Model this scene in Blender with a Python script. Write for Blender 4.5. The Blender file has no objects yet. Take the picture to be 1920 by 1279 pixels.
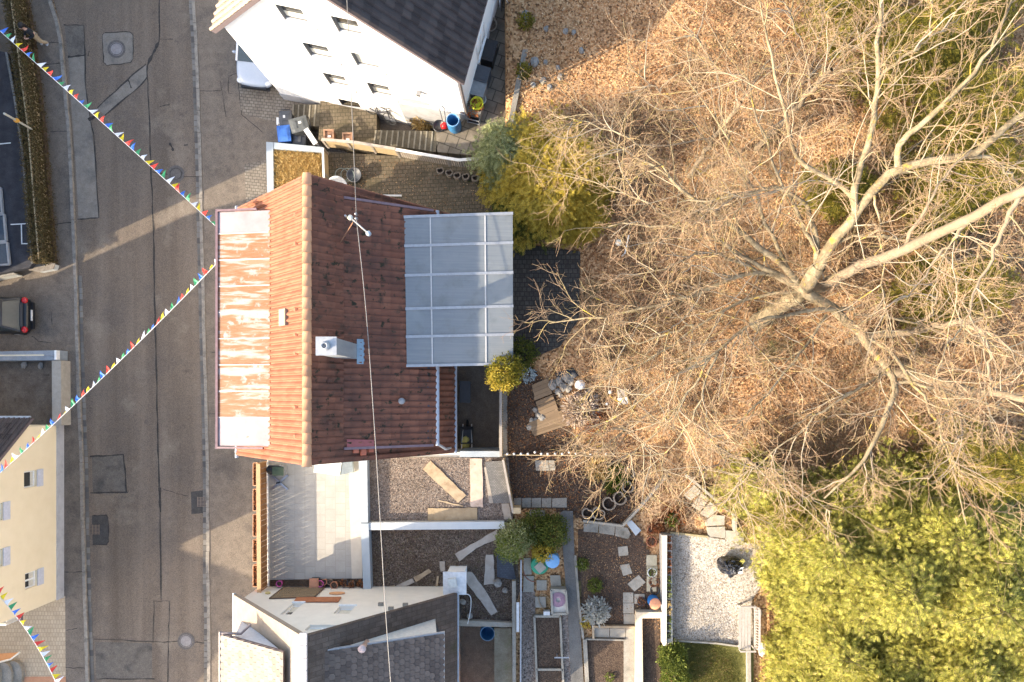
import bpy, math, random
import numpy as np
from mathutils import Vector as V, Matrix
random.seed(7)
RNG = np.random.default_rng(11)
S = bpy.context.scene
COL = S.collection
R = math.radians

# ---------------------------------------------------------------- camera
H, F, CX, CY = 34.75, 1390.0, 1005.0, 745.0        # height, focal length and nadir of the drone photograph
cam = bpy.data.objects.new('camera', bpy.data.cameras.new('camera'))
COL.objects.link(cam); S.camera = cam
cam.location = (0, 0, H)
cam.data.sensor_width = 36; cam.data.lens = 36 * F / 1920
cam.data.shift_x = (960 - CX) / 1920; cam.data.shift_y = (CY - 639.5) / 1920
cam.data.clip_end = 2000
# ---------------------------------------------------------------- light
SUN_EL, SUN_AZ = R(25), math.atan2(-0.41, -0.912)    # low winter sun from the lower left of the picture
to_sun = V((math.cos(SUN_EL) * math.cos(SUN_AZ), math.cos(SUN_EL) * math.sin(SUN_AZ), math.sin(SUN_EL)))
W = bpy.data.worlds.new('World'); S.world = W; W.use_nodes = True
bg = W.node_tree.nodes['Background']; bg.inputs['Strength'].default_value = 0.15
sky = W.node_tree.nodes.new('ShaderNodeTexSky'); sky.sky_type = 'NISHITA'; sky.sun_disc = False
sky.sun_elevation = SUN_EL; sky.sun_rotation = math.atan2(to_sun.x, to_sun.y); sky.air_density = 1.0; sky.dust_density = 2.5
W.node_tree.links.new(sky.outputs[0], bg.inputs[0])
sl = bpy.data.lights.new('sun', 'SUN'); sl.energy = 2.6; sl.angle = R(0.5); sl.color = (1, 0.86, 0.66)
sun = bpy.data.objects.new('sun', sl); COL.objects.link(sun)
sun.rotation_euler = to_sun.to_track_quat('Z', 'Y').to_euler()
S.view_settings.view_transform = 'Standard'; S.view_settings.look = 'None'
S.view_settings.exposure = 2.0; S.view_settings.gamma = 1.0
S.cycles.max_bounces = 6; S.cycles.transparent_max_bounces = 6

# ---------------------------------------------------------------- helpers
def gh(x, y):
    """height of the natural ground: street level on the left, raised gardens on the right"""
    t = min(1, max(0, (x + 1.55) / 0.25))
    g = 2.4 + 0.10 * max(0, x - 3) + 0.10 * max(0, y - 8)
    if x > 2: g += 0.06 * math.sin(x * 1.3 + y * .7) * min(1, (x - 2) / 3)
    return t * g
def P(px, py, z=0.0):
    k = (H - z) / F
    return V(((px - CX) * k, -(py - CY) * k, z))
def G(px, py, dz=0.0):
    z = 2.4
    for _ in range(8):
        p = P(px, py, z); z = gh(p.x, p.y)
    p = P(px, py, z); p.z += dz
    return p
def PL(pts, z): return [P(a, b, z) for a, b in pts]

class MB:
    def __init__(s): s.v = []; s.f = []
    def add(s, vs, fs):
        n = len(s.v); s.v += [tuple(q) for q in vs]; s.f += [tuple(i + n for i in g) for g in fs]; return s
    def box(s, c, d, rot=0, M=None):
        x, y, z = d[0] / 2, d[1] / 2, d[2] / 2
        m = M or Matrix.Rotation(rot, 3, 'Z')
        vs = [V(c) + m @ V((a * x, b * y, e * z)) for e in (-1, 1) for a, b in ((-1, -1), (1, -1), (1, 1), (-1, 1))]
        return s.add(vs, [(3, 2, 1, 0), (4, 5, 6, 7), (0, 1, 5, 4), (1, 2, 6, 5), (2, 3, 7, 6), (3, 0, 4, 7)])
    def beam(s, a, b, w, h, up=(0, 0, 1)):
        a, b = V(a), V(b); d = (b - a)
        if d.length < 1e-6: return s
        t = d.normalized(); u = V(up); r = t.cross(u)
        if r.length < 1e-4: r = t.cross(V((1, 0, 0)))
        r.normalize(); n = r.cross(t)
        vs = [q + r * (i * w / 2) + n * (j * h / 2) for q in (a, b) for i, j in ((-1, -1), (1, -1), (1, 1), (-1, 1))]
        return s.add(vs, [(0, 1, 2, 3), (7, 6, 5, 4), (0, 4, 5, 1), (1, 5, 6, 2), (2, 6, 7, 3), (3, 7, 4, 0)])
    def prism(s, poly, dz, top=None):
        """poly: 3D points seen counter-clockwise from above (fixed if not); extruded down by dz"""
        poly = [V(q) for q in poly]
        a = sum(poly[i].x * poly[(i + 1) % len(poly)].y - poly[(i + 1) % len(poly)].x * poly[i].y for i in range(len(poly)))
        if a < 0: poly = poly[::-1]
        n = len(poly)
        vs = poly + [q - V((0, 0, dz)) for q in poly]
        return s.add(vs, [tuple(range(n)), tuple(range(2 * n - 1, n - 1, -1))] + [(i, n + i, n + (i + 1) % n, (i + 1) % n) for i in range(n)])
    def ext(s, poly, d):
        """planar polygon extruded by vector d"""
        poly = [V(q) for q in poly]; n = len(poly); d = V(d)
        nn = V((0, 0, 0))
        for i in range(1, n - 1): nn += (poly[i] - poly[0]).cross(poly[i + 1] - poly[0])
        if nn.dot(d) > 0: poly = poly[::-1]
        vs = poly + [q + d for q in poly]
        return s.add(vs, [tuple(range(n)), tuple(range(2 * n - 1, n - 1, -1))] + [(i, n + i, n + (i + 1) % n, (i + 1) % n) for i in range(n)])
    def face(s, pts): return s.add(pts, [tuple(range(len(pts)))])
    def ribbon(s, path, w, z=None, jit=0):
        pts = [V(q) for q in path]; L = []; n = len(pts)
        for i, q in enumerate(pts):
            t = pts[min(i + 1, n - 1)] - pts[max(i - 1, 0)]; t.z = 0; t.normalize(); r = V((t.y, -t.x, 0))
            ww = (w[i] if isinstance(w, (list, tuple)) else w) * (1 + jit * random.uniform(-1, 1)) / 2
            L += [q - r * ww, q + r * ww]
        return s.add(L, [(2 * i, 2 * i + 1, 2 * i + 3, 2 * i + 2) for i in range(n - 1)])
    def tube(s, path, r, n=6, cap=True):
        path = [V(q) for q in path]; m = len(path); vs = []; nb = None
        for i, q in enumerate(path):
            t = (path[min(i + 1, m - 1)] - path[max(i - 1, 0)]).normalized()
            if nb is None: nb = t.orthogonal().normalized()
            else:
                nb = nb - t * nb.dot(t)
                nb = nb.normalized() if nb.length > 1e-5 else t.orthogonal().normalized()
            bb = t.cross(nb); rr = r[i] if isinstance(r, (list, tuple)) else r
            vs += [q + (nb * math.cos(2 * math.pi * k / n) + bb * math.sin(2 * math.pi * k / n)) * rr for k in range(n)]
        fs = [(i * n + k, i * n + (k + 1) % n, (i + 1) * n + (k + 1) % n, (i + 1) * n + k) for i in range(m - 1) for k in range(n)]
        if cap: fs += [tuple(range(n - 1, -1, -1)), tuple((m - 1) * n + k for k in range(n))]
        return s.add(vs, fs)
    def lathe(s, c, prof, n=20, sq=None):
        c = V(c); vs = []; m = len(prof)
        for r, z in prof:
            vs += [c + V((r * math.cos(2 * math.pi * k / n), r * math.sin(2 * math.pi * k / n) * (sq or 1), z)) for k in range(n)]
        fs = [(i * n + k, i * n + (k + 1) % n, (i + 1) * n + (k + 1) % n, (i + 1) * n + k) for i in range(m - 1) for k in range(n)]
        fs += [tuple(range(n - 1, -1, -1)), tuple((m - 1) * n + k for k in range(n))]
        return s.add(vs, fs)
    def ring(s, c, R0, r, n=20, k=6, ax=(0, 0, 1), a0=0, a1=2 * math.pi):
        ax = V(ax).normalized(); u = ax.orthogonal().normalized(); w = ax.cross(u)
        full = abs(a1 - a0 - 2 * math.pi) < 1e-3
        pts = [V(c) + (u * math.cos(a0 + (a1 - a0) * i / n) + w * math.sin(a0 + (a1 - a0) * i / n)) * R0 for i in range(n + 1)]
        return s.tube(pts, r, k, cap=not full)
    def blob(s, c, rad, n=10, m=7, amp=.15, seed=0):
        rr = random.Random(seed); c = V(c); prof = []
        vs = []
        for i in range(m + 1):
            th = math.pi * i / m
            for k in range(n):
                ph = 2 * math.pi * k / n; f = 1 + (rr.uniform(-amp, amp) if 0 < i < m else 0)
                vs.append(c + V((rad[0] * f * math.sin(th) * math.cos(ph), rad[1] * f * math.sin(th) * math.sin(ph), -rad[2] * f * math.cos(th))))
        fs = [(i * n + k, i * n + (k + 1) % n, (i + 1) * n + (k + 1) % n, (i + 1) * n + k) for i in range(m) for k in range(n)]
        return s.add(vs, fs)
    def build(s, name, m, parent=None, smooth=False, local=False):
        me = bpy.data.meshes.new(name)
        off = V((0, 0, 0))
        q = parent
        if not local:
            while q is not None: off += q.location; q = q.parent
        vs = [(a - off.x, b - off.y, c - off.z) for a, b, c in s.v] if off.length else s.v
        me.from_pydata(vs, [], s.f); me.materials.append(m)
        if smooth: me.shade_smooth()
        o = bpy.data.objects.new(name, me); COL.objects.link(o)
        if parent is not None: o.parent = parent
        return o
def mesh_np(name, vs, fs, m, parent=None, smooth=False):
    """vs (N,3), fs (M,k) as numpy; world coordinates"""
    off = np.zeros(3); q = parent
    while q is not None: off += np.array(q.location); q = q.parent
    vs = np.asarray(vs, dtype=np.float32) - off.astype(np.float32); k = fs.shape[1]
    me = bpy.data.meshes.new(name); me.vertices.add(len(vs)); me.vertices.foreach_set('co', vs.ravel())
    me.loops.add(fs.size); me.loops.foreach_set('vertex_index', fs.astype(np.int32).ravel())
    me.polygons.add(len(fs)); me.polygons.foreach_set('loop_start', np.arange(0, fs.size, k, dtype=np.int32))
    me.polygons.foreach_set('loop_total', np.full(len(fs), k, dtype=np.int32))
    me.update(calc_edges=True); me.materials.append(m)
    if smooth: me.shade_smooth()
    o = bpy.data.objects.new(name, me); COL.objects.link(o)
    if parent is not None: o.parent = parent
    return o
def tag(o, label=None, cat=None, group=None, kind=None):
    if label: o['label'] = label
    if cat: o['category'] = cat
    if group: o['group'] = group
    if kind: o['kind'] = kind
    return o
def thing(name, label, cat, loc=(0, 0, 0), group=None, rz=0):
    o = bpy.data.objects.new(name, None); COL.objects.link(o); o.location = loc; o.rotation_euler.z = rz
    o.empty_display_size = .2
    return tag(o, label, cat, group)
def struct(name, mb, m): return tag(mb.build(name, m), kind='structure')
def dup(root, loc, rz=0, label=None, group=None):
    def cp(o, par):
        c = o.copy(); COL.objects.link(c)
        if par is not None: c.parent = par
        for ch in list(o.children): cp(ch, c)
        return c
    r = cp(root, None); r.location = loc; r.rotation_euler.z = rz
    if label: r['label'] = label
    if group: r['group'] = group
    return r
# ---------------------------------------------------------------- materials
def lin(c): return tuple(((v / 12.92) if v <= .04045 else ((v + .055) / 1.055) ** 2.4) for v in c)
def ramp(nt, cols, inp, lo=.25, hi=.75, const=False):
    r = nt.nodes.new('ShaderNodeValToRGB'); e = r.color_ramp.elements
    while len(e) < len(cols): e.new(.5)
    n = len(cols)
    for i, c in enumerate(cols):
        e[i].position = lo + (hi - lo) * i / max(1, n - 1); e[i].color = (*c[:3], 1)
    if const: r.color_ramp.interpolation = 'CONSTANT'
    nt.links.new(inp, r.inputs[0]); return r.outputs[0]
def mixc(nt, a, b, fac, mode='MIX'):
    m = nt.nodes.new('ShaderNodeMix'); m.data_type = 'RGBA'; m.blend_type = mode
    for sock, val in ((m.inputs['Factor'], fac), (m.inputs['A'], a), (m.inputs['B'], b)):
        if hasattr(val, 'is_linked'): nt.links.new(val, sock)
        elif isinstance(val, (int, float)): sock.default_value = val
        else: sock.default_value = (*val[:3], 1)
    return m.outputs['Result']
def noise(nt, vec, scale, detail=4, rough=.6):
    n = nt.nodes.new('ShaderNodeTexNoise'); n.inputs['Scale'].default_value = scale
    n.inputs['Detail'].default_value = detail; n.inputs['Roughness'].default_value = rough
    nt.links.new(vec, n.inputs['Vector']); return n.outputs['Fac']
def maprange(nt, inp, a, b, c=0., d=1.):
    m = nt.nodes.new('ShaderNodeMapRange'); m.inputs[1].default_value = a; m.inputs[2].default_value = b
    m.inputs[3].default_value = c; m.inputs[4].default_value = d
    nt.links.new(inp, m.inputs[0]); return m.outputs[0]
_M = {}
def M(name, cols, scale=6, rough=.85, bump=.0, bscale=None, island=False, spec=.3, metal=0., stretch=(1, 1, 1), rot=0,
      vor=None, brick=None, patch=None, patches=None, grain=0, alpha=1., trans=0., coat=0., lo=.3, hi=.7, leaf=0.):
    """procedural material. cols = ramp of linear colours; vor = voronoi cell scale (pebbles, leaves);
    brick = (scale, width, height, mortar colour, mortar size); patches = list of (colour, scale, lo, hi) stains"""
    if name in _M: return _M[name]
    m = bpy.data.materials.new(name); m.use_nodes = True; nt = m.node_tree
    b = nt.nodes['Principled BSDF']; L = nt.links.new
    tc = nt.nodes.new('ShaderNodeTexCoord'); mp = nt.nodes.new('ShaderNodeMapping')
    mp.inputs['Scale'].default_value = stretch; mp.inputs['Rotation'].default_value = (0, 0, rot)
    L(tc.outputs['Object'], mp.inputs[0]); vec = mp.outputs[0]; raw = tc.outputs['Object']
    hgt = None
    if vor:
        vo = nt.nodes.new('ShaderNodeTexVoronoi'); vo.inputs['Scale'].default_value = vor; L(vec, vo.inputs['Vector'])
        sp = nt.nodes.new('ShaderNodeSeparateColor'); L(vo.outputs['Color'], sp.inputs[0])
        c = ramp(nt, cols, sp.outputs[0], .05, .95); hgt = vo.outputs['Distance']
    elif island:
        g = nt.nodes.new('ShaderNodeNewGeometry'); c = ramp(nt, cols, g.outputs['Random Per Island'], .02, .98)
    else:
        c = ramp(nt, cols, noise(nt, vec, scale), lo, hi)
    if brick:
        bt = nt.nodes.new('ShaderNodeTexBrick'); L(vec, bt.inputs['Vector']); bt.inputs['Scale'].default_value = brick[0]
        bt.inputs['Brick Width'].default_value = brick[1]; bt.inputs['Row Height'].default_value = brick[2]
        bt.inputs['Mortar Size'].default_value = brick[4]; bt.inputs['Mortar Smooth'].default_value = .3
        bc = brick[5] if len(brick) > 5 else .25; bt.inputs['Color1'].default_value = (1 - bc,) * 3 + (1,); bt.inputs['Color2'].default_value = (1 + bc * .5,) * 3 + (1,)
        c = mixc(nt, c, bt.outputs['Color'], 1., 'MULTIPLY')
        c = mixc(nt, c, brick[3], bt.outputs['Fac'])
    for pc, ps, plo, phi in (patches or []):
        c = mixc(nt, c, pc, maprange(nt, noise(nt, raw, ps, 5, .65), plo, phi))
    if grain:
        gn = noise(nt, raw, 45, 2, .7)
        c = mixc(nt, c, ramp(nt, [(1 - grain,) * 3, (1 + grain,) * 3], gn, .3, .7), 1., 'MULTIPLY')
    L(c, b.inputs['Base Color'])
    b.inputs['Roughness'].default_value = rough; b.inputs['Specular IOR Level'].default_value = spec
    b.inputs['Metallic'].default_value = metal; b.inputs['Transmission Weight'].default_value = trans
    b.inputs['Coat Weight'].default_value = coat
    if bump:
        bp = nt.nodes.new('ShaderNodeBump'); bp.inputs['Strength'].default_value = bump; bp.inputs['Distance'].default_value = .03
        L(hgt if hgt is not None and not bscale else noise(nt, raw, bscale or scale * 3, 3), bp.inputs['Height']); L(bp.outputs[0], b.inputs['Normal'])
    if leaf:
        tl = nt.nodes.new('ShaderNodeBsdfTranslucent'); L(c, tl.inputs['Color']); mx = nt.nodes.new('ShaderNodeMixShader'); mx.inputs[0].default_value = leaf
        L(b.outputs[0], mx.inputs[1]); L(tl.outputs[0], mx.inputs[2]); L(mx.outputs[0], nt.nodes['Material Output'].inputs[0])
    if alpha < 1:
        tr = nt.nodes.new('ShaderNodeBsdfTransparent'); mx = nt.nodes.new('ShaderNodeMixShader'); mx.inputs[0].default_value = alpha
        out = nt.nodes['Material Output']; L(tr.outputs[0], mx.inputs[1]); L(b.outputs[0], mx.inputs[2]); L(mx.outputs[0], out.inputs[0])
    _M[name] = m; return m
def flat(name, c, rough=.6, spec=.4, metal=0., var=.12, scale=9, coat=0.):
    return M(name, [tuple(v * (1 - var) for v in c), tuple(v * (1 + var) for v in c)], scale, rough, spec=spec, metal=metal, coat=coat)

m_asph = M('asphalt', [(0.124, 0.0959, 0.0713), (0.157, 0.122, 0.0915), (0.199, 0.157, 0.119)], 1.1, .92, .5, 90, stretch=(1, .05, 1), grain=.5,
           patches=[((.115, .094, .077), .35, .5, .75), ((.25, .205, .155), .5, .56, .8), ((.085, .07, .058), 1.3, .62, .80)])
m_asph2 = M('asphalt_pavement', [(0.144, 0.116, 0.0893), (0.195, 0.158, 0.123)], 3, .92, .4, 80, grain=.45,
            patches=[((.095, .08, .067), .8, .52, .75), ((.22, .185, .148), 1.3, .62, .85)])
m_asphnew = M('asphalt_patch', [(.115, .098, .08), (.155, .133, .108)], 4, .92, .4, 80, grain=.45, patches=[((.05, .047, .045), 1.3, .5, .75)])
m_conc = M('concrete_patch', [(.175, .152, .124), (.235, .205, .168)], 3, .9, .3, 50, grain=.3, patches=[((.08, .075, .07), 1.2, .5, .8)])
m_tar = M('tar', [(.022, .02, .018), (.06, .052, .045)], 9, .8)
m_darkasph = M('dark_asphalt', [(.05, .046, .042), (.075, .068, .062)], 4, .9, .3, 80, grain=.4)
m_kerb = M('kerb_stone', [(.20, .175, .145), (.30, .265, .22)], 5, .9, .3, 40, grain=.25, patches=[((.08, .07, .06), 3, .5, .8)])
m_cobb = M('cobble', [(.10, .09, .08), (.22, .2, .17)], 5, .9, .4, 40, island=True)
m_litter = M('leaf_litter_ground', [(0.124, 0.0637, 0.0294), (0.302, 0.16, 0.0677), (0.468, 0.268, 0.124), (0.578, 0.369, 0.193), (0.33, 0.16, 0.0677)], 5, .95, .8, vor=13,
             patches=[((.13, .07, .035), .45, .60, .85), ((.35, .24, .13), .8, .58, .8), ((.13, .13, .05), .33, .6, .75)])
m_leaf = M('dry_leaf', [(0.186, 0.083, 0.0309), (0.472, 0.228, 0.0831), (0.615, 0.362, 0.155), (0.744, 0.509, 0.261), (0.4, 0.174, 0.0594), (0.829, 0.629, 0.38), (0.572, 0.308, 0.131)], 5, .8, island=True, patches=[((.20, .085, .035), .22, .45, .62), ((.13, .07, .035), .7, .55, .7), ((.27, .23, .09), .35, .6, .75), ((.52, .42, .27), 1.6, .6, .75)])
m_pavebrick = M('brick_paving', [(.17, .14, .11), (.25, .215, .17)], 4, .9, .3, 30, brick=(1, .2, .14, (.095, .078, .06), .014, .12), grain=.25, rot=.1)
m_pavebrick2 = M('brick_paving_mossy', [(.115, .09, .06), (.17, .135, .092)], 3, .92, .3, 30, brick=(1, .24, .17, (.06, .052, .033), .016, .12), grain=.3, rot=-.05,
                 patches=[((.075, .062, .035), 1.2, .45, .75), ((.20, .165, .11), 2.5, .6, .8)])
m_beigepave = M('beige_paving', [(.42, .32, .21), (.52, .41, .28)], 4, .9, .2, 30, brick=(1, .14, .2, (.33, .25, .165), .012, .08), grain=.15)
m_slabpave = M('slab_paving', [(.15, .125, .095), (.23, .195, .15)], 3, .92, .3, 30, brick=(1, .52, .5, (.07, .06, .045), .022, .15), grain=.25, rot=.35,
               patches=[((.09, .075, .05), 1.5, .5, .8)])
m_darkpave = M('dark_paving', [(0.0465, 0.0428, 0.0372), (0.079, 0.0725, 0.0614)], 4, .9, .3, 30, brick=(1, .2, .2, (.035, .03, .026), .02), grain=.4)
m_terr = M('terrace_slab', [(.345, .32, .28), (.42, .39, .34)], 2, .85, .1, 20, brick=(1, .5, .44, (.33, .305, .26), .012, .07), rot=math.pi / 2, grain=.12,
           patches=[((.34, .31, .27), 1.2, .55, .85)])
m_slab = M('concrete_slab', [(.26, .235, .19), (.36, .325, .265)], 5, .9, .3, 40, grain=.2, patches=[((.22, .2, .15), 2.5, .55, .8)])
m_concold = M('old_concrete', [(.22, .2, .165), (.33, .30, .25)], 4, .9, .4, 30, grain=.3, patches=[((.1, .095, .075), 2, .5, .75)])
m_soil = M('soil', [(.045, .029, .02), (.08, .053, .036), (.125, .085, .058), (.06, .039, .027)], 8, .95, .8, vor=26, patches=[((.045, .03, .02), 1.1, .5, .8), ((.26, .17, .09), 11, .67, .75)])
m_gravel = M('white_gravel', [(.16, .13, .10), (.40, .35, .29), (.52, .47, .40), (.28, .22, .15), (.46, .42, .36)], 8, .9, .5, vor=22,
             patches=[((.42, .36, .27), .9, .6, .85)])
m_roofgrav = M('roof_gravel', [(.07, .055, .045), (.20, .155, .125), (.33, .275, .225), (.13, .105, .09), (.27, .20, .155)], 8, .95, .6, vor=21,
               patches=[((.10, .075, .055), .7, .5, .8), ((.26, .19, .10), 3.2, .68, .8)])
m_moss = M('moss_soil', [(.045, .03, .024), (.14, .10, .075), (.08, .06, .045), (.22, .17, .13)], 4, .95, .7, vor=20, patches=[((.075, .045, .03), .9, .5, .7), ((.11, .11, .035), 1.1, .66, .8)])
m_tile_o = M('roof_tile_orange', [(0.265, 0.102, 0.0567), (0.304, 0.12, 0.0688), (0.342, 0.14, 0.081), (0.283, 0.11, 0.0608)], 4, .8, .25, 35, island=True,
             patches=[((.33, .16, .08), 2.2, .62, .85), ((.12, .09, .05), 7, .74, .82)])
m_tile_d = M('roof_tile_shade_tone', [(0.156, 0.0613, 0.037), (0.189, 0.0739, 0.044), (0.221, 0.0899, 0.0528), (0.168, 0.0664, 0.0405)], 4, .8, .25, 35, island=True,
             patches=[((.10, .047, .033), .8, .45, .7), ((.03, .026, .014), 3.6, .58, .64), ((.08, .045, .03), 2.2, .55, .7)])  # garden slope: browner tile colour holds its shade, the moss spots are real
m_rust = M('rusty_sheet', [(.34, .30, .27), (.32, .27, .235), (.27, .15, .08), (.23, .105, .045), (.26, .14, .075), (.33, .285, .25), (.28, .165, .095)], 1.0, .55, .1, 30, stretch=(.42, 3.2, 1), lo=.33, hi=.68, grain=.15,
           patches=[((.35, .31, .28), 2.2, .56, .68), ((.20, .08, .03), 6, .64, .76)])
m_purple = M('painted_flashing', [(.155, .10, .105), (.22, .145, .15)], 6, .5)
m_gutter = flat('zinc', (.36, .40, .45), .4, metal=.3)
m_blockwall = M('block_wall_paint', [(.47, .43, .37), (.56, .52, .45)], 3, .9, grain=.1, patches=[((.36, .32, .26), 2, .6, .8)])
m_whitewall = M('white_render', [(.80, .785, .75), (.86, .845, .81)], 2, .9, .05, 60, patches=[((.70, .68, .64), 1.1, .68, .9)])
m_plinth = M('grey_plinth', [(.36, .36, .37), (.45, .45, .46)], 3, .9, .1, 60, patches=[((.25, .25, .25), 2, .55, .8)])
m_cream = M('cream_render', [(.78, .65, .43), (.83, .70, .48)], 1.5, .9, .05, 70, patches=[((.72, .58, .38), .8, .6, .85)])
m_offwall = M('offwhite_render', [(.66, .615, .53), (.74, .69, .60)], 2, .9, .05, 60, patches=[((.58, .53, .44), 1, .6, .85)])
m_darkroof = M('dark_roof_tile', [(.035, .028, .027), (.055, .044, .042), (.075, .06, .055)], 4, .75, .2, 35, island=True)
m_beaver_l = M('beaver_tile_sun_tone', [(0.216, 0.184, 0.144), (0.28, 0.244, 0.2), (0.24, 0.208, 0.168), (0.304, 0.272, 0.228)], 4, .85, .2, 35, island=True, patches=[((.45, .36, .26), 5, .62, .75)])
m_beaver_d = M('beaver_tile_shade_tone', [(0.082, 0.0608, 0.0501), (0.117, 0.088, 0.0711), (0.143, 0.108, 0.0867), (0.0998, 0.0732, 0.058)], 4, .85, .2, 35, island=True, patches=[((.07, .06, .05), 4, .62, .75)])
m_feltshade = M('roof_felt_shade_tone', [(.085, .062, .048), (.125, .094, .074)], 3, .9, .3, 40, brick=(1, .32, .18, (.07, .05, .04), .012), grain=.3, patches=[((.05, .045, .02), .8, .6, .8)])
m_feltsun = M('roof_felt_sun_tone', [(0.28, 0.224, 0.168), (0.336, 0.272, 0.212)], 3, .9, .2, 40, grain=.1)
m_glass = flat('window_glass', (.05, .05, .048), .08, .6)
m_blind = flat('window_blind', (.58, .55, .46), .7)
m_frame = flat('window_frame', (.78, .77, .74), .4)
m_sill = flat('window_sill', (.74, .73, .70), .5)
m_canopy = M('polycarbonate', [(0.208, 0.229, 0.239), (0.267, 0.279, 0.276)], 1.2, .4, stretch=(.5, 14, 1), spec=.5, alpha=.72, patches=[((.17, .18, .17), 1.3, .52, .78), ((.31, .325, .31), .6, .5, .8)])
m_white = flat('white_paint', (.60, .59, .57), .45)
m_alu = flat('aluminium', (.34, .345, .35), .35, metal=.2)
m_zincwall = M('zinc_cladding', [(.25, .27, .285), (.33, .345, .355)], 5, .5, stretch=(1, 1, .2), metal=.25)
m_caprail = M('pale_metal_cap', [(0.306, 0.347, 0.378), (0.369, 0.405, 0.432)], 2, .5, patches=[((.29, .33, .36), 1.5, .6, .85)])
m_wood = M('old_board', [(.27, .19, .115), (.37, .28, .18), (.43, .335, .225)], 3, .85, .2, 30, stretch=(1, 1, 1), patches=[((.20, .13, .075), 5, .62, .78)])
m_woodgrey = M('grey_board', [(.30, .255, .21), (.41, .36, .305)], 3, .85, .2, 30, patches=[((.22, .18, .14), 4, .6, .75)])
m_rail = flat('rail_wood', (.46, .27, .13), .6)
m_railslat = M('rail_slat', [(.26, .115, .04), (.36, .17, .065)], 5, .6)
m_deck = M('deck_board', [(0.159, 0.107, 0.0624), (0.234, 0.162, 0.0975)], 4, .85, .2, 30, island=True, patches=[((.16, .11, .07), 4, .6, .8)])
m_hedge = M('dry_hedge_leaf', [(0.06, 0.04, 0.0144), (0.096, 0.064, 0.024), (0.08, 0.068, 0.02), (0.128, 0.088, 0.04)], 4, .9, island=True)
m_lattice = flat('lattice_wood', (.44, .335, .195), .7)
m_bitumen = M('bitumen_roof', [(.022, .022, .026), (.045, .044, .050)], 3, .8, .3, 30, grain=.5, patches=[((.25, .25, .26), 9, .70, .76), ((.06, .058, .065), .8, .5, .8)])
m_bark = M('pale_bark', [(0.161, 0.124, 0.0688), (0.256, 0.202, 0.122), (0.34, 0.28, 0.178)], 3, .9, 1.0, 10, grain=.2, patches=[((.09, .066, .038), 1.3, .48, .68), ((.40, .28, .05), 1.9, .60, .68)])
m_bark2 = M('trunk_bark', [(.17, .13, .088), (.26, .205, .14)], 4, .9, .6, 14, patches=[((.19, .145, .10), 1.6, .55, .75)])
m_twig = M('twig', [(0.277, 0.171, 0.0966), (0.378, 0.253, 0.148), (0.479, 0.348, 0.211), (0.341, 0.209, 0.126), (0.454, 0.354, 0.148)], 3, .85, island=True)
m_con = M('conifer_spray', [(0.166, 0.179, 0.0374), (0.356, 0.346, 0.0638), (0.533, 0.491, 0.0959), (0.69, 0.614, 0.146), (0.445, 0.425, 0.08), (0.245, 0.257, 0.0533), (0.601, 0.47, 0.186)], 4, .75, island=True, patches=[((.055, .062, .013), 1.7, .54, .68), ((.36, .315, .075), 2.6, .58, .72)], leaf=.45)
m_cond = M('dark_conifer_spray', [(0.069, 0.076, 0.0121), (0.172, 0.162, 0.0243), (0.276, 0.237, 0.0351), (0.391, 0.304, 0.0473)], 4, .75, island=True, leaf=.45)
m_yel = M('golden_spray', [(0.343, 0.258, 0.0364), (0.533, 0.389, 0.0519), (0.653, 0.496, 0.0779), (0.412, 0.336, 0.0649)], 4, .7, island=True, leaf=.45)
m_grn = M('green_leaf', [(0.0476, 0.0675, 0.0144), (0.102, 0.128, 0.024), (0.17, 0.18, 0.036)], 4, .7, island=True, leaf=.45)
m_lime = M('lime_leaf', [(0.0875, 0.119, 0.02), (0.163, 0.2, 0.035), (0.237, 0.263, 0.0562)], 4, .7, island=True, leaf=.45)
m_greyleaf = M('grey_green_leaf', [(0.187, 0.216, 0.077), (0.306, 0.328, 0.14), (0.442, 0.448, 0.238), (0.238, 0.272, 0.084)], 4, .7, island=True, leaf=.45)
m_silver = M('silver_leaf', [(.33, .335, .30), (.46, .465, .43), (.55, .555, .53)], 4, .7, island=True, leaf=.45)
m_gold = M('dry_grass_blade', [(0.466, 0.31, 0.109), (0.652, 0.482, 0.202), (0.776, 0.606, 0.31)], 4, .8, island=True, leaf=.45)
m_rusty = M('rust_leaf', [(.20, .06, .022), (.33, .115, .04), (.42, .19, .08), (.13, .05, .02)], 4, .8, island=True, leaf=.45)
m_grass = M('lawn_grass', [(.11, .125, .025), (.21, .20, .055), (.30, .265, .09)], 4, .9, island=True, leaf=.45)
m_lawn = M('lawn_soil', [(.10, .10, .025), (.20, .18, .06)], 3, .95)
m_black = flat('black_plastic', (.016, .016, .018), .35, .5)
m_dgrey = flat('dark_grey_plastic', (.06, .064, .072), .5)
m_blue = flat('blue_plastic', (.035, .17, .36), .45)
m_binblue = flat('bin_blue', (.04, .13, .42), .5)
m_ltblue = flat('pale_blue_plastic', (.16, .33, .55), .5)
m_red = flat('red_plastic', (.65, .012, .012), .4)
m_yelp = flat('yellow_plastic', (.62, .60, .03), .45)
m_green = flat('green_plastic', (.02, .24, .13), .5)
m_terra = flat('terracotta', (.45, .19, .10), .8)
m_pink = flat('pink_plastic', (.60, .10, .33), .5)
m_orangelid = flat('orange_plastic', (.62, .27, .14), .6)
m_stone = M('stone', [(.17, .155, .135), (.33, .31, .275)], 6, .9, .5, 20)
m_steel = flat('steel', (.30, .30, .31), .35, metal=.8)
m_iron = M('cast_iron', [(.085, .075, .068), (.14, .125, .112)], 9, .8, .4, 60)
m_ironp = M('cast_iron_pale', [(.20, .18, .17), (.28, .255, .245)], 9, .75, .4, 60)
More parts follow.
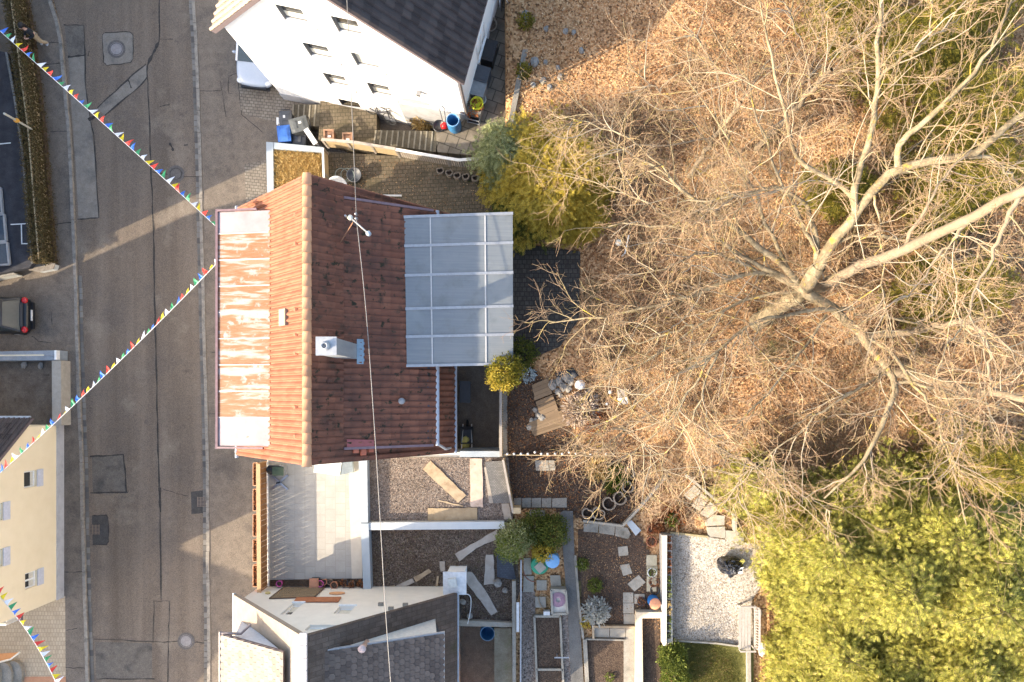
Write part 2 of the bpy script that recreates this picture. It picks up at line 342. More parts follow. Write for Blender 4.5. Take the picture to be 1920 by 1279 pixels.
m_ringc = M('concrete_ring', [(.19, .15, .11), (.30, .245, .19)], 5, .9, .3, 40, patches=[((.1, .085, .06), 3, .5, .75)])
m_carw = flat('white_car_paint', (.36, .40, .46), .25, .5, var=.03, coat=.7)
m_cark = flat('black_car_paint', (.008, .009, .011), .35, .4, var=.1, coat=.25)
m_carglass = flat('car_glass', (.02, .04, .05), .12, .5)
m_tail = flat('tail_lamp_red', (.45, .012, .016), .2, .6)
m_chrome = flat('chrome', (.7, .7, .72), .12, metal=1.)
m_tyre = flat('tyre', (.02, .02, .02), .85)
m_skin = flat('skin', (.55, .33, .24), .6)
m_hair = flat('hair', (.012, .010, .010), .6)
m_jacket = flat('dark_jacket', (.014, .017, .022), .8)
m_trous = flat('beige_cloth', (.36, .28, .18), .85)
m_shoe = flat('grey_shoe', (.42, .44, .47), .7)
m_tarp = flat('pale_tarp', (.62, .64, .58), .6)
m_panel = M('roofing_panel', [(.14, .135, .125), (.20, .19, .175)], 3, .7, brick=(1, .1, .06, (.10, .095, .09), .01))
m_panelb = M('dark_slate_panel', [(.035, .042, .055), (.055, .063, .078)], 3, .5, brick=(1, .12, .08, (.025, .03, .04), .01))
m_cable = flat('cable', (.24, .215, .19), .6)
FLAG = [flat('flag_' + n, c, .7, var=.04) for n, c in (('blue', (.05, .17, .60)), ('green', (.06, .33, .13)), ('white', (.80, .80, .84)), ('yellow', (.80, .60, .02)), ('red', (.72, .06, .04)))]
# ================================================================ SETTING
def terrain():
    xs = [-400, -120, -60, -30, -15, -8, -3, -1.56, -1.29] + [-.8 + .5 * i for i in range(64)] + [32, 40, 60, 120, 400]
    ys = [-400, -120, -60, -30] + [-22 + .5 * i for i in range(100)] + [30, 45, 70, 130, 400]
    vs = [(x, y, gh(min(x, 32), max(-30, min(y, 30))) - (.0 if x < -1.4 else 0)) for y in ys for x in xs]
    n = len(xs)
    mb = MB().add(vs, [(j * n + i, j * n + i + 1, (j + 1) * n + i + 1, (j + 1) * n + i) for j in range(len(ys) - 1) for i in range(n - 1)])
    o = struct('ground', mb, m_litter); o.data.shade_smooth()
terrain()
KL = [(97, 0), (110, 37), (118, 68), (122, 125), (126, 165), (130, 212), (135, 275), (137, 300), (140, 375), (143, 460), (146, 510), (148, 600), (151, 700), (154, 790), (158, 880), (160, 1000), (163, 1107), (166, 1196), (169, 1279)]
KR = [(362, 0), (366, 62), (369, 125), (372, 225), (375, 320), (377, 425), (380, 525), (382, 620), (385, 720), (387, 810), (389, 900), (389, 1000), (389, 1080), (391, 1167), (391, 1279)]
def ext_line(pts, z, far=60):
    L = PL(pts, z)
    return [V((L[0].x, far, z))] + L + [V((L[-1].x, -far, z))]
kl, kr = ext_line(KL, .012), ext_line(KR, .012)
def resamp(path, n):
    d = [0]
    for a, b in zip(path, path[1:]): d.append(d[-1] + (b - a).length)
    out = []
    for i in range(n):
        s = d[-1] * i / (n - 1); j = 0
        while j < len(d) - 2 and d[j + 1] < s: j += 1
        out.append(path[j].lerp(path[j + 1], min(1, (s - d[j]) / max(1e-9, d[j + 1] - d[j]))))
    return out
A, B = resamp(kl, 80), resamp(kr, 80)
mb = MB(); mb.add([q for ab in zip(A, B) for q in ab], [(2 * i, 2 * i + 2, 2 * i + 3, 2 * i + 1) for i in range(79)]); struct('road', mb, m_asph)
up = lambda L, z: [V((q.x, q.y, z)) for q in L]
mb = MB(); A2 = up(A, .1); mb.add([q for a in A2 for q in (V((-60, a.y, .1)), a)] , [(2 * i, 2 * i + 2, 2 * i + 3, 2 * i + 1) for i in range(79)]); struct('pavement_left', mb, m_asph2)
mb = MB(); B2 = up(B, .1); mb.add([q for a in B2 for q in (a, V((-1.6, a.y, .1)))], [(2 * i, 2 * i + 2, 2 * i + 3, 2 * i + 1) for i in range(79)]); struct('pavement_right', mb, m_asph2)
def blocks(path, w, h, step, z0, gap=.02, jit=.01, tail=0):
    mb = MB(); L = resamp(path, max(2, int(sum((b - a).length for a, b in zip(path, path[1:])) / step)))
    for a, b in zip(L, L[1:]):
        c = (a + b) / 2; d = b - a
        mb.box((c.x + random.uniform(-jit, jit), c.y, z0 + h / 2 + random.uniform(-jit, jit) * .6), (d.length - gap, w, h), math.atan2(d.y, d.x))
    return mb
offs = lambda L, dx: [V((q.x + dx, q.y, q.z)) for q in L]
near = lambda L: [q for q in L if abs(q.y) < 24]
struct('kerb', blocks(offs(near(resamp(kl, 120)), -.06), .15, .13, 1.0, 0), m_kerb)
struct('kerb', blocks(offs(near(resamp(kr, 120)), .06), .15, .13, 1.0, 0), m_kerb)
struct('gutter', blocks(offs(near(resamp(kr, 120)), -.12), .16, .03, .26, 0, .025), m_cobb)
lowL = [q for q in offs(resamp(kl, 160), .12) if -24 < q.y < 6.4]
struct('gutter', blocks(lowL, .15, .03, .28, 0, .025), m_cobb)
zr = .016
def patch(pts, m, z=zr): struct('asphalt_patch', MB().face([q for q in (PL(pts, z) if sum(pts[i][0] * pts[(i + 1) % len(pts)][1] - pts[(i + 1) % len(pts)][0] * pts[i][1] for i in range(len(pts))) < 0 else PL(pts[::-1], z))]), m)
patch([(128, 108), (158, 105), (160, 160), (168, 217), (179, 300), (186, 408), (147, 411), (141, 300), (135, 220)], m_conc)
patch([(121, 49), (157, 47), (160, 103), (128, 107)], m_asphnew)
patch([(192, 65), (198, 61), (243, 60), (249, 65), (250, 110), (244, 118), (200, 123), (194, 116)], m_conc)
patch([(182, 203), (238, 150), (274, 122), (276, 144), (262, 162), (196, 216)], m_conc)
patch([(172, 857), (232, 853), (236, 922), (174, 925)], m_asphnew)
patch([(358, 922), (385, 919), (386, 962), (359, 964)], m_darkasph)
patch([(172, 968), (201, 966), (203, 972), (203, 1016), (199, 1021), (174, 1022)], m_darkasph)
patch([(178, 1204), (285, 1206), (285, 1272), (181, 1272)], m_asphnew)
seams = MB(); zs = .020
def seam(pts, w=3):
    L = []
    for a, b in zip(pts, pts[1:]):
        for i in range(5): L.append(P(a[0] + (b[0] - a[0]) * i / 5 + random.uniform(-.7, .7), a[1] + (b[1] - a[1]) * i / 5 + random.uniform(-.7, .7), zs + random.uniform(0, .003)))
    L.append(P(*pts[-1], zs)); seams.ribbon(L, w / 52, jit=.6)
seam([(299, -30), (299, 75), (291, 95), (276, 121), (276, 140), (280, 225), (283, 320), (287, 412), (289, 500), (291, 615), (294, 725), (296, 825), (299, 920), (300, 945), (302, 1125)], 3)
seam([(299, 915), (301, 960)], 5); seam([(297, 80), (283, 108), (277, 122)], 6)
seam([(157, 47), (160, 105), (160, 162), (168, 217), (175, 250), (180, 320), (186, 408), (145, 411)], 2.6)
seam([(119, 47), (157, 47)], 2); seam([(127, 107), (160, 104)], 4); seam([(165, 105), (167, 96)], 2)
seam([(182, 203), (238, 150), (274, 120)], 3); seam([(196, 216), (262, 162), (276, 145)], 3); seam([(240, 148), (246, 165)], 3); seam([(165, 225), (185, 215)], 7)
seam([(192, 65), (198, 61), (243, 60), (249, 65), (250, 110), (244, 118), (200, 123), (194, 116), (192, 65)], 1.8)
seam([(168, 856), (232, 853), (237, 922)], 3); seam([(170, 925), (240, 923)], 3.5)
seam([(172, 967), (200, 966), (203, 972), (203, 1016), (199, 1021), (173, 1022)], 2.4)
seam([(288, 1127), (318, 1127), (316, 1205), (314, 1290)], 1.8); seam([(289, 1127), (287, 1205)], 1.8); seam([(177, 1198), (300, 1204), (336, 1203)], 2); seam([(365, 1204), (385, 1206)], 1.8)
seam([(181, 1273), (290, 1273)], 3); seam([(299, 73), (325, 74)], 1.5); seam([(345, 331), (375, 331)], 2); seam([(285, 322), (318, 328)], 1.5); seam([(305, 917), (330, 925), (352, 930)], 1.2)
seam([(300, 200), (318, 196)], 2); seam([(318, 268), (325, 283)], 5); seam([(345, 273), (352, 271)], 2)
struct('tar_seam', seams, m_tar)
seams = MB(); zs = .105
for s in ([(92, 80), (110, 80)], [(80, 122), (118, 118)], [(95, 247), (128, 246)], [(105, 420), (142, 416)], [(120, 1073), (155, 1072)], [(122, 1252), (160, 1253)], [(60, 630), (72, 640), (96, 642)], [(96, 585), (98, 610)],
          [(374, 171), (414, 170)], [(413, 152), (424, 220)], [(429, 142), (428, 175), (436, 176)], [(430, 143), (444, 137)], [(440, 85), (447, 160), (453, 215), (492, 248)], [(388, 660), (405, 661)], [(390, 776), (415, 776)], [(125, 1182), (145, 1178)]):
    seam(s, 1.5)
struct('pavement_crack', seams, m_tar)
Z1 = .106
def sheet(name, pts, z, m, d=.1): struct(name, MB().prism(PL(pts, z), d), m)
sheet('brick_driveway', [(441, 60), (446, 150), (452, 212), (520, 230), (545, 240), (620, 300), (700, 300), (700, 195), (540, 180), (560, 20), (470, 20)], Z1, m_pavebrick, .1)
sheet('brick_edging', [(458, 308), (498, 300), (499, 395), (462, 395)], Z1, m_pavebrick, .1)
sheet('beige_forecourt', [(-80, 1118), (122, 1118), (123, 1269), (-80, 1269)], Z1, m_beigepave, .1)
sheet('red_forecourt', [(-80, 1269), (123, 1269), (124, 1400), (-80, 1400)], Z1 + .01, M('red_paving', [(.42, .20, .11), (.52, .27, .15)], 4, .9, grain=.15), .1)
sheet('dirt_yard', [(-40, 680), (97, 682), (99, 800), (-40, 800)], .14, M('yard_dirt', [(.10, .078, .06), (.17, .14, .11)], 2.5, .95, .5, 30, grain=.4, patches=[((.055, .045, .035), 3.5, .6, .75)]), .14)
m_stepd = M('mossy_step', [(.085, .072, .05), (.14, .12, .085)], 5, .92, .3, 40, grain=.3)
m_stepl = M('step_edge', [(.19, .17, .13), (.27, .24, .185)], 5, .92, grain=.2)
# path, steps and patio between the two houses
sheet('side_path', [(601, 185), (706, 200), (706, 292), (597, 262)], .9, m_pavebrick2, .9)
mb = MB()
for i in range(5):
    xa, xb = 549 + 10.5 * i, 547 + 10.2 * i
    mb.prism(PL([(xa, 196), (xa + 10.6, 196), (xb + 10.4, 233 + i), (xb, 233 + i)], .1 + .16 * (i + 1)), .1 + .16 * (i + 1))
no=MB()
for i in range(5):
    xa, xb = 549 + 10.5 * i, 547 + 10.2 * i; z = .1 + .16 * (i + 1) + .012; no.beam(P(xa + 1, 196.3, z), P(xb + 1, 232.6 + i, z), .07, .03)
so = mb.build('stone_steps', m_stepd); no.build('nosing', m_stepl, so)
tag(so, 'short flight of five mossy steps beside the wheelie bins', 'steps')
mb = MB()
for i in range(11):
    xa, xb = 704 + 10.6 * i, 700.5 + 10.6 * i; z = .9 + .135 * (i + 1)
    mb.prism(PL([(xa, 244 + .2 * i), (xa + 10.8, 244 + .2 * i), (xb + 10.9, 270 + 1.5 * i), (xb, 269 + 1.5 * i)], z), z)
no=MB()
for i in range(11):
    xa, xb = 704 + 10.6 * i, 700.5 + 10.6 * i; z = .9 + .135 * (i + 1) + .012; no.beam(P(xa + 1, 244.4 + .2 * i, z), P(xb + 1, 268.6 + 1.5 * i, z), .07, .03)
so = mb.build('stone_steps', m_stepd); no.build('nosing', m_stepl, so)
tag(so, 'long flight of mossy steps climbing between white house and picket fence', 'steps')
sheet('garden_path', [(817, 246), (850, 243), (870, 224), (893, 150), (918, 60), (945, -80), (1010, -80), (985, 70), (951, 236), (946, 262), (930, 295), (820, 285)], 2.4, m_slabpave, 2.4)
sheet('side_patio', [(609, 285), (700, 290), (840, 300), (943, 308), (943, 420), (850, 440), (609, 430)], 1.9, m_pavebrick2, 1.9)
sheet('dry_lawn', [(512, 277), (604, 289), (604, 355), (512, 400)], .9, M('straw_soil', [(0.272, 0.192, 0.096), (0.48, 0.352, 0.176)], 5, .95), .8)
struct('dark_patio', MB().prism([G(a, b, .07) for a, b in [(955, 455), (1088, 472), (1085, 600), (1050, 650), (955, 690)]], .4), m_darkpave)
# bottom garden sheets
def gsheet(name, pts, m, dz=.08, d=.5): return struct(name, MB().prism([G(a, b, dz) for a, b in pts], d), m)
gsheet('garden_path', [(1050, 962), (1056, 957), (1074, 958), (1077, 1040), (1084, 1130), (1089, 1193), (1096, 1310), (1072, 1310), (1064, 1145), (1056, 1040)], M('garden_asphalt', [(.12, .112, .10), (.18, .168, .15)], 3, .92, .4, 60, grain=.35, patches=[((.07, .066, .06), 1.5, .5, .8)]), .1)
def drape(name, pts, m, dz, g=.14):
    poly = [(P(a, b, 2.5).x, P(a, b, 2.5).y) for a, b in pts]; mb = MB(); ix = {}
    ins = lambda x, y: sum(((a[1] > y) != (b[1] > y)) and (x < (b[0] - a[0]) * (y - a[1]) / (b[1] - a[1]) + a[0]) for a, b in zip(poly, poly[1:] + poly[:1])) % 2
    x0, y0 = min(p[0] for p in poly), min(p[1] for p in poly); nx, ny = int((max(p[0] for p in poly) - x0) / g) + 1, int((max(p[1] for p in poly) - y0) / g) + 1
    def vi(i, j):
        if (i, j) not in ix: ix[i, j] = len(mb.v); x, y = x0 + i * g, y0 + j * g; mb.v.append((x, y, gh(x, y) + dz))
        return ix[i, j]
    for i in range(nx):
        for j in range(ny):
            if ins(x0 + (i + .5) * g, y0 + (j + .5) * g): mb.f.append((vi(i, j), vi(i + 1, j), vi(i + 1, j + 1), vi(i, j + 1)))
    struct(name, mb, m)
drape('garden_soil', [(946, 700), (1000, 690), (1040, 740), (1095, 855), (1185, 862), (1200, 940), (1166, 984), (1093, 975), (1050, 957), (962, 955), (946, 860)], m_soil, .035)  # soil sheet whose dark tone also stands in for the house's shade
drape('vegetable_soil', [(1084, 995), (1200, 1000), (1215, 1030), (1216, 1150), (1190, 1180), (1100, 1180), (1088, 1120)], m_soil, .05)
gsheet('vegetable_soil', [(1098, 1196), (1170, 1196), (1170, 1310), (1104, 1310)], m_soil, .07)
gsheet('vegetable_soil', [(1202, 1153), (1236, 1153), (1238, 1310), (1203, 1310)], m_soil, .12)
gsheet('gravel_strip', [(977, 1108), (1003, 1108), (1007, 1310), (975, 1310)], m_roofgrav, .07)
gsheet('gravel_strip', [(1053, 1142), (1064, 1145), (1072, 1310), (1057, 1310)], m_roofgrav, .06)
gsheet('gravel_terrace', [(1255, 998), (1325, 1004), (1362, 1012), (1436, 1022), (1436, 1080), (1408, 1125), (1412, 1208), (1262, 1196)], m_gravel, .1)
gsheet('lawn', [(1262, 1199), (1412, 1211), (1412, 1320), (1262, 1320)], m_lawn, .07)
gsheet('pond', [(1040, 700), (1075, 690), (1085, 705), (1062, 716), (1045, 712)], flat('pond_water', (.015, .014, .01), .08, .6), .075)
gsheet('concrete_path', [(1169, 1196), (1189, 1196), (1189, 1310), (1169, 1310)], m_concold, .1)
gsheet('concrete_path', [(1030, 880), (1003, 863), (1041, 863), (1041, 883), (1003, 882)], m_slab, .08) if False else None
# retaining wall that holds the garden above the yards
mb = MB()
for y0, y1, zt in ((-13.5, -8.9, 2.5), (-8.9, -2.45, 2.5), (-2.45, 9.2, 2.46)):
    mb.box((-1.43, (y0 + y1) / 2, zt / 2), (.36, y1 - y0 - .004, zt))
tag(mb.build('retaining_wall', m_concold), 'long concrete retaining wall between the dark yards and the raised garden', 'wall')
mb = MB(); a = [P(985, 70, 3.1), P(968, 150, 3.05), P(951, 238, 3.0)]
a = [P(1003, -60, 3.2)] + a
for p, q in zip(a, a[1:]): mb.prism([p, q, q + V((.22, 0, 0)), p + V((.22, 0, 0))], 3.0)
tag(mb.build('retaining_wall', m_concold), 'low wall between the slab path and the leafy slope by the white house', 'wall')
# ================================================================ BUILDINGS
def wall(mb, A, B, poly, holes, depth, nin):
    """vertical wall from A to B (2D points); poly = convex outline in (u, z); holes = (u0, z0, u1, z1); reveals go inwards by depth"""
    A, B = V((*A, 0)), V((*B, 0)); u = (B - A).normalized(); nin = V((*nin, 0)).normalized()
    pt = lambda a, z, d=0: A + u * a + V((0, 0, z)) + nin * d
    us = sorted({p[0] for p in poly} | {h[0] for h in holes} | {h[2] for h in holes})
    zs = sorted({p[1] for p in poly} | {h[1] for h in holes} | {h[3] for h in holes})
    def clip(cell):
        n = len(poly)
        for i in range(n):
            a, b = poly[i], poly[(i + 1) % n]; out = []
            side = lambda q: (b[0] - a[0]) * (q[1] - a[1]) - (b[1] - a[1]) * (q[0] - a[0])
            for j in range(len(cell)):
                p, q = cell[j], cell[(j + 1) % len(cell)]; sp, sq = side(p), side(q)
                if sp >= -1e-9: out.append(p)
                if sp * sq < -1e-12:
                    t = sp / (sp - sq); out.append((p[0] + t * (q[0] - p[0]), p[1] + t * (q[1] - p[1])))
            cell = out
            if len(cell) < 3: return []
        return cell
    flip = u.cross(V((0, 0, 1))).dot(nin) > 0
    for a0, a1 in zip(us, us[1:]):
        for z0, z1 in zip(zs, zs[1:]):
            cu, cz = (a0 + a1) / 2, (z0 + z1) / 2
            if any(h[0] < cu < h[2] and h[1] < cz < h[3] for h in holes): continue
            c = clip([(a0, z0), (a1, z0), (a1, z1), (a0, z1)])
            if c: mb.face([pt(*q) for q in (c[::-1] if flip else c)])
    for h in holes:
        c = [(h[0], h[1]), (h[2], h[1]), (h[2], h[3]), (h[0], h[3])]
        for i in range(4):
            p, q = c[i], c[(i + 1) % 4]
            f = [pt(*p), pt(*q), pt(*q, depth), pt(*p, depth)]
            mb.face(f if flip else f[::-1])
    return pt
def window(par, pt, h, depth, blind=.5, sill=True, shutter=None, bars=1, mf=None):
    u0, z0, u1, z1 = h; g = .055; mf = mf or m_frame
    fr = MB(); Q = lambda a, z, d: pt(a, z, d)
    def bar(a0, y0, a1, y1, d0, d1):
        P8 = [Q(a0, y0, d0), Q(a1, y0, d0), Q(a1, y1, d0), Q(a0, y1, d0)]
        fr.ext(P8, Q(a0, y0, d1) - Q(a0, y0, d0))
    d0, d1 = depth - .055, depth - .003
    bar(u0 + .004, z0 + .004, u0 + g, z1 - .004, d0, d1); bar(u1 - g, z0 + .004, u1 - .004, z1 - .004, d0, d1)
    bar(u0 + g + .003, z0 + .004, u1 - g - .003, z0 + g, d0, d1); bar(u0 + g + .003, z1 - g, u1 - g - .003, z1 - .004, d0, d1)
    if mf is not m_frame:      # shutter guide rail liners; their grey also stands in for the reveal's shade
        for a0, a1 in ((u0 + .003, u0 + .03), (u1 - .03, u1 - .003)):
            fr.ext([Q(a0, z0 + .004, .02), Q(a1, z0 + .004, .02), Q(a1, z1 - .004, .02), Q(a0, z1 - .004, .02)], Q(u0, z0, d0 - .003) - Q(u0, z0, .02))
    for b in range(bars):
        uc = u0 + (u1 - u0) * (b + 1) / (bars + 1); bar(uc - .035, z0 + g + .003, uc + .035, z1 - g - .003, d0 + .006, d1)
    w = fr.build('window', mf, par)
    MB().face([Q(u0, z0, depth), Q(u1, z0, depth), Q(u1, z1, depth), Q(u0, z1, depth)]).build('pane', m_glass, w)
    if blind:
        zb = z0 + g; zt2 = z0 + g + (z1 - z0 - 2 * g) * blind
        MB().ext([Q(u0 + g, zb, depth - .02), Q(u1 - g, zb, depth - .02), Q(u1 - g, zt2, depth - .02), Q(u0 + g, zt2, depth - .02)], Q(u0, z0, depth - .01) - Q(u0, z0, depth - .02)).build('blind', m_blind, w)
    if sill:
        c = [Q(u0 - .06, z0 - .045, -.07), Q(u1 + .06, z0 - .045, -.07), Q(u1 + .06, z0 - .004, -.06), Q(u0 - .06, z0 - .004, -.06)]
        MB().ext(c, Q(0, 0, depth - .06) - Q(0, 0, -.07)).build('sill', m_sill, w)
    return w
def fuv(px, py, A, B):
    """where the photo ray through (px, py) meets the vertical wall plane A-B: (u, z)"""
    A, B = V((*A, 0)), V((*B, 0)); u = (B - A).normalized(); n = V((-u.y, u.x, 0))
    d = V(((px - CX) / F, -(py - CY) / F, -1)); o = V((0, 0, H)); t = (A - o).dot(n) / d.dot(n); q = o + d * t
    return ((q - A).dot(u), q.z)
def hole(q, A, B):
    p = [fuv(a, b, A, B) for a, b in q]
    us = sorted(x[0] for x in p); zs = sorted(x[1] for x in p)
    return ((us[0] + us[1]) / 2, (zs[0] + zs[1]) / 2, (us[2] + us[3]) / 2, (zs[2] + zs[3]) / 2)
def tiles(O, U, Vv, L, Sl, tw, ch, prof=.035, th=.03, jit=.006, m=5, skip=None):
    """interlocking roof tiles, each its own island: O = eave corner, U along the eave, Vv up the slope"""
    O, U, Vv = V(O), V(U).normalized(), V(Vv).normalized(); N = U.cross(Vv)
    if N.z < 0: N = -N
    nu, nv = max(1, round(L / tw)), max(1, round(Sl / ch)); du, dv = L / nu, Sl / nv
    mb = MB()
    for j in range(nv):
        for i in range(nu):
            if skip and skip((i + .5) * du, (j + .5) * dv): continue
            jz = random.uniform(0, jit); tilt = random.uniform(-jit, jit); vs = []
            for (v, hh) in ((j * dv - .05, -.02), (j * dv - .05, th), ((j + 1) * dv - .035, .004)):
                for a in range(m):
                    s = a / (m - 1); w = prof * math.sin(math.pi * min(1, s / .62)) ** 1.3 if s < .62 else -prof * .25
                    if hh < 0: w = -.0
                    vs.append(O + U * ((i + s) * du + (-.005 if a == m - 1 else .005 if a == 0 else 0)) + Vv * max(v, -.05) + N * (hh + w + jz + tilt * (s - .5)))
            fs = [(r * m + a, r * m + a + 1, (r + 1) * m + a + 1, (r + 1) * m + a) for r in range(2) for a in range(m - 1)]
            mb.add(vs, fs)
    return mb
def beaver(O, U, Vv, L, Sl, tw=.17, ch=.15, th=.032, skip=None):
    O, U, Vv = V(O), V(U).normalized(), V(Vv).normalized(); N = U.cross(Vv)
    if N.z < 0: N = -N
    mb = MB(); nu, nv = int(L / tw), int(Sl / ch)
    for j in range(nv + 1):
        for i in range(nu + 1):
            u0 = (i - (j % 2) * .5) * tw; v0 = j * ch
            if u0 < -.01 or u0 + tw > L + .12 or (skip and skip(u0 + tw / 2, v0 + ch / 2)): continue
            jz = random.uniform(0, .006); g = .006
            low = [(g, .055), (tw * .25, .012), (tw * .5, 0), (tw * .75, .012), (tw - g, .055)]
            top = [O + U * (u0 + a) + Vv * (v0 + b) + N * (th + .012 + jz) for a, b in low] + [O + U * (u0 + tw - g) + Vv * min(v0 + ch * 2.2, Sl) + N * .004, O + U * (u0 + g) + Vv * min(v0 + ch * 2.2, Sl) + N * .004]
            bot = [O + U * (u0 + a) + Vv * (v0 + b) + N * (.004) for a, b in low]
            mb.add(top + bot, [tuple(range(7))] + [(k, 7 + k, 8 + k, k + 1) for k in range(4)])
    return mb
# ---------------------------------------------------------------- the terracotta house in the middle
XR, ZR, Y0, Y1 = -7.8, 9.5, -2.33, 7.63        # ridge and gable ends
XL, ZL, XE, ZE = -11.95, 5.0, -3.45, 3.8       # left and right eaves
hs = thing('tiled_house', 'terracotta tiled house with rusty dormer roof and grey chimney', 'house', ((XL + XE) / 2, (Y0 + Y1) / 2, 0))
mb = MB(); ov = .22
gab = [(XL + .25, 0), (XE - .25, 0), (XE - .25, ZE + .1), (XR, ZR - .30), (XL + .25, ZL + .1)]
mb.ext([V((x, Y0 + ov, z)) for x, z in gab], (0, Y1 - Y0 - 2 * ov, 0))
mb.build('wall', m_offwall, hs)
vl = V((XR - XL, 0, ZR - ZL)); vr = V((XR - XE, 0, ZR - ZE))
inl = lambda u, v: (1.7 < u < 9.0 and v < 3.3)
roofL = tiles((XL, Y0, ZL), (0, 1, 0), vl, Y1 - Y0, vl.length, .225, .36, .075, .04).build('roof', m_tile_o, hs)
# right slope: steep main roof with a long flat-pitched dormer on it
DX0, DZ0, DX1, DZ1, DY0, DY1 = -6.86, 8.29, -3.87, 6.4, -1.80, 7.09
vd = V((DX0 - DX1, 0, DZ0 - DZ1)) * 1.045
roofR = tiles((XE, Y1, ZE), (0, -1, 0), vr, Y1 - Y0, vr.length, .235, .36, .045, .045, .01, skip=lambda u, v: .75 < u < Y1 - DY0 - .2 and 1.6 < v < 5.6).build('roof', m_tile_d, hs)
mb = MB().ext([(XL, Y0 + .05, ZL - .06), (XR, Y0 + .05, ZR - .06), (XE, Y0 + .05, ZE - .06), (XE + .05, Y0 + .05, ZE - .2), (XR, Y0 + .05, ZR - .26), (XL - .05, Y0 + .05, ZL - .2)], (0, Y1 - Y0 - .1, 0))
mb.build('roof_deck', flat('roof_batten', (.10, .06, .04), .9), hs)
mb = MB(); n = 26
for i in range(n):
    ya = Y0 + (Y1 - Y0) * i / n; yb = Y0 + (Y1 - Y0) * (i + 1) / n
    pr = [(.17 * math.cos(t), .12 * math.sin(t)) for t in [math.pi * k / 7 for k in range(8)]]
    vs = [V((XR + a, ya - .03, ZR + .02 + b)) for a, b in pr] + [V((XR + a * .88, yb, ZR + b * .88 + .01)) for a, b in pr]
    mb.add(vs, [(k, k + 1, 9 + k, 8 + k) for k in range(7)] + [tuple(range(8))])
mb.build('ridge_tile', M('ridge_tile', [(.42, .22, .12), (.56, .30, .16), (.48, .25, .14)], 5, .85, .2, 30, island=True, patches=[((.20, .16, .13), 3, .6, .8)]), hs, True)
# dormer on the garden side
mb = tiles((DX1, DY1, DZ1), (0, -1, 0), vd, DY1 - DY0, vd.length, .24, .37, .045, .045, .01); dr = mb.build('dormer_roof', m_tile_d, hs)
mb = MB().ext([(DX0 + .1, DY0 + .08, DZ0 - .12), (DX1 + .12, DY0 + .08, DZ1 - .06), (DX1 - .25, DY0 + .08, DZ1 - .35), (DX1 - .25, DY0 + .08, 4.3), (DX0 + .1, DY0 + .08, 8.0)], (0, DY1 - DY0 - .16, 0))
mb.build('dormer_wall', flat('dormer_cladding', (.055, .06, .075), .7), hs)
for y in (DY0 - .03, DY1 + .03): MB().beam((DX0, y, DZ0 + .02), (DX1 - .06, y, DZ1 + .05), .09, .12).build('verge_flashing', m_purple, hs)
mb = MB().tube([(DX1 + .10, DY0 - .05, DZ1 - .02), (DX1 + .10, DY1 + .05, DZ1 - .02)], .075, 8)
mb.beam((DX1 + .02, DY0, DZ1 - .1), (DX1 + .02, DY1, DZ1 - .1), .02, .16); mb.build('gutter', m_gutter, hs)
mb = MB().tube([(DX1 + .1, DY0 + .02, DZ1 - .05), (DX1 + .3, DY0 - .25, DZ1 - 1.0), (XE - .1, DY0 - .3, ZE + .15)], .05, 8); mb.build('downpipe', m_gutter, hs)
mb = MB().tube([(XE + .08, Y0, ZE - .05), (XE + .08, Y1, ZE - .05)], .07, 8); mb.build('gutter', m_gutter, hs); MB().tube([(XL - .08, Y0 - .1, ZL - .05), (XL - .08, Y1 + .05, ZL - .05)], .07, 8).build('gutter', m_gutter, hs)
# flat rusty dormer towards the street
p0, p1, p2, p3 = P(414, 401, 7.0), P(510, 403, 7.32), P(510, 835, 7.32), P(418, 836, 7.0)
FX0, FX1, FY0, FY1 = -11.9, -9.84, -1.83, 6.93
mb = MB(); m_sheet = M('bare_pinkish_sheet', [(0.262, 0.21, 0.208), (0.356, 0.303, 0.291)], 1.4, .45, patches=[((.30, .13, .06), 3.5, .66, .76)])
cut = [FY1, FY1 - .82] + [FY1 - .82 - 1.0 * i * .98 for i in range(1, 8)] + [FY0]
for k, (a, b) in enumerate(zip(cut, cut[1:])):
    pq = [V((FX0, a - .012, 7.0)), V((FX1, a - .012, 7.34)), V((FX1, b + .012, 7.34)), V((FX0, b + .012, 7.0))]
    if k in (0, len(cut) - 2): MB().ext(pq, (0, 0, -.06)).build('dormer_roof', m_sheet, hs)
    else: mb.ext(pq, (0, 0, -.06))
mb.build('dormer_roof', m_rust, hs)
mb = MB()
for y in cut[1:-1]: mb.beam((FX0, y, 7.003), (FX1, y, 7.343), .035, .03)
mb.build('standing_seam', M('seam_metal', [(.52, .46, .44), (.62, .50, .42)], 3, .6), hs)
MB().ext([(FX0 + .12, FY0 + .12, 6.93), (FX1 + .1, FY0 + .12, 7.22), (FX0 + .12, FY0 + .12, 4.9)], (0, FY1 - FY0 - .24, 0)).build('dormer_wall', m_offwall, hs)
mb = MB().box((FX0 - .04, (FY0 + FY1) / 2, 7.0), (.09, FY1 - FY0 + .2, .11)); mb.beam((FX0, FY1 + .05, 7.0), (FX1 - .5, FY1 + .05, 7.26), .07, .12); mb.beam((FX0, FY0 - .05, 7.0), (FX1 - .25, FY0 - .05, 7.3), .07, .12)
mb.build('eave_flashing', m_purple, hs)
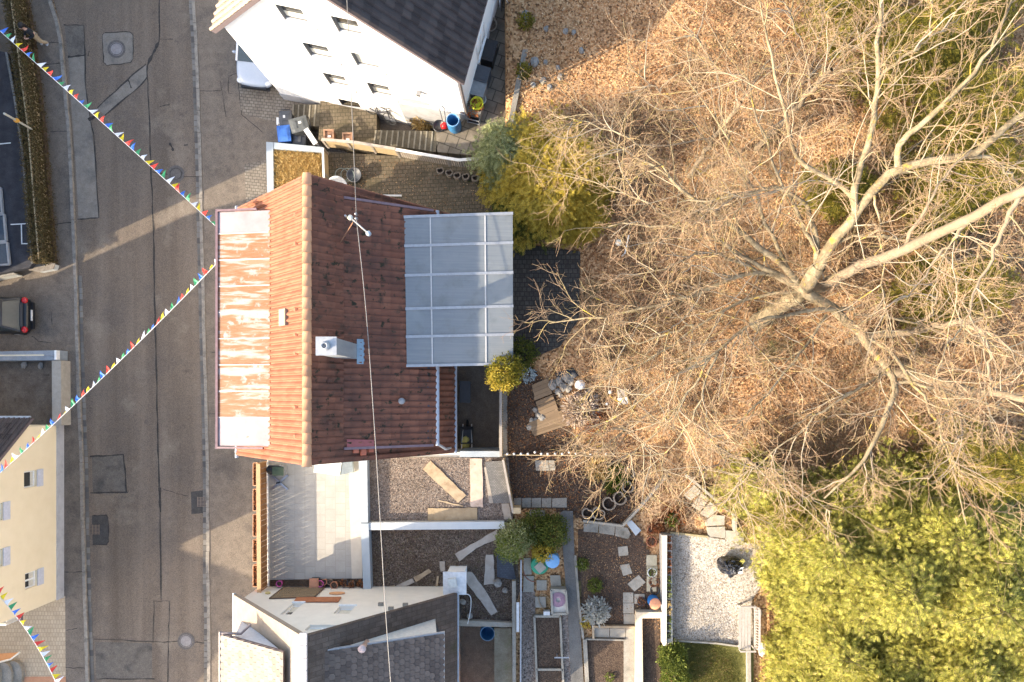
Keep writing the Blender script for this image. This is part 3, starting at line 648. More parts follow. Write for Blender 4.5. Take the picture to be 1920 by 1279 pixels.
# fittings on the roof
sl_l = lambda t, y, d=0: V((XR - t * (XR - XL), y, ZR - t * (ZR - ZL))) + V((-(ZR - ZL), 0, XR - XL)).normalized() * d * (1)
nl = V((-(ZR - ZL), 0, (XR - XL))).normalized(); nr = V(((ZR - ZE), 0, XE - XR)).normalized(); nd = V((DZ0 - DZ1, 0, DX1 - DX0)).normalized()
def bump(mb, c, n, U, w, l, h):
    Vv = n.cross(U).normalized()
    mb.add([c + U * (a * w) + Vv * (b * l) + n * z for z, s in ((0, 1), (h, .55)) for a, b in ((-s, -s), (s, -s), (s, s), (-s, s))], [(4, 5, 6, 7), (0, 1, 5, 4), (1, 2, 6, 5), (2, 3, 7, 6), (3, 0, 4, 7)])
for y in (6.35, 5.35, 3.05, 1.55, -1.35, 2.2, -.35):
    mb = MB(); bump(mb, V((XR - .52, y, ZR - .52 * (ZR - ZL) / (XR - XL))) + nl * .03, nl, V((0, 1, 0)), .09, .11, .075); mb.build('vent_tile', m_tile_o, hs)
for y in (6.0, 4.0, 2.2, .6, -.9):
    mb = MB(); bump(mb, V((XR + .55, y, ZR - .55 * (ZR - ZE) / (XE - XR))) + nr * .03, nr, V((0, 1, 0)), .1, .12, .07); mb.build('vent_tile', m_tile_d, hs)
c = V((XR - 1.15, 2.85, ZR - 1.15 * (ZR - ZL) / (XR - XL)))
U, Vv = V((0, 1, 0)), nl.cross(V((0, 1, 0)))
rw = MB(); rw.add([c + U * (a * .3) + Vv * (b * .26) + nl * z for z in (0.0, .14) for a, b in ((-1, -1), (1, -1), (1, 1), (-1, 1))], [(0, 1, 5, 4), (1, 2, 6, 5), (2, 3, 7, 6), (3, 0, 4, 7), (4, 5, 6, 7)])
rh = rw.build('roof_hatch', flat('hatch_frame', (.26, .22, .17), .7), hs)
MB().face([c + U * (a * .25) + Vv * (b * .2) + nl * .15 for a, b in ((-1, -1), (1, -1), (1, 1), (-1, 1))]).build('pane', flat('hatch_glass', (.36, .34, .26), .2), rh)
# chimney clad in zinc
zt = 10.9; kk = (H - zt) / F
cx0, cx1, cy0, cy1 = (593 - CX) * kk, (631 - CX) * kk, -(666 - CY) * kk, -(632 - CY) * kk
ch = MB().box(((cx0 + cx1) / 2, (cy0 + cy1) / 2, (zt + 6.4) / 2 - .03), (cx1 - cx0 - .05, cy1 - cy0 - .05, zt - 6.4)).build('chimney', m_zincwall, hs)
MB().box(((cx0 + cx1) / 2, (cy0 + cy1) / 2, zt), (cx1 - cx0 + .02, cy1 - cy0 + .02, .07)).build('chimney_cap', m_alu, ch)
MB().lathe(((cx0 + cx1) / 2 - .02, (cy0 + cy1) / 2, zt + .035), [(.15, 0), (.15, .05), (.12, .06), (.12, .16), (.08, .17), (.08, .05)], 16).build('flue', m_alu, ch, True)
zb = ZR - (cx1 - XR) * (ZR - ZE) / (XE - XR)
dz_ = lambda x: DZ0 - (x - DX0) * (DZ0 - DZ1) / (DX1 - DX0)
c = V((cx1 - .02, (cy0 + cy1) / 2, dz_(cx1 - .02))) + nd * .05
mb = MB(); Ud = V((0, 1, 0)); Vd = V((DX1 - DX0, 0, DZ1 - DZ0)).normalized()
for s in range(-4, 5): mb.add([c + Ud * (s * .1 - .05) - Vd * .05 + nd * .03, c + Ud * (s * .1 + .05) - Vd * .05 + nd * .03, c + Ud * (s * .1 + .05) + Vd * (.2 + .03 * (s % 2)) + nd * .03, c + Ud * (s * .1 - .05) + Vd * (.2 + .03 * (s % 2)) + nd * .03], [(0, 1, 2, 3)])
mb.build('flashing_apron', flat('lead_apron', (.20, .27, .32), .5), ch)
p = V((-4.95, 0, 0)); q = V((-4.95, -.14, dz_(-4.95)))
MB().lathe(q + V((0, 0, -.1)), [(.09, 0), (.09, .42), (.12, .43), (.12, .5), (.02, .54)], 12).build('vent_pipe', flat('grey_plastic', (.25, .26, .27), .5), hs, True)
mb = MB()
q0 = V((-6.5, DY0 - .12, 7.9))
for k in range(3): mb.box(q0 + V((.22 * k, .02 - .1 * (k % 2), -.22 * k + .12)), (.2, .22, .1), .2 * k, Matrix.Rotation(.7, 3, 'Y'))
mb.build('loose_tile', m_red if False else flat('red_tile', (.45, .13, .07), .7), hs)
MB().ext([(-6.75, DY0 + .3, dz_(-6.75) + .075), (-5.9, DY0 + .25, dz_(-5.9) + .075), (-5.9, DY0 + .02, dz_(-5.9) + .075), (-6.75, DY0 + .02, dz_(-6.75) + .075)], nd * .01).build('flashing', flat('red_flashing', (.27, .075, .07), .6), hs)
# roof mast with insulators
def dpt(px, py): # point on dormer roof
    for z in [6.4 + .02 * i for i in range(110)]:
        q = P(px, py, z)
        if abs(dz_(q.x) - z) < .03: return q
    return P(px, py, 7)
base = dpt(668, 424); ms = thing('service_mast', 'rusty electricity mast with stay and insulators on the brown roof', 'mast', base)
top = P(659, 410, base.z + 1.5)
MB().tube([base + V((0, 0, -.1)), V((base.x, base.y, base.z + 1.55))], .035, 8).build('pole', m_steel, ms)
a, b = P(657, 408, base.z + 1.35), P(691, 438, base.z + 1.0)
MB().tube([a, b], .028, 8).build('crossarm', flat('galvanised', (.46, .43, .38), .5), ms)
MB().lathe(a, [(.02, -.1), (.09, -.06), (.09, .05), (.05, .1)], 12).build('insulator', flat('ceramic_white', (.62, .58, .48), .3), ms, True)
MB().lathe(b, [(.02, -.1), (.09, -.06), (.09, .05), (.05, .1)], 12).build('insulator', flat('ceramic_grey', (.36, .42, .47), .3), ms, True)
MB().lathe(P(668, 402, base.z + 1.35), [(.02, -.12), (.05, -.08), (.05, .08), (.03, .12)], 10).lathe(P(668, 410, base.z + 1.3), [(.05, -.08), (.07, .0), (.03, .1)], 10).build('clamp', m_steel, ms, True)
MB().tube([P(662, 417, base.z + 1.3), dpt(607, 505) + V((0, 0, .05))], .018, 6).build('stay', flat('rusty_steel', (.26, .13, .07), .8), ms)
MB().lathe(dpt(607, 504), [(.09, 0), (.08, .1), (.03, .14)], 10).build('anchor', m_stone, ms)
# wall dish, antenna etc. on top gable
d = thing('satellite_dish', 'pale round satellite dish on the patio side of the tiled house', 'satellite dish', P(634, 346, 4.6))
mb = MB(); mb.lathe((0, 0, 0), [(.0, .0), (.2, .03), (.38, .1), (.4, .12), (.36, .10), (.2, .045), (.0, .02)], 22)
o = mb.build('reflector', m_white, d, True, local=True); o.rotation_euler = (R(35), 0, 0)
mb = MB().tube([(0, -.6, -.15), (0, 0, -.02)], .025, 6); mb.build('bracket', m_steel, d, local=True)
# ---------------------------------------------------------------- white house at the top
WA, WB = (-11.75, 13.95), (-3.05, 12.15); wd = V((.27, .963, 0)).normalized()
wu = V((WB[0] - WA[0], WB[1] - WA[1], 0)).normalized(); Lw = (V((*WB, 0)) - V((*WA, 0))).length
wn = (-wu.y, wu.x)          # inwards
wh = thing('white_house', 'white rendered house with steep dark tiled roof at the top', 'house', ((WA[0] + WB[0]) / 2, 17, 0))
ZWE, ZWR = 7.25, 12.35
WQ = {'W1': [(514, 7.5), (535, 38), (561, 16), (575, 38)], 'W2': [(619, 29.5), (635.5, 61), (664, 40), (676, 60)], 'W3': [(566, 79), (583, 106), (607, 88), (619.5, 103)],
      'W4': [(656, 97.5), (671, 124), (693, 105), (707.5, 122)], 'W5': [(604.5, 136), (619, 159), (640, 142.5), (651, 157)], 'W6': [(687.5, 154.5), (699, 177), (722.5, 160), (731, 174)],
      'W7': [(633, 185), (646, 202), (669, 191), (675, 202)]}
def ghole(q):
    a, b, c, d = [fuv(x, y, WA, WB) for x, y in q]
    return (min(a[0], b[0]), b[1], max(c[0], d[0]) + .04, a[1])
holes = {k: ghole(q) for k, q in WQ.items()}
D = .17
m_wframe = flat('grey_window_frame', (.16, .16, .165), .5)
mb = MB(); pt = wall(mb, WA, WB, [(0, 0), (Lw, 0), (Lw, ZWE), (Lw / 2, ZWR), (0, ZWE)], list(holes.values()), D, wn)
dp = wd * 14
a, b = V((*WA, 0)), V((*WB, 0))
for q0, q1 in ((a + dp, a), (b, b + dp)): mb.face([q0, q1, q1 + V((0, 0, ZWE)), q0 + V((0, 0, ZWE))])
r0 = (a + b) / 2 + V((0, 0, ZWR))
mb.face([b + dp, a + dp, a + dp + V((0, 0, ZWE)), r0 + dp, b + dp + V((0, 0, ZWE))])
mb.build('wall', m_whitewall, wh)
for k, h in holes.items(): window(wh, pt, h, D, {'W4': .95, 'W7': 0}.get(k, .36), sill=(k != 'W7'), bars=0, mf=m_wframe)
# plinth, niche, lamp, house oval
mb = MB(); mb.ext([pt(-.03, 0, -.03), pt(5.2, 0, -.03), pt(5.2, 1.35, -.03), pt(3.2, .95, -.03), pt(-.03, .75, -.03)], V((wn[0], wn[1], 0)) * .028)
mb.ext([pt(5.9, 0, -.03), pt(Lw + .02, 0, -.03), pt(Lw + .02, 2.95, -.03), pt(5.9, 2.65, -.03)], V((wn[0], wn[1], 0)) * .028)
mb.build('plinth', m_plinth, wh)
u, z = fuv(778, 190, WA, WB)
mb = MB(); oc = [pt(u + .62 * math.cos(t), z + .22 * math.sin(t), -.02) for t in [2 * math.pi * k / 28 for k in range(28)]]
mb.ext(oc, V((wn[0], wn[1], 0)) * .018).build('wall_plaque', flat('plaque_grey', (.40, .42, .41), .7), wh)
u, z = fuv(786, 171, WA, WB)
MB().box(pt(u, z, -.1), (.16, .2, .16), math.atan2(wu.y, wu.x)).build('wall_lamp', m_steel, wh)
for k in ('W1', 'W2', 'W3', 'W4', 'W5', 'W6'):
    h = holes[k]; MB().tube([pt(h[2] + .22, h[1] - .1, 0), pt(h[2] + .22, h[1] - .1, -.09)], .025, 6).build('shutter_catch', m_steel, wh)
# roof slopes of the white house
def slopes(par, eA, eB, rid, dvec, over, mL, mR, tw, ch, prof):
    """gable roof: eA / eB eave corners of the gable, rid apex, dvec depth"""
    for e, m, s in ((eA, mL, 1), (eB, mR, -1)):
        dn = (rid - e); e2 = e - dn.normalized() * over; up_ = rid - e2
        O = e2 - dvec.normalized() * .3
        tiles(O + V((0, 0, .1)), dvec, up_, dvec.length + .3, up_.length, tw, ch, prof).build('roof', m, par)
        nn = dvec.normalized().cross(up_.normalized())
        if nn.z < 0: nn = -nn
        MB().ext([O + V((0, 0, .08)), O + dvec + V((0, 0, .08)), O + dvec + up_ + V((0, 0, .08)), O + up_ + V((0, 0, .08))], -nn * .16).build('roof_deck', m_darkdeck, par)
m_darkdeck = flat('eave_board', (.13, .10, .10), .7)
slopes(wh, a + V((0, 0, ZWE)), b + V((0, 0, ZWE)), r0, dp, .55, M('brown_tile_sun_tone', [(.30, .23, .17), (.38, .30, .22)], 4, .8, island=True), m_darkroof, .3, .36, .06)  # left slope's paler tile colour stands in for sunlight
MB().tube([b + V((0, 0, ZWE - .42)) + V((.36, -.07, 0)) - wd * .3, b + dp + V((.36, -.07, ZWE - .42))], .07, 8).build('gutter', flat('brown_gutter', (.10, .08, .085), .5), wh)
MB().tube([b + V((.12, -.05, ZWE - .3)), b + V((.1, -.05, 2.3))], .055, 8).build('downpipe', flat('brown_pipe', (.16, .13, .12), .5), wh)
# side windows towards the path
for s0, s1, z0, z1 in ((2.2, 3.3, 3.3, 4.5), (5.2, 6.3, 3.3, 4.5), (5.4, 6.2, 5.4, 6.4)):
    q = lambda s, z, d: b + wd * s + V((0, 0, z)) - V((wd.y, -wd.x, 0)) * d
    window(wh, q, (s0, z0, s1, z1), .02, .3, True)
# ---------------------------------------------------------------- cream house at the left
CA, CB = (-22.1, -1.28), (-22.1, -9.33); Lc = 8.05
cr = thing('cream_house', 'cream rendered house with white framed windows beside the street', 'house', (-26, -5.3, 0))
cw = {'a': [(45, 885), (45, 916), (68, 881), (68, 912)], 'b': [(47, 1075), (47, 1106), (69, 1069), (69, 1098)]}
def chole(q):
    p = [fuv(x, y, CA, CB) for x, y in q]; us = sorted(t[0] for t in p); zs = sorted(t[1] for t in p)
    return ((us[0] + us[1]) / 2, (zs[0] + zs[1]) / 2, (us[2] + us[3]) / 2, (zs[2] + zs[3]) / 2)
hl = [chole(q) for q in cw.values()]
zz = [hl[0][1], hl[0][3]]
hl += [(hl[0][0] + 1.15, 4.05, hl[0][2] + 1.15, 5.2), (hl[0][0] + 3.05, 4.05, hl[0][2] + 3.05, 5.2)]
mb = MB(); cpt = wall(mb, CA, CB, [(0, 0), (Lc, 0), (Lc, 6.6), (4.1, 7.3), (0, 3.15)], hl, .14, (-1, 0))
for y, zt_ in ((CA[1], 3.15), (CB[1], 6.6)):
    q = [V((-22.1, y, 0)), V((-34, y, 0)), V((-34, y, zt_)), V((-22.1, y, zt_))]; mb.face(q if y == CB[1] else q[::-1])
mb.build('wall', m_cream, cr)
MB().box((-30.6, -5.3, 4), (5.9, 7.9, 8)).build('shade_block', m_cream, cr)  # unseen block added to close a gap in the street's shade
for i, h in enumerate(hl):
    w = window(cr, cpt, h, .14, .25 if i != 1 else .45, sill=False, bars=1 if i == 1 else 0)
    MB().ext([cpt(h[0] - .02, h[1] - .42, -.02), cpt(h[2] + .02, h[1] - .42, -.02), cpt(h[2] + .02, h[1] - .01, -.02), cpt(h[0] - .02, h[1] - .01, -.02)], (.018, 0, 0)).build('parapet_panel', flat('blue_grey_panel', (.52, .53, .58), .7), w)
MB().box((-22.08, (CA[1] + CB[1]) / 2, .35), (.05, Lc + .04, .5)).build('plinth', m_plinth, cr)
rv = V((0, -5.38 + 1.28 + .35, 7.35 - 3.15 + .38))
O = V((-21.75, CA[1] + .35, 2.83))
tiles(O, (-1, 0, 0), rv, 12, rv.length, .22, .34, .03).build('roof', m_darkroof, cr)
MB().ext([O + V((0, 0, -.03)), O + V((-12, 0, -.03)), O + V((-12, 0, -.03)) + rv, O + V((0, 0, -.03)) + rv], (0, 0, -.2)).build('roof_deck', m_darkdeck, cr)
rv2 = V((0, -4.3, -.75)); O2 = O + rv
MB().ext([O2, O2 + V((-12, 0, 0)), O2 + V((-12, 0, 0)) + rv2, O2 + rv2], (0, 0, -.2)).build('roof', m_darkroof, cr)
MB().tube([(-21.8, CA[1] + .42, 2.78), (-34, CA[1] + .42, 2.78)], .06, 8).build('gutter', m_gutter, cr)
# balcony at the lower corner
bx = MB()
q0, q1, q2 = P(-40, 1165, 3.0), P(32, 1165, 3.0), P(38, 1150, 3.0)
MB().prism([P(-60, 1164, 2.2), P(40, 1164, 2.2), P(40, 1128, 2.2), P(-60, 1128, 2.2)], .12).build('balcony_floor', flat('balcony_dark', (.12, .11, .12), .7), cr)
mb = MB()
for i in range(22): mb.beam(P(-60 + 4.5 * i, 1160, 2.25), P(-60 + 4.5 * i, 1160, 2.25) + V((0, 0, .85)), .06, .03)
for z in (2.3, 3.1): mb.beam(P(-62, 1160, 2.25) + V((0, 0, z - 2.25)), P(38, 1160, 2.25) + V((0, 0, z - 2.25)), .07, .05)
for i in range(6): mb.beam(P(38, 1160 - 6 * i, 2.25), P(38, 1160 - 6 * i, 2.25) + V((0, 0, .85)), .06, .03)
mb.build('balcony_railing', m_white, cr)
# ---------------------------------------------------------------- neighbouring houses beyond the left edge (they shade the street)
def plainhouse(name, label, x0, x1, y0, y1, ze, zr, along='y', wm=m_offwall, rm=m_darkroof):
    h = thing(name, label, 'house', ((x0 + x1) / 2, (y0 + y1) / 2, 0))
    xm, ym = (x0 + x1) / 2, (y0 + y1) / 2
    mb = MB()
    if along == 'y': mb.ext([V((x0, y0, 0)), V((x1, y0, 0)), V((x1, y0, ze)), V((xm, y0, zr)), V((x0, y0, ze))], (0, y1 - y0, 0))
    else: mb.ext([V((x0, y0, 0)), V((x0, y1, 0)), V((x0, y1, ze)), V((x0, ym, zr)), V((x0, y0, ze))], (x1 - x0, 0, 0))
    mb.build('wall', wm, h)
    o = .02; mb = MB()
    if along == 'y':
        mb.ext([V((x1 + o, y0 - o, ze)), V((x1 + o, y1 + o, ze)), V((xm, y1 + o, zr + .03)), V((xm, y0 - o, zr + .03))], (0, 0, .15)); mb.ext([V((x0 - o, y0 - o, ze)), V((x0 - o, y1 + o, ze)), V((xm, y1 + o, zr + .03)), V((xm, y0 - o, zr + .03))], (0, 0, .15))
    else:
        mb.ext([V((x0 - o, y0 - o, ze)), V((x1 + o, y0 - o, ze)), V((x1 + o, ym, zr + .03)), V((x0 - o, ym, zr + .03))], (0, 0, .15)); mb.ext([V((x0 - o, y1 + o, ze)), V((x1 + o, y1 + o, ze)), V((x1 + o, ym, zr + .03)), V((x0 - o, ym, zr + .03))], (0, 0, .15))
    mb.build('roof', rm, h)
    for i in range(3):
        if along == 'y':
            yy = y0 + (y1 - y0) * (i + .5) / 3; MB().box((x1 + .01, yy, 3.6), (.04, 1.1, 1.2)).build('window', m_glass, h)
    return h
plainhouse('tall_house', 'tall house whose shadow falls over the upper street', -36, -26, 4.95, 26, 8.2, 11.3)
plainhouse('tall_house', 'house behind the parked black car outside the left edge', -31, -27, -1.2, 1.95, 7.3, 8.8)
plainhouse('low_house', 'house below the beige forecourt outside the left edge', -42, -30, -21, -12.4, 6.2, 9.0, 'x')
# ---------------------------------------------------------------- gabled house at the bottom
BX0, BX1, BZE, BZR, BXR, BY, BD = -12.25, -3.3, 4.5, 9.75, -7.8, -8.2, 6.5
bh = thing('gabled_house', 'off-white gabled house with beaver tail tiled dormers at the bottom', 'house', (BXR, BY - 4, 0))
BA, BB = (BX0 + .3, BY), (BX1 - .25, BY)
bwq = {'a': [(549.8, 1131), (524.5, 1152.5), (570, 1131), (545, 1152)], 'b': [(639, 1136.5), (623, 1151), (668, 1137), (653, 1150)], 'c': [(583, 1171), (569, 1182.5), (632, 1172), (622, 1182)]}
bhl = [hole(q, BA, BB) for q in bwq.values()]
Lb = BB[0] - BA[0]; sl_ = (BZR - BZE) / (BXR - BX0)
mb = MB(); bpt = wall(mb, BA, BB, [(0, 0), (Lb, 0), (Lb, BZE + .2), (BXR - BA[0], BZR - .25), (0, BZE + .2)], bhl, .16, (0, -1))
for x, zt_ in ((BA[0], BZE + .2), (BB[0], BZE + .2)):
    q = [V((x, BY, 0)), V((x, BY - BD, 0)), V((x, BY - BD, zt_)), V((x, BY, zt_))]; mb.face(q if x == BB[0] else q[::-1])
mb.build('wall', m_offwall, bh)
for i, h in enumerate(bhl): window(bh, bpt, h, .16, .5, sill=(i < 2), bars=0 if i < 2 else 1)
for e, m, mdk in ((V((BX0, BY, BZE)), m_feltsun, 0), (V((BX1, BY, BZE - .15)), m_feltshade, 1)):  # felt colours carry sun on the left slope, shade on the right
    rid = V((BXR, BY, BZR)); upv = rid - e; nn = V((0, -1, 0)).cross(upv).normalized(); nn = nn if nn.z > 0 else -nn
    O = e + V((0, .18, 0))
    MB().ext([O + nn * .12, O + upv + nn * .12, O + upv + V((0, -BD, 0)) + nn * .12, O + V((0, -BD, 0)) + nn * .12], -nn * .2).build('roof', m, bh)
MB().tube([(BX0 - .07, BY + .2, BZE - .02), (BX0 - .07, BY - BD, BZE - .02)], .07, 8).build('gutter', m_gutter, bh)
MB().tube([(BX1 + .07, BY + .2, BZE - .2), (BX1 + .07, BY - BD, BZE - .2)], .07, 8).build('gutter', m_gutter, bh)
mb = MB()
for i in range(16): mb.box((BXR, BY + .1 - .42 * i, BZR + .15), (.24, .40, .12))
mb.build('ridge_tile', flat('pale_ridge', (.50, .47, .46), .7), bh)
# left shed dormer (sunlight put into the pale tile colour), ridge height down to the street
la, lb_, lr = P(415, 1190, 7.35), P(417, 1310, 7.35), P(572, 1222, 9.0)
O = V((la.x, la.y, 7.35)); upv = V((BXR - .9 - la.x, 0, 9.25 - 7.35)); Ld = 4.2
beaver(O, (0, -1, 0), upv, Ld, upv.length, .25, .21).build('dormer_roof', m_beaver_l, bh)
MB().ext([O + V((0, .02, -.02)), O + V((0, -Ld, -.02)), O + upv + V((0, -Ld, -.02)), O + upv + V((0, .02, -.02))], (0, 0, -.12)).build('dormer_deck', m_darkdeck, bh)
MB().ext([O + V((.45, -.1, -.1)), O + upv + V((0, -.1, -.15)), V((BX0 + .5, la.y - .1, BZE + .6))], (0, -Ld + .3, 0)).build('dormer_wall', flat('dormer_render', (.56, .57, .60), .9), bh)
MB().tube([O + V((-.06, .1, -.05)), O + V((-.06, -Ld, -.05))], .06, 8).tube([O + V((0, .05, -.03)), O + V((.75, .05, .05)), O + V((1.05, .35, -.1))], .05, 8).build('gutter', flat('brown_gutter2', (.22, .18, .17), .5), bh)
# right shed dormer (shade put into the darker tile colour)
ra = P(833, 1187, 7.3); O = V((ra.x, ra.y, 7.3)); upv = V((BXR + .35 - ra.x, 0, 9.35 - 7.3))
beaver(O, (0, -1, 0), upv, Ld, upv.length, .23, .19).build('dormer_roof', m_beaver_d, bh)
MB().ext([O + V((0, .03, -.02)), O + V((0, -Ld, -.02)), O + upv + V((0, -Ld, -.02)), O + upv + V((0, .03, -.02))], (0, 0, -.13)).build('dormer_deck', flat('grey_verge', (.40, .39, .39), .6), bh)
MB().ext([O + V((-.3, -.05, -.1)), O + upv + V((0, -.05, -.15)), V((BX1 - .7, ra.y - .05, BZE + .8))], (0, -Ld + .3, 0)).build('dormer_wall', flat('dormer_white', (.66, .63, .56), .9), bh)
MB().lathe(P(682, 1212, 8.75), [(.09, -.5), (.09, .2), (.14, .22), (.14, .3), (.02, .34)], 14).build('vent_pipe', flat('pink_pipe', (.50, .37, .33), .7), bh, True)
MB().box(P(812, 1184, 5.6), (.35, .25, .5), .4).build('vent_cowl', m_dgrey, bh)
for i, (x, y) in enumerate(((714, 1136), (733, 1144), (760, 1137))):
    u, z = fuv(x, y, BA, BB); MB().box(bpt(u, z, -.06), (.2, .14, .11)).build('wall_bracket', m_concold, bh)
# ---------------------------------------------------------------- garage block with terrace and gravel roofs
gb = thing('garage_block', 'low garage block with tiled terrace and gravel flat roofs', 'garage', (-6.5, -5.6, 0))
mb = MB(); ZT = 2.6
mb.box(((-11.7 - 1.65) / 2, (-2.4 - 8.16) / 2, 1.24), (10.05, 5.76, 2.48)); mb.prism(PL([(862, 1100), (968, 1100), (962, 1168), (862, 1166)], 2.47), 2.46)
mb.build('wall', m_offwall, gb)
MB().prism(PL([(503, 858), (673, 858), (681, 1098), (505, 1098)], ZT), .118).build('terrace_floor', m_terr, gb)
MB().prism(PL([(690, 858), (953, 858), (962, 978), (692, 980)], ZT), .118).build('gravel_roof', m_roofgrav, gb)
MB().prism(PL([(694, 994), (965, 992), (975, 1108), (958, 1166), (864, 1160), (862, 1120), (694, 1120)], ZT), .118).build('gravel_roof', m_moss, gb)
def cap(pts, z, h, m=m_caprail): return MB().prism(PL(pts, z), h).build('parapet', m, gb)
cap([(672, 855), (688, 855), (690, 980), (676, 980)], 3.05, .52); cap([(676, 981.5), (691, 981.5), (696, 1123), (682, 1123)], 3.05, .52)
cap([(691, 980), (945, 978), (947, 992), (691, 994)], 3.0, .47, M('white_metal_cap', [(.44, .47, .485), (.50, .52, .52)], 2, .5))
cap([(697, 1119.5), (850, 1118), (852, 1124), (697, 1125.5)], 2.85, .35); cap([(853, 1121), (861, 1121), (862, 1162), (855, 1166)], 2.85, .35, m_concold); cap([(855, 1167.5), (862, 1163), (960, 1168), (960, 1176), (856, 1174)], 2.85, .35, m_slab)
MB().prism(PL([(653, 862), (672.5, 862), (680, 1098), (660, 1098)], 2.625), .14).build('terrace_sun_strip', M('sun_strip_tone', [(.52, .45, .36), (.60, .53, .43)], 3, .8), gb)  # paler strip paints direct sun onto the terrace floor
# ================================================================ THINGS
# ---------------------------------------------------------------- glass canopy
zc0, zc1 = 7.12, 6.6
cn = thing('glass_canopy', 'translucent polycarbonate canopy roof with white bars behind the tiled house', 'canopy', (-3, 3.9, 2.4))
C00, C01, C10, C11 = P(757, 407, zc0), P(762, 686, zc0), P(962, 400, zc1), P(963, 682, zc1)
cp = lambda s, t, d=0: C00.lerp(C10, s).lerp(C01.lerp(C11, s), t) + V((0, 0, d))
ts = [0, .195, .393, .617, .805, 1]
for t0, t1 in zip(ts, ts[1:]):
    MB().ext([cp(.004, t0 + .006), cp(.996, t0 + .006), cp(.996, t1 - .006), cp(.004, t1 - .006)], (0, 0, -.016)).build('panel', m_canopy, cn)
for t in ts: MB().beam(cp(0, t, .012), cp(1, t, .012), .1, .045).build('glazing_bar', m_alu, cn)
for s in (.012, .988): MB().beam(cp(s, 0, -.05), cp(s, 1, -.05), .05, .06).build('edge_beam', m_alu, cn)
for s in (.24, .74): MB().beam(cp(s, 0.01, .01), cp(s, .99, .01), .05, .02).build('purlin', flat('timber_white', (.42, .41, .39), .6), cn)
for s, t in ((.9, .02), (.9, .98), (.9, .5)): q = cp(s, t, -.17); MB().box((q.x, q.y, (q.z + .1) / 2), (.12, .12, q.z - .1)).build('post', m_white, cn)
# ---------------------------------------------------------------- power cable
pw = [P(648, -60, 12.2), P(656, 120, 10.9), P(664, 300, 9.5), P(668, 402, 8.98)]
def curve(ctrl, n=14):
    out = []
    for i in range(len(ctrl) - 1):
        p0, p1, p2, p3 = ctrl[max(0, i - 1)], ctrl[i], ctrl[i + 1], ctrl[min(len(ctrl) - 1, i + 2)]
        for k in range(n):
            t = k / n; out.append(.5 * ((2 * p1) + (p2 - p0) * t + (2 * p0 - 5 * p1 + 4 * p2 - p3) * t * t + (3 * p1 - p0 - 3 * p2 + p3) * t ** 3))
    return out + [ctrl[-1]]
tag(MB().tube(curve(pw), .014, 5).build('power_cable', flat('dark_cable', (.13, .12, .11), .6)), 'dark overhead cable from the roof mast up past the white house', 'cable')
tag(MB().tube(curve([P(668, 408, 8.95), P(686, 580, 9.05), P(702, 800, 9.2), P(712, 960, 9.5), P(722, 1130, 9.9), P(734, 1300, 10.4)]), .014, 5).build('power_cable', m_cable), 'pale overhead cable from the roof mast down over the gravel roofs', 'cable')
# ---------------------------------------------------------------- pennant strings
FN = ['blue', 'green', 'white', 'yellow', 'red']
def bunting(label, a, b, n, start, step, blow, sag=.28):
    th = thing('bunting', label, 'bunting', a.lerp(b, .5), 'pennant strings across the street')
    pts = [a.lerp(b, i / 40) - V((0, 0, sag * 4 * (i / 40) * (1 - i / 40))) for i in range(41)]
    MB().tube(pts, .013, 4).build('string', m_white, th)
    d = (b - a).normalized()
    for i in range(n):
        t = (i + .5) / n; c = a.lerp(b, t) - V((0, 0, sag * 4 * t * (1 - t)))
        w = .21 * random.uniform(.85, 1.05); L = random.uniform(.22, .34)
        bl = (V(blow) + V((random.uniform(-.45, .45), random.uniform(-.35, .3), random.uniform(-.7, .3)))).normalized()
        cu = random.uniform(-.06, .06); mb = MB(); vs = []
        for r in range(4):
            f = r / 3; hw = w / 2 * (1 - f) + .004
            mid = c + bl * (L * f) + V((0, 0, cu * math.sin(f * 3.1) - .10 * f * f))
            off = V((0, 0, .035 * math.sin(f * 4 + i)))
            vs += [mid - d * hw - off * (1 - f), mid + off * .5, mid + d * hw - off * (1 - f)]
        mb.add(vs, [(3 * r + k, 3 * r + k + 1, 3 * r + k + 4, 3 * r + k + 3) for r in range(3) for k in range(2)])
        mb.build('pennant', FLAG[(start + step * i) % 5], th)
ZB = 5.6
bunting('upper pennant string running from the top left to the rusty dormer', P(-14, 46, ZB), P(414, 433, 6.7), 44, 4, 1, (.45, .85, .05))
bunting('middle pennant string crossing the street to the cream house', P(411, 489, 6.7), P(-12, 898, ZB), 45, 2, 1, (-.35, .93, .05))
bunting('short pennant string at the bottom left over the beige forecourt', P(-10, 1108, ZB), P(112, 1296, ZB), 19, 4, -1, (.8, .55, .05))
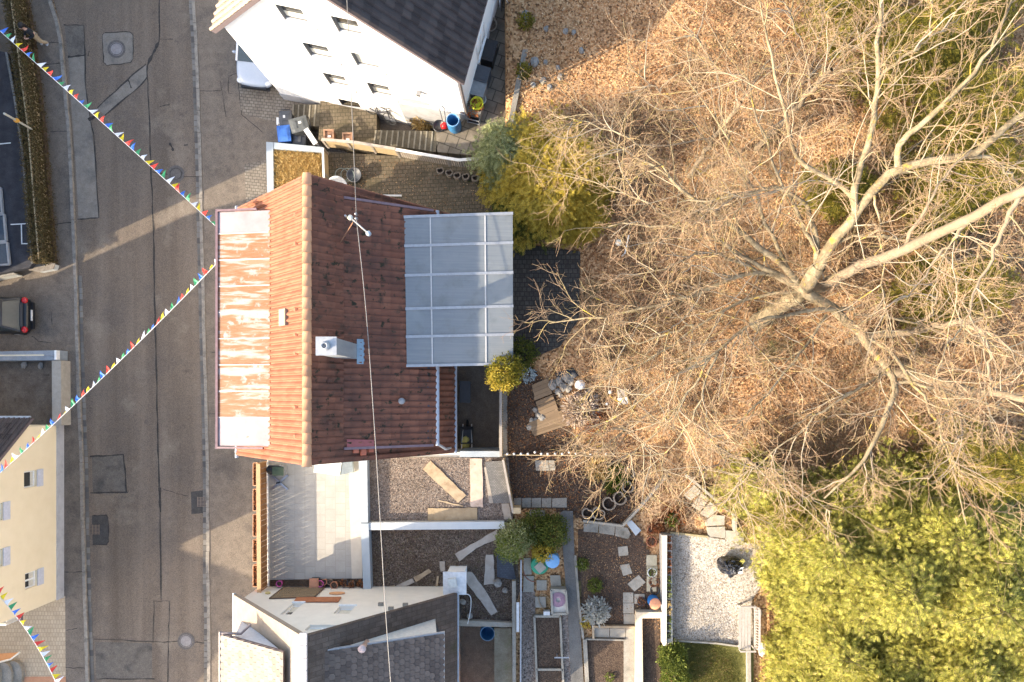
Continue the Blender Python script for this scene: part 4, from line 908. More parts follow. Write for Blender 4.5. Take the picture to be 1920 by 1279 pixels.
# ---------------------------------------------------------------- street fittings
def manhole(label, px, py, r, lid, ring=True):
    c = P(px, py, .02); t = thing('manhole_cover', label, 'manhole cover', c)
    MB().lathe(c, [(r, 0), (r, .008), (r * .78, .008), (r * .78, 0)], 32).build('frame', m_iron, t)
    cv = MB().lathe(c, [(r * .75, 0), (r * .75, .01), (.01, .012)], 32).build('cover', lid, t)
    MB().ring(c + V((0, 0, .008)), r * .66, .012, 32, 4).build('vent_ring', m_tar, cv)
manhole('round manhole cover with pale centre in a square asphalt patch', 218.5, 92, .42, m_ironp)
manhole('dark round manhole cover under the upper pennant string', 330, 326, .40, m_iron)
manhole('plain pale round manhole cover at the bottom of the road', 349, 1202, .40, m_ironp)
def drain(label, px, py, lx):
    c = P(px, py, .022); t = thing('drain_grate', label, 'drain')
    t.location = c
    MB().box(c, (.46, .46, .012)).build('sump', m_black, t)
    mb = MB()
    for k in range(7): mb.box(c + V((0, -.2 + .066 * k, .016)), (.48, .032, .02))
    for k in (-.23, -.08, .08, .23): mb.box(c + V((k, 0, .014)), (.035, .46, .018))
    mb.build('grate', flat('rust_iron', (.17, .13, .10), .8), t)
drain('square drain grate in the right gutter', 380, 941, 0); drain('square drain grate in the left gutter', 177, 993, 0)
# ---------------------------------------------------------------- cars
def car(name, label, cat, loc, rz, paint, L=4.2, Wd=1.74, Ht=1.46, hatch=True):
    t = thing(name, label, cat, loc, None, rz)
    # stations along +x (front), body ring
    st = [(-L / 2, .62, .45, .70), (-L / 2 + .12, .80, .28, .86), (-L / 2 + .5, .86, .22, .92), (-.9, .87, .2, .93), (.0, .87, .2, .92), (.75, .87, .2, .92), (1.1, .86, .2, .90), (L / 2 - .5, .84, .22, .80), (L / 2 - .16, .76, .26, .70), (L / 2, .55, .38, .58)]
    vs = []; nr = 12
    for x, w, zl, zt in st:
        w *= Wd / 1.74
        ring = [(-w * .8, zl), (-w, zl + .12), (-w, (zl + zt) / 2), (-w * .97, zt - .1), (-w * .86, zt), (-w * .4, zt + .035), (w * .4, zt + .035), (w * .86, zt), (w * .97, zt - .1), (w, (zl + zt) / 2), (w, zl + .12), (w * .8, zl)]
        vs += [V((x, y, z)) for y, z in ring]
    n = len(st); fs = [(i * nr + k, i * nr + (k + 1) % nr, (i + 1) * nr + (k + 1) % nr, (i + 1) * nr + k) for i in range(n - 1) for k in range(nr)] + [tuple(range(nr - 1, -1, -1)), tuple((n - 1) * nr + k for k in range(nr))]
    body = MB().add(vs, fs).build('body', paint, t, True, local=True)
    body.modifiers.new('round', 'SUBSURF').levels = 1; body.modifiers['round'].render_levels = 2
    w1, w2 = Wd / 2 * .86, Wd / 2 * .68; xr = -L / 2 + (.28 if hatch else .7)
    lo = [(xr, w1), (1.15, w1)]; hi = [(xr + .42, w2), (.28, w2)]; zb, ztp = .93, Ht
    B4 = [V((lo[0][0], -w1, zb)), V((lo[1][0], -w1, zb)), V((lo[1][0], w1, zb)), V((lo[0][0], w1, zb))]
    T4 = [V((hi[0][0], -w2, ztp)), V((hi[1][0], -w2, ztp)), V((hi[1][0], w2, ztp)), V((hi[0][0], w2, ztp))]
    MB().add(B4 + T4, [(0, 1, 5, 4), (1, 2, 6, 5), (2, 3, 7, 6), (3, 0, 4, 7)]).build('window', m_carglass, t, local=True)
    rv = []
    for i in range(7):
        f = i / 6; x = hi[0][0] + (hi[1][0] - hi[0][0]) * f
        for j in range(7):
            g = j / 6 * 2 - 1; rv.append(V((x, g * w2 * 1.02, ztp + .055 * (1 - g * g) * (1 - (2 * f - 1) ** 4 * .6) + .005)))
    MB().add(rv, [(i * 7 + j, (i + 1) * 7 + j, (i + 1) * 7 + j + 1, i * 7 + j + 1) for i in range(6) for j in range(6)]).build('roof', paint, t, True, local=True)
    mb = MB()
    for a, b in ((0, 4), (1, 5), (2, 6), (3, 7)): mb.beam((B4 + T4)[a], (B4 + T4)[b], .09, .07)
    mb.build('pillar', paint, t, local=True)
    for x in (-L / 2 + .75, L / 2 - .8):
        for y in (-Wd / 2 + .1, Wd / 2 - .1):
            o = MB().lathe((0, 0, 0), [(.2, -.1), (.31, -.1), (.32, .0), (.31, .1), (.2, .1)], 20).build('wheel', m_tyre, t, True, local=True); o.location = (x, y, .32); o.rotation_euler = (R(90), 0, 0)
            r_ = MB().lathe((0, 0, 0), [(.19, -.105), (.03, -.08), (.03, .08), (.19, .105)], 14).build('rim', m_alu, o, True, local=True)
    for y in (-1, 1):
        MB().blob((-L / 2 + .16, y * (Wd / 2 - .18), .80), (.14, .16, .13), 10, 6, 0).build('tail_light', m_tail, t, True, local=True)
        MB().blob((L / 2 - .22, y * (Wd / 2 - .26), .63), (.16, .17, .08), 10, 6, 0).build('headlight', m_glassl, t, True, local=True)
        MB().blob((.78, y * (Wd / 2 + .02), .96), (.07, .11, .07), 8, 5, 0).build('mirror', paint, t, True, local=True)
    MB().box((-L / 2 + .02, 0, .46), (.12, Wd * .72, .16)).build('bumper', m_black, t, local=True)
    MB().box((L / 2 - .0, 0, .50), (.09, Wd * .62, .07)).box((L / 2 - .02, 0, .36), (.14, Wd * .74, .10)).build('grille', m_black, t, local=True)
    mb = MB().box((-L / 2 - .045, 0, .62), (.02, .5, .11)); mb.build('number_plate', m_white, t, local=True)
    MB().box((-L / 2 + .2, 0, .95), (.12, Wd * .62, .03)).build('spoiler', m_black, t, local=True)
    return t
m_glassl = flat('lamp_glass', (.6, .62, .64), .1, .6)
p = P(61, 592, .6); car('parked_car', 'black hatchback with red tail lights parked at the left edge', 'car', (p.x - 1.95, p.y, .1), math.pi, m_cark, 3.9, 1.7, 1.48)
c = P(489, 166, .5); carw = car('parked_car', 'white car half hidden behind the corner of the white house', 'car', (c.x, c.y + 2.1, .1), R(-97), m_carw, 4.2, 1.78, 1.45)
# ---------------------------------------------------------------- wheelie bins
def bin_(label, px, py, z0, col, rz=0, s=1.0, lidcol=None, sticker=True):
    c = P(px, py, z0 + 1.05 * s); t = thing('wheelie_bin', label, 'wheelie bin', (c.x, c.y, z0), 'wheelie bins', rz)
    w, d, h = .29 * s, .36 * s, 1.0 * s
    MB().add([(a * w * f, b * d * f, z) for z, f in ((.08, .74), (h, 1)) for a, b in ((-1, -1), (1, -1), (1, 1), (-1, 1))], [(3, 2, 1, 0), (4, 5, 6, 7), (0, 1, 5, 4), (1, 2, 6, 5), (2, 3, 7, 6), (3, 0, 4, 7)]).build('body', col, t, local=True)
    lid = MB().box((0, 0, h + .012), (w * 2.16, d * 2.16, .045)); vs = []
    for i in range(6):
        for j in range(6):
            a, b = i / 5 * 2 - 1, j / 5 * 2 - 1; e = max(abs(a), abs(b))
            vs.append((a * w * 1.05, b * d * 1.05, h + .036 + .055 * (1 - e ** 3)))
    lid.add(vs, [(i * 6 + j, (i + 1) * 6 + j, (i + 1) * 6 + j + 1, i * 6 + j + 1) for i in range(5) for j in range(5)])
    lo = lid.build('lid', lidcol or col, t, local=True)
    MB().box((0, -d * .3, h + .1), (w * 1.2, d * .12, .025)).box((0, d * .45, h + .085), (w * .9, d * .25, .02)).build('lid_rib', lidcol or col, lo, local=True)
    if sticker: MB().box((-w * .15, d * .2, h + .1), (.1, .13, .006)).build('sticker', m_white, lo, local=True)
    MB().tube([(-w * .8, d * 1.05, h - .06), (-w * .8, d * 1.3, h - .02), (w * .8, d * 1.3, h - .02), (w * .8, d * 1.05, h - .06)], .018, 6).build('handle', m_black, t, local=True)
    for a in (-1, 1): MB().ring((a * w * .9, d * .8, .11), .075, .035, 14, 6, (1, 0, 0)).build('wheel', m_tyre, t, local=True)
    return t
Z0 = .1
bin_('dark grey wheelie bin with a white sticker, upper left of the bin cluster', 535, 222, Z0, m_dgrey, .05, .9)
bin_('larger grey-green wheelie bin tilted beside the first flight of steps', 560, 233, .3, flat('bin_grey', (.085, .09, .088), .5), -1.3, 1.05)
bin_('wheelie bin with a bright blue lid next to the pavement', 532, 250, Z0, m_binblue, .1, .95, m_binblue, False)
bin_('small dark bin tucked against the stone bed behind the blue bin', 561, 262, Z0, m_dgrey, 1.5, .75, None, False)
tag(MB().box(P(526, 233, .5), (.1, .32, .8)).box(P(526, 233, .95), (.11, .30, .05)).build('paper_stack', m_sill), 'white box squeezed between the dark bin and the blue bin', 'box')
q = P(575, 244, 1.9); q2 = P(590, 268, 2.0)
tag(MB().box(q.lerp(q2, .5), (.8, .22, .04), -.98).box(q.lerp(q2, .5) + V((0, 0, -.9)), (.05, .05, 1.7)).build('white_board', m_white), 'narrow white rounded sign board on a post by the bins', 'board')
for lab, px, py in (('brown square planter stool beside the start of the picket fence', 616, 252), ('second brown square planter stool just right of the first', 651, 258)):
    c = P(px, py, 1.35); t = thing('planter', lab, 'planter', (c.x, c.y, .9), 'square brown planters')
    MB().box((0, 0, .2), (.40, .40, .4)).build('box', flat('brown_planter', (.22, .12, .075), .7), t, local=True)
    mb = MB()
    for a, b, l, w in ((0, -.2, .46, .07), (0, .2, .46, .07), (-.2, 0, .07, .32), (.2, 0, .07, .32)): mb.box((a, b, .43), (l, w, .05))
    mb.build('rim', flat('brown_rim', (.31, .18, .11), .7), t, local=True)
    MB().box((.02, -.08, .42), (.14, .09, .02)).build('tag', m_white, t, local=True)
# ---------------------------------------------------------------- bicycle by the white wall
c = P(709, 216, 1.3); t = thing('bicycle', 'dark bicycle with pale handlebar leaning by the white house wall', 'bicycle', (c.x, c.y, .9), None, R(-28))
tl = Matrix.Rotation(R(-20), 3, 'X')
bt = lambda *p: tuple(tl @ V(p))
for x in (-.52, .52):
    w = MB().ring(bt(x, 0, .34), .33, .02, 24, 6, tl @ V((0, 1, 0))).build('wheel', m_tyre, t, local=True)
    mb = MB()
    for k in range(8): a = math.pi * k / 8; mb.tube([bt(x - .32 * math.cos(a), 0, .34 - .32 * math.sin(a)), bt(x + .32 * math.cos(a), 0, .34 + .32 * math.sin(a))], .004, 3)
    mb.build('spokes', m_alu, w, local=True)
mb = MB()
for a, b in (((-.52, 0, .34), (-.08, 0, .3)), ((-.08, 0, .3), (-.2, 0, .85)), ((-.52, 0, .34), (-.17, 0, .78)), ((-.08, 0, .3), (.38, 0, .75)), ((-.17, 0, .78), (.36, 0, .85)), ((.36, 0, .88), (.52, 0, .34))): mb.tube([bt(*a), bt(*b)], .028, 6)
mb.build('frame', flat('dark_frame', (.03, .03, .04), .4), t, local=True)
MB().tube([bt(.28, -.3, .98), bt(.38, -.12, 1.02), bt(.36, 0, .9), bt(.38, .12, 1.02), bt(.28, .3, .98)], .02, 6).build('handlebar', m_alu, t, local=True)
MB().blob(bt(-.22, 0, .92), (.14, .08, .04), 10, 6, 0).build('saddle', m_black, t, True, local=True)
MB().box(bt(-.52, 0, .74), (.4, .14, .02), 0, tl).build('carrier', m_alu, t, local=True)
for s in (-1, 1): MB().box(bt(-.53, .0, .7), (.55, .05, .03), 0, tl @ Matrix.Rotation(.2 * s, 3, 'Y')).build('mudguard', m_black, t, local=True)
# ---------------------------------------------------------------- barrels, pots and small things round the white house
def barrel(label, px, py, z0, r, h, col, lid=None, name='barrel', open_=True, cat='barrel', group=None):
    c = P(px, py, z0 + h); t = thing(name, label, cat, (c.x, c.y, z0), group)
    prof = [(r * .88, 0), (r * .97, h * .12), (r * 1.03, h * .3), (r, h * .33), (r * 1.03, h * .36), (r * 1.03, h * .62), (r, h * .65), (r * 1.03, h * .68), (r * .97, h * .9), (r * .94, h)]
    if open_ and not lid: prof += [(r * .86, h), (r * .84, h * .15), (.01, h * .12)]
    MB().lathe((0, 0, 0), prof, 26).build('body', col, t, True, local=True)
    if lid: MB().lathe((0, 0, 0), [(r * .99, h + .003), (r * 1.0, h + .04), (r * .9, h + .06), (.02, h + .065)], 26).build('lid', lid, t, True, local=True)
    elif open_: MB().ring((0, 0, h), r * .91, r * .07, 28, 6).build('rim', m_ltblue if col is m_blue else col, t, True, local=True)
    return t
def pot(label, px, py, z0, r, h, col, fill=None, soil=True, group='plant pots', cat='pot', name='plant_pot'):
    c = P(px, py, z0 + h); t = thing(name, label, cat, (c.x, c.y, z0), group)
    MB().lathe((0, 0, 0), [(r * .68, 0), (r * .92, h * .82), (r * 1.04, h * .83), (r * 1.04, h), (r * .88, h), (r * .82, h * .8)], 20).build('shell', col, t, True, local=True)
    if soil: MB().lathe((0, 0, 0), [(r * .84, h * .82), (r * .5, h * .86), (.02, h * .87)], 16).build('soil', m_soil, t, local=True)
    if fill: leaves(t, (0, 0, h * .95), r * 1.0, r * .7, 90, fill, .05)
    return t
def leaves(par, c, rad, hh, n, m, size, name='leaves', seed=None, shell=.3, up=.3, aspect=1.8):
    """many small leaf faces through an ellipsoidal volume; local coordinates"""
    rg = np.random.default_rng(seed if seed is not None else random.randrange(10 ** 6))
    d = rg.normal(size=(n, 3)); d /= np.linalg.norm(d, axis=1)[:, None]
    r = (shell + (1 - shell) * rg.random(n)) ** .6
    lump = 1 + .16 * np.sin(d[:, 0] * 7 + rg.random() * 6) * np.sin(d[:, 1] * 6 + 1) + .1 * np.sin(d[:, 2] * 9)
    p = d * (r * lump)[:, None] * np.array([rad, rad, hh]) + np.array(c)
    ax = d * .7 + rg.normal(size=(n, 3)) * .55 + np.array([0, 0, up]); ax /= np.linalg.norm(ax, axis=1)[:, None]
    sd = np.cross(ax, rg.normal(size=(n, 3))); sd /= np.linalg.norm(sd, axis=1)[:, None]
    L = size * aspect * (.6 + .8 * rg.random(n))[:, None]; w = size * .5 * (.7 + .6 * rg.random(n))[:, None]
    vs = np.stack([p, p + ax * L * .5 + sd * w, p + ax * L, p + ax * L * .5 - sd * w], 1).reshape(-1, 3)
    fs = np.arange(4 * n).reshape(n, 4)
    me_par = par
    off = np.zeros(3); q = par
    while q is not None: off += np.array(q.location); q = q.parent
    return mesh_np(name, vs + off, fs, m, par)
barrel('open blue rain barrel at the corner of the white house', 849, 225, 2.4, .29, .95, m_blue)
pot('black tub standing next to the red ball on the steps landing', 823, 236, 2.3, .26, .35, m_black, None, False, None, 'tub', 'round_tub')
t = thing('red_canister', 'bright red round canister between the black tub and the blue barrel', 'canister', P(834, 239, 2.4))
MB().blob((0, 0, .17), (.16, .16, .17), 16, 9, 0).build('body', m_red, t, True, local=True); MB().lathe((0, 0, .32), [(.05, 0), (.05, .05), (.02, .06)], 10).build('cap', m_red, t, local=True)
t = thing('hand_cart', 'thin dark metal hand cart leaning on the wall above the red canister', 'hand cart', P(833, 222, 2.4))
MB().tube([(-.05, -.2, 0), (-.1, .1, .9), (.0, .14, 1.0), (.1, .1, .9), (.08, -.2, 0)], .02, 6).build('frame', m_steel, t, local=True)
MB().box((0, -.25, .05), (.3, .2, .03)).build('plate', m_steel, t, local=True)
pot('yellow upturned tub beside the side wall of the white house', 894, 193, 2.4, .27, .8, m_yelp, None, False, None, 'tub', 'round_tub')
pot('translucent white tub behind the yellow tub', 901, 186, 2.4, .24, .3, flat('cloudy_white', (.42, .45, .42), .4), None, False, None, 'tub', 'round_tub')
t = thing('planter_box', 'planter box with withered flowers at the white house corner', 'planter', P(887, 213, 2.4), None, R(-14))
MB().box((0, 0, .3), (.85, .4, .6)).build('box', flat('planter_grey', (.20, .19, .17), .8), t, local=True)
leaves(t, (0, 0, .68), .42, .14, 160, m_rusty, .07)
t2 = thing('wire_trolley', 'small wire trolley in front of the planter with withered flowers', 'trolley', P(890, 226, 2.4), None, R(-14))
mb = MB()
for z in (.12, .5): mb.tube([(-.27, -.17, z), (.27, -.17, z), (.27, .17, z), (-.27, .17, z), (-.27, -.17, z)], .018, 5)
for x, y in ((-.27, -.17), (.27, -.17), (.27, .17), (-.27, .17)): mb.tube([(x, y, 0), (x, y, .52)], .018, 5)
mb.build('frame', m_alu, t2, local=True); MB().box((0, 0, .1), (.5, .3, .04)).build('tray', m_black, t2, local=True)
def crate(label, px, py, z0, d, rz, m, lid=None, name='storage_box', cat='storage box', group=None):
    c = P(px, py, z0 + d[2]); t = thing(name, label, cat, (c.x, c.y, z0), group, rz)
    MB().box((0, 0, d[2] / 2), d).build('body', m, t, local=True)
    mb = MB().box((0, 0, d[2] + .025), (d[0] + .05, d[1] + .05, .045)).box((0, 0, d[2] + .055), (d[0] * .8, d[1] * .75, .018)); mb.build('lid', lid or m, t, local=True)
    return t
crate('pale grey storage box nearest the yellow tub along the side wall', 897, 166, 2.4, (.55, .6, .75), -.28, flat('storage_grey', (.22, .23, .23), .5))
crate('dark storage box in the middle of the row along the side wall', 904, 139, 2.4, (.55, .62, .8), -.28, m_dgrey)
crate('black storage box farthest up the row along the side wall', 915, 94, 2.4, (.6, .85, .75), -.28, m_black)
t = thing('folded_parasol', 'folded pale parasol standing on the shaded slab path', 'parasol', P(940, 20, 2.4))
MB().tube([(0, 0, 0), (0, 0, 2.5)], .03, 8).build('pole', m_steel, t, local=True)
vs = []; mb = MB()
for k in range(8):
    a = 2 * math.pi * k / 8; a2 = a + math.pi / 8
    mb.add([(0, 0, 2.45), (.1 * math.cos(a - .3), .1 * math.sin(a - .3), 1.6), (.55 * math.cos(a), .55 * math.sin(a), 1.25), (.1 * math.cos(a + .3), .1 * math.sin(a + .3), 1.6)], [(0, 1, 2, 3)])
mb.build('canopy', flat('parasol_cloth', (.55, .55, .56), .8), t, local=True)
pot('round planter ring in the shade below the parasol', 918, 45, 2.4, .32, .3, m_ringc, None, True, None)
# brick of stones by the lawn slope
for i, (px, py, r) in enumerate(((1002, 118, .17), (990, 124, .1), (1022, 118, .1), (985, 30, .16), (1030, 165, .12), (1000, 160, .12), (1050, 146, .12), (1018, 153, .14), (1046, 128, .1), (1090, 96, .12), (1060, 60, .11), (1075, 62, .1), (1024, 55, .11))):
    c = G(px, py, r * .5); tag(MB().blob(c, (r, r * 1.2, r * .8), 8, 6, .25, i).build('pale_stone', m_stone), 'loose pale stone on the leafy slope beside the slab path', 'stone', 'pale stones on the slope')
# ---------------------------------------------------------------- picket fences
def picket(label, pts, h, n, z0, m=m_lattice, rail=m_white, railw=.14, group=None, tilt=0):
    """pts: base points (world); vertical slats on the near side, broad rail on top"""
    t = thing('picket_fence', label, 'fence', pts[0], group)
    L = resamp(pts, n + 1); sl = MB(); rl = MB()
    for a, b in zip(L, L[1:]):
        d = (b - a).normalized(); q = a.lerp(b, .5); q2 = q + V((0, 0, h)) + d * tilt
        sl.beam(q + V((0, 0, .05)), q2, .07, .025, d.cross(V((0, 0, 1))))
    sl.build('slats', m, t)
    Q = resamp(pts, max(2, len(pts)))
    for a, b in zip(pts, pts[1:]): rl.beam(a + V((0, 0, h + .03)), b + V((0, 0, h + .03)), railw, .05)
    rl.build('top_rail', rail, t)
    for q in resamp(pts, max(3, n // 14)): MB().box(q + V((.0, .0, h / 2 - .02)), (.09, .09, h + .02)).build('post', m_woodgrey, t)
    return t
fz = 1.9
picket('weathered picket fence with pale top rail above the brick patio', [P(604, 262, 1.95 + .95) * 1 - V((0, 0, .95)), P(663, 267, 2.9) - V((0, 0, .95)), P(741, 279, 3.0) - V((0, 0, 1.0))], .95, 64, fz, m_lattice, m_woodgrey, .12, 'fences round the patio', .05)
picket('white topped fence continuing above the ring planters', [P(742, 280, 3.0) - V((0, 0, 1.0)), P(792, 289, 3.1) - V((0, 0, 1.0)), P(860, 300, 3.2) - V((0, 0, 1.0)), P(936, 294, 3.3) - V((0, 0, 1.0))], .95, 44, 2, m_woodgrey, m_white, .12, 'fences round the patio')
picket('short picket fence between the dry lawn and the brick patio', [P(605, 278, 2.7) - V((0, 0, .9)), P(607, 336, 2.7) - V((0, 0, .9)), P(608, 372, 2.7) - V((0, 0, .9))], .85, 26, 1.8, m_lattice, m_white, .09, 'fences round the patio', .05)
picket('pale fence beside the garden edge under the glass canopy', [G(935, 375), G(936, 402)], .8, 8, 2.4, m_woodgrey, m_white, .1)
# stone surround of the dry lawn
mb = MB().prism(PL([(499, 266), (512, 267), (513, 362), (501, 366)], 1.15), 1.15).prism(PL([(513, 267), (606, 276), (605, 286), (513, 279)], 1.15), 1.15)
tag(mb.build('garden_wall', m_caprail), 'low stone wall with pale cap round the dry lawn', 'wall')
# ring planters on the patio
def uring(label, c, r, rz, z0, h=.32, group=None):
    t = thing('ring_planter', label, 'planter', (c.x, c.y, z0), group, rz)
    mb = MB(); n = 26; o = []; i_ = []
    for k in range(n):
        a = 2 * math.pi * k / n; dent = .38 * math.exp(-((a - math.pi / 2) / .55) ** 2)
        o.append(r * (1 - dent)); i_.append(r * (1 - dent) - .055)
    vs = [(rr[k] * math.cos(2 * math.pi * k / n), rr[k] * math.sin(2 * math.pi * k / n), z) for rr, z in ((o, 0), (o, h), (i_, h), (i_, .02)) for k in range(n)]
    mb.add(vs, [(j * n + k, j * n + (k + 1) % n, (j + 1) * n + (k + 1) % n, (j + 1) * n + k) for j in range(3) for k in range(n)]); mb.build('shell', m_ringc, t, local=True)
    MB().lathe((0, 0, .0), [(r * .82, .1), (.02, .16)], 14).build('soil', m_soil, t, local=True)
    return t
nm = ['first', 'second', 'third', 'fourth', 'fifth']
for k, (px, py) in enumerate(((825, 319), (842, 323), (857, 328), (873, 330), (891, 333))):
    uring(f'{nm[k]} horseshoe planter from the left along the white topped fence', P(px, py, 2.2), .17, .2, 1.9, .3, 'horseshoe planters along the patio fence')
for k, (px, py, r, lab) in enumerate(((1101, 960, .26, 'leftmost horseshoe ring in the leafy border below the beech'), (1121, 960, .29, 'horseshoe ring with bare soil next to the leftmost one'), (1141, 942, .30, 'tall horseshoe ring in the middle of the border row'), (1161, 932, .30, 'large horseshoe ring beside the spiky green plant'), (1176, 911, .26, 'small horseshoe ring right of the spiky green plant'), (1180, 883, .24, 'topmost horseshoe ring of the leafy border'))):
    c = G(px, py, 0); uring(lab, c, r, -.4 - .15 * k, c.z, .4, 'horseshoe rings in the border')
tb = thing('garden_tub', 'dark tub with a green hose coil on the brick patio', 'tub', P(668, 333, 1.9))
MB().lathe((0, 0, 0), [(.24, 0), (.31, .4), (.33, .42), (.3, .42), (.26, .3), (.02, .28)], 24).build('shell', m_dgrey, tb, True, local=True)
for s in (0, .25): MB().ring((-.3 - s, .02, .35), .28, .015, 22, 5, (.2, 0, 1)).build('hose', flat('hose_grey', (.20, .24, .21), .5), tb, local=True)
tag(MB().beam(P(719, 366.5, 1.95), P(753, 367, 1.95), .07, .05).build('white_rod', m_white), 'white rod lying on the brick patio beside the tiled house', 'rod')
pot('terracotta ring pot beside the glass canopy corner', 927, 390, 1.9, .15, .25, m_terra, None, True, None)
# ---------------------------------------------------------------- left side of the street
t = thing('hedge', 'long brown winter hedge behind a wooden lattice', 'hedge', P(75, 250, 0))
hp = [(30, -20), (44, 60), (55, 150), (66, 250), (74, 350), (80, 420), (86, 494)]
rg = np.random.default_rng(5)
def pathpts(px, n, z0, z1, w):
    out = []
    for _ in range(n):
        i = rg.integers(0, len(px) - 1); f = rg.random(); a = px[i][0] + (px[i + 1][0] - px[i][0]) * f; b = px[i][1] + (px[i + 1][1] - px[i][1]) * f
        q = P(a, b, .9); out.append((q.x + rg.uniform(-w, w) * .5, q.y, z0 + (z1 - z0) * rg.random() ** .6))
    return np.array(out)
def quadleaf(p, size, flat_=.4, asp=1.6):
    n = len(p); ax = rg.normal(size=(n, 3)) * np.array([1, 1, flat_]); ax /= np.linalg.norm(ax, axis=1)[:, None]
    sd = np.cross(ax, rg.normal(size=(n, 3))); sd /= np.linalg.norm(sd, axis=1)[:, None]
    L = size * asp * (.5 + rg.random(n))[:, None]; w = size * .5 * (.6 + .8 * rg.random(n))[:, None]
    return np.stack([p, p + ax * L * .5 + sd * w, p + ax * L, p + ax * L * .5 - sd * w], 1).reshape(-1, 3), np.arange(4 * n).reshape(n, 4)
vs, fs = quadleaf(pathpts([(x - 6, y) for x, y in hp], 30000, .1, 1.35, .72), .05); mesh_np('foliage', vs, fs, m_hedge, t)
mb = MB().prism([P(x - 17, y, .35) for x, y in hp] + [P(x + 16, y, .35) for x, y in hp[::-1]], .3); mb.build('soil_bed', m_soil, t)
lt = MB(); base = [P(x + 18, y, .1) for x, y in hp]; LP = resamp(base, 110)
for i in range(0, 108, 2):
    for s in (-1, 1):
        j = i + s * 5
        if 0 <= j < 110: lt.beam(LP[i] + V((.0, 0, .1)), LP[j] + V((-.03, 0, 1.15)), .085, .02, (1, 0, 0))
lt.beam(LP[0] + V((0, 0, 1.17)), LP[60] + V((0, 0, 1.17)), .05, .03); lt.beam(LP[60] + V((0, 0, 1.17)), LP[-1] + V((0, 0, 1.17)), .05, .03); lt.build('lattice', m_lattice, t)
t = thing('garage', 'flat black bitumen roofed garage at the left edge', 'garage', P(0, 300, 0))
gp = [(-160, 70), (12, 98), (27, 180), (42, 280), (52, 390), (61, 494), (55, 502), (-160, 545)]
MB().prism(PL(gp, 1.0), .25).build('roof', m_bitumen, t)
MB().prism([q.lerp(P(-60, 300, .75), .03) for q in PL(gp, .749)], .74).build('wall', m_offwall, t)
mb = MB()
for a, b in zip(gp[1:], gp[2:6]): mb.beam(P(*a, 1.03), P(*b, 1.03), .1, .05)
mb.build('roof_edge', M('pebbled_edge', [(.06, .06, .06), (.30, .28, .25)], 30, .9), t)
for x0, y0, x1, y1 in ((-14, 352, 5, 400), (-14, 402, 12, 452), (-14, 455, 18, 496)):
    s = MB(); z = 1.12
    q = PL([(x0, y0 + 3), (x1 - 4, y0), (x1, y1), (x0, y1 + 2)], z)
    for a, b in zip(q, q[1:] + q[:1]): s.beam(a, b, .075, .12)
    so = s.build('skylight', m_alu, t); MB().face([p for p in q[::-1]]).build('pane', flat('skylight_glass', (.07, .09, .11), .12, .6), so)
mb = MB()
for a, b in (((40, 420), (41, 458)), ((41, 457), (52, 457)), ((20, 421), (60, 419)), ((0, 270), (20, 268))): mb.beam(P(*a, 1.015), P(*b, 1.015), .04, .02)
mb.build('roof_seam', m_sill, t)
t = thing('street_sign', 'pale slanted pole with an orange disc above the hedge', 'pole', P(50, 240, .1))
MB().tube([P(59, 242, 1.2), P(8, 213, 3.9)], .045, 8).build('pole', flat('pole_beige', (.50, .47, .38), .6), t); MB().blob(P(31, 226, 2.8), (.13, .1, .1), 10, 6, 0).build('disc', flat('orange_knob', (.60, .28, .03), .5), t, True)
MB().tube([P(59, 242, 1.2), P(60, 243, .1)], .045, 8).build('post', flat('pole_beige', (.5, .47, .38), .6), t)
t = thing('wall_pillar', 'mossy white concrete block at the end of the hedge', 'pillar', P(78, 500, 0))
MB().prism(PL([(50, 495), (83, 488), (103, 494), (100, 504), (72, 510), (54, 507)], .55), .05).build('cap', M('mossy_cap', [(.18, .15, .12), (.30, .26, .21)], 5, .9, grain=.3, patches=[((.25, .19, .05), 4, .6, .7)]), t)
MB().prism(PL([(53, 496), (83, 490), (101, 495), (98, 504), (72, 509), (56, 506)], .5), .5).build('base', flat('block_white', (.52, .52, .48), .8), t)
t = thing('low_wall', 'whitish low wall with a stone cap at the left edge above the driveway', 'wall', P(0, 520, 0))
MB().prism(PL([(-60, 520), (15, 506), (30, 514), (-60, 533)], .75), .06).build('cap', m_concold, t); MB().prism(PL([(-60, 523), (14, 508), (27, 514), (-60, 531)], .69), .69).build('base', flat('block_white', (.5, .5, .47), .8), t)
tag(MB().beam(P(26, 510, .6), P(50, 502, .6), .03, .03).build('chain_bar', m_alu), 'thin pale bar between the low wall and the concrete block', 'bar')
t = thing('yard_wall', 'grey-blue metal capped wall with a beige rail over it, left of the road', 'wall', P(50, 667, 0))
MB().prism(PL([(-60, 660), (110, 657), (110, 675), (-60, 677)], .75), .75).build('base', M('wall_cap_grey', [(.20, .23, .26), (.29, .32, .35)], 4, .6, grain=.15), t)
MB().tube([P(-60, 667, 1.05), P(26, 666.5, 1.05), P(83, 666, 1.05)], .035, 8).build('rail', flat('rail_beige', (.62, .56, .42), .5), t)
for x in (-30, 26, 83): MB().tube([P(x, 666.4, .75), P(x, 666.3, 1.06)], .03, 6).build('post', m_steel, t)
MB().tube([P(83, 666, 1.05), P(106, 668, .76)], .02, 6).build('brace', m_steel, t); MB().box(P(107, 666, .85), (.09, .42, .25)).build('end_post', m_sill, t)
tag(MB().prism(PL([(97, 676), (114, 676), (115, 798), (98, 798)], .8), .8).build('yard_wall', M('wall_beige', [(.30, .27, .225), (.38, .345, .29)], 5, .9, grain=.15)), 'beige concrete wall running down to the cream house', 'wall')
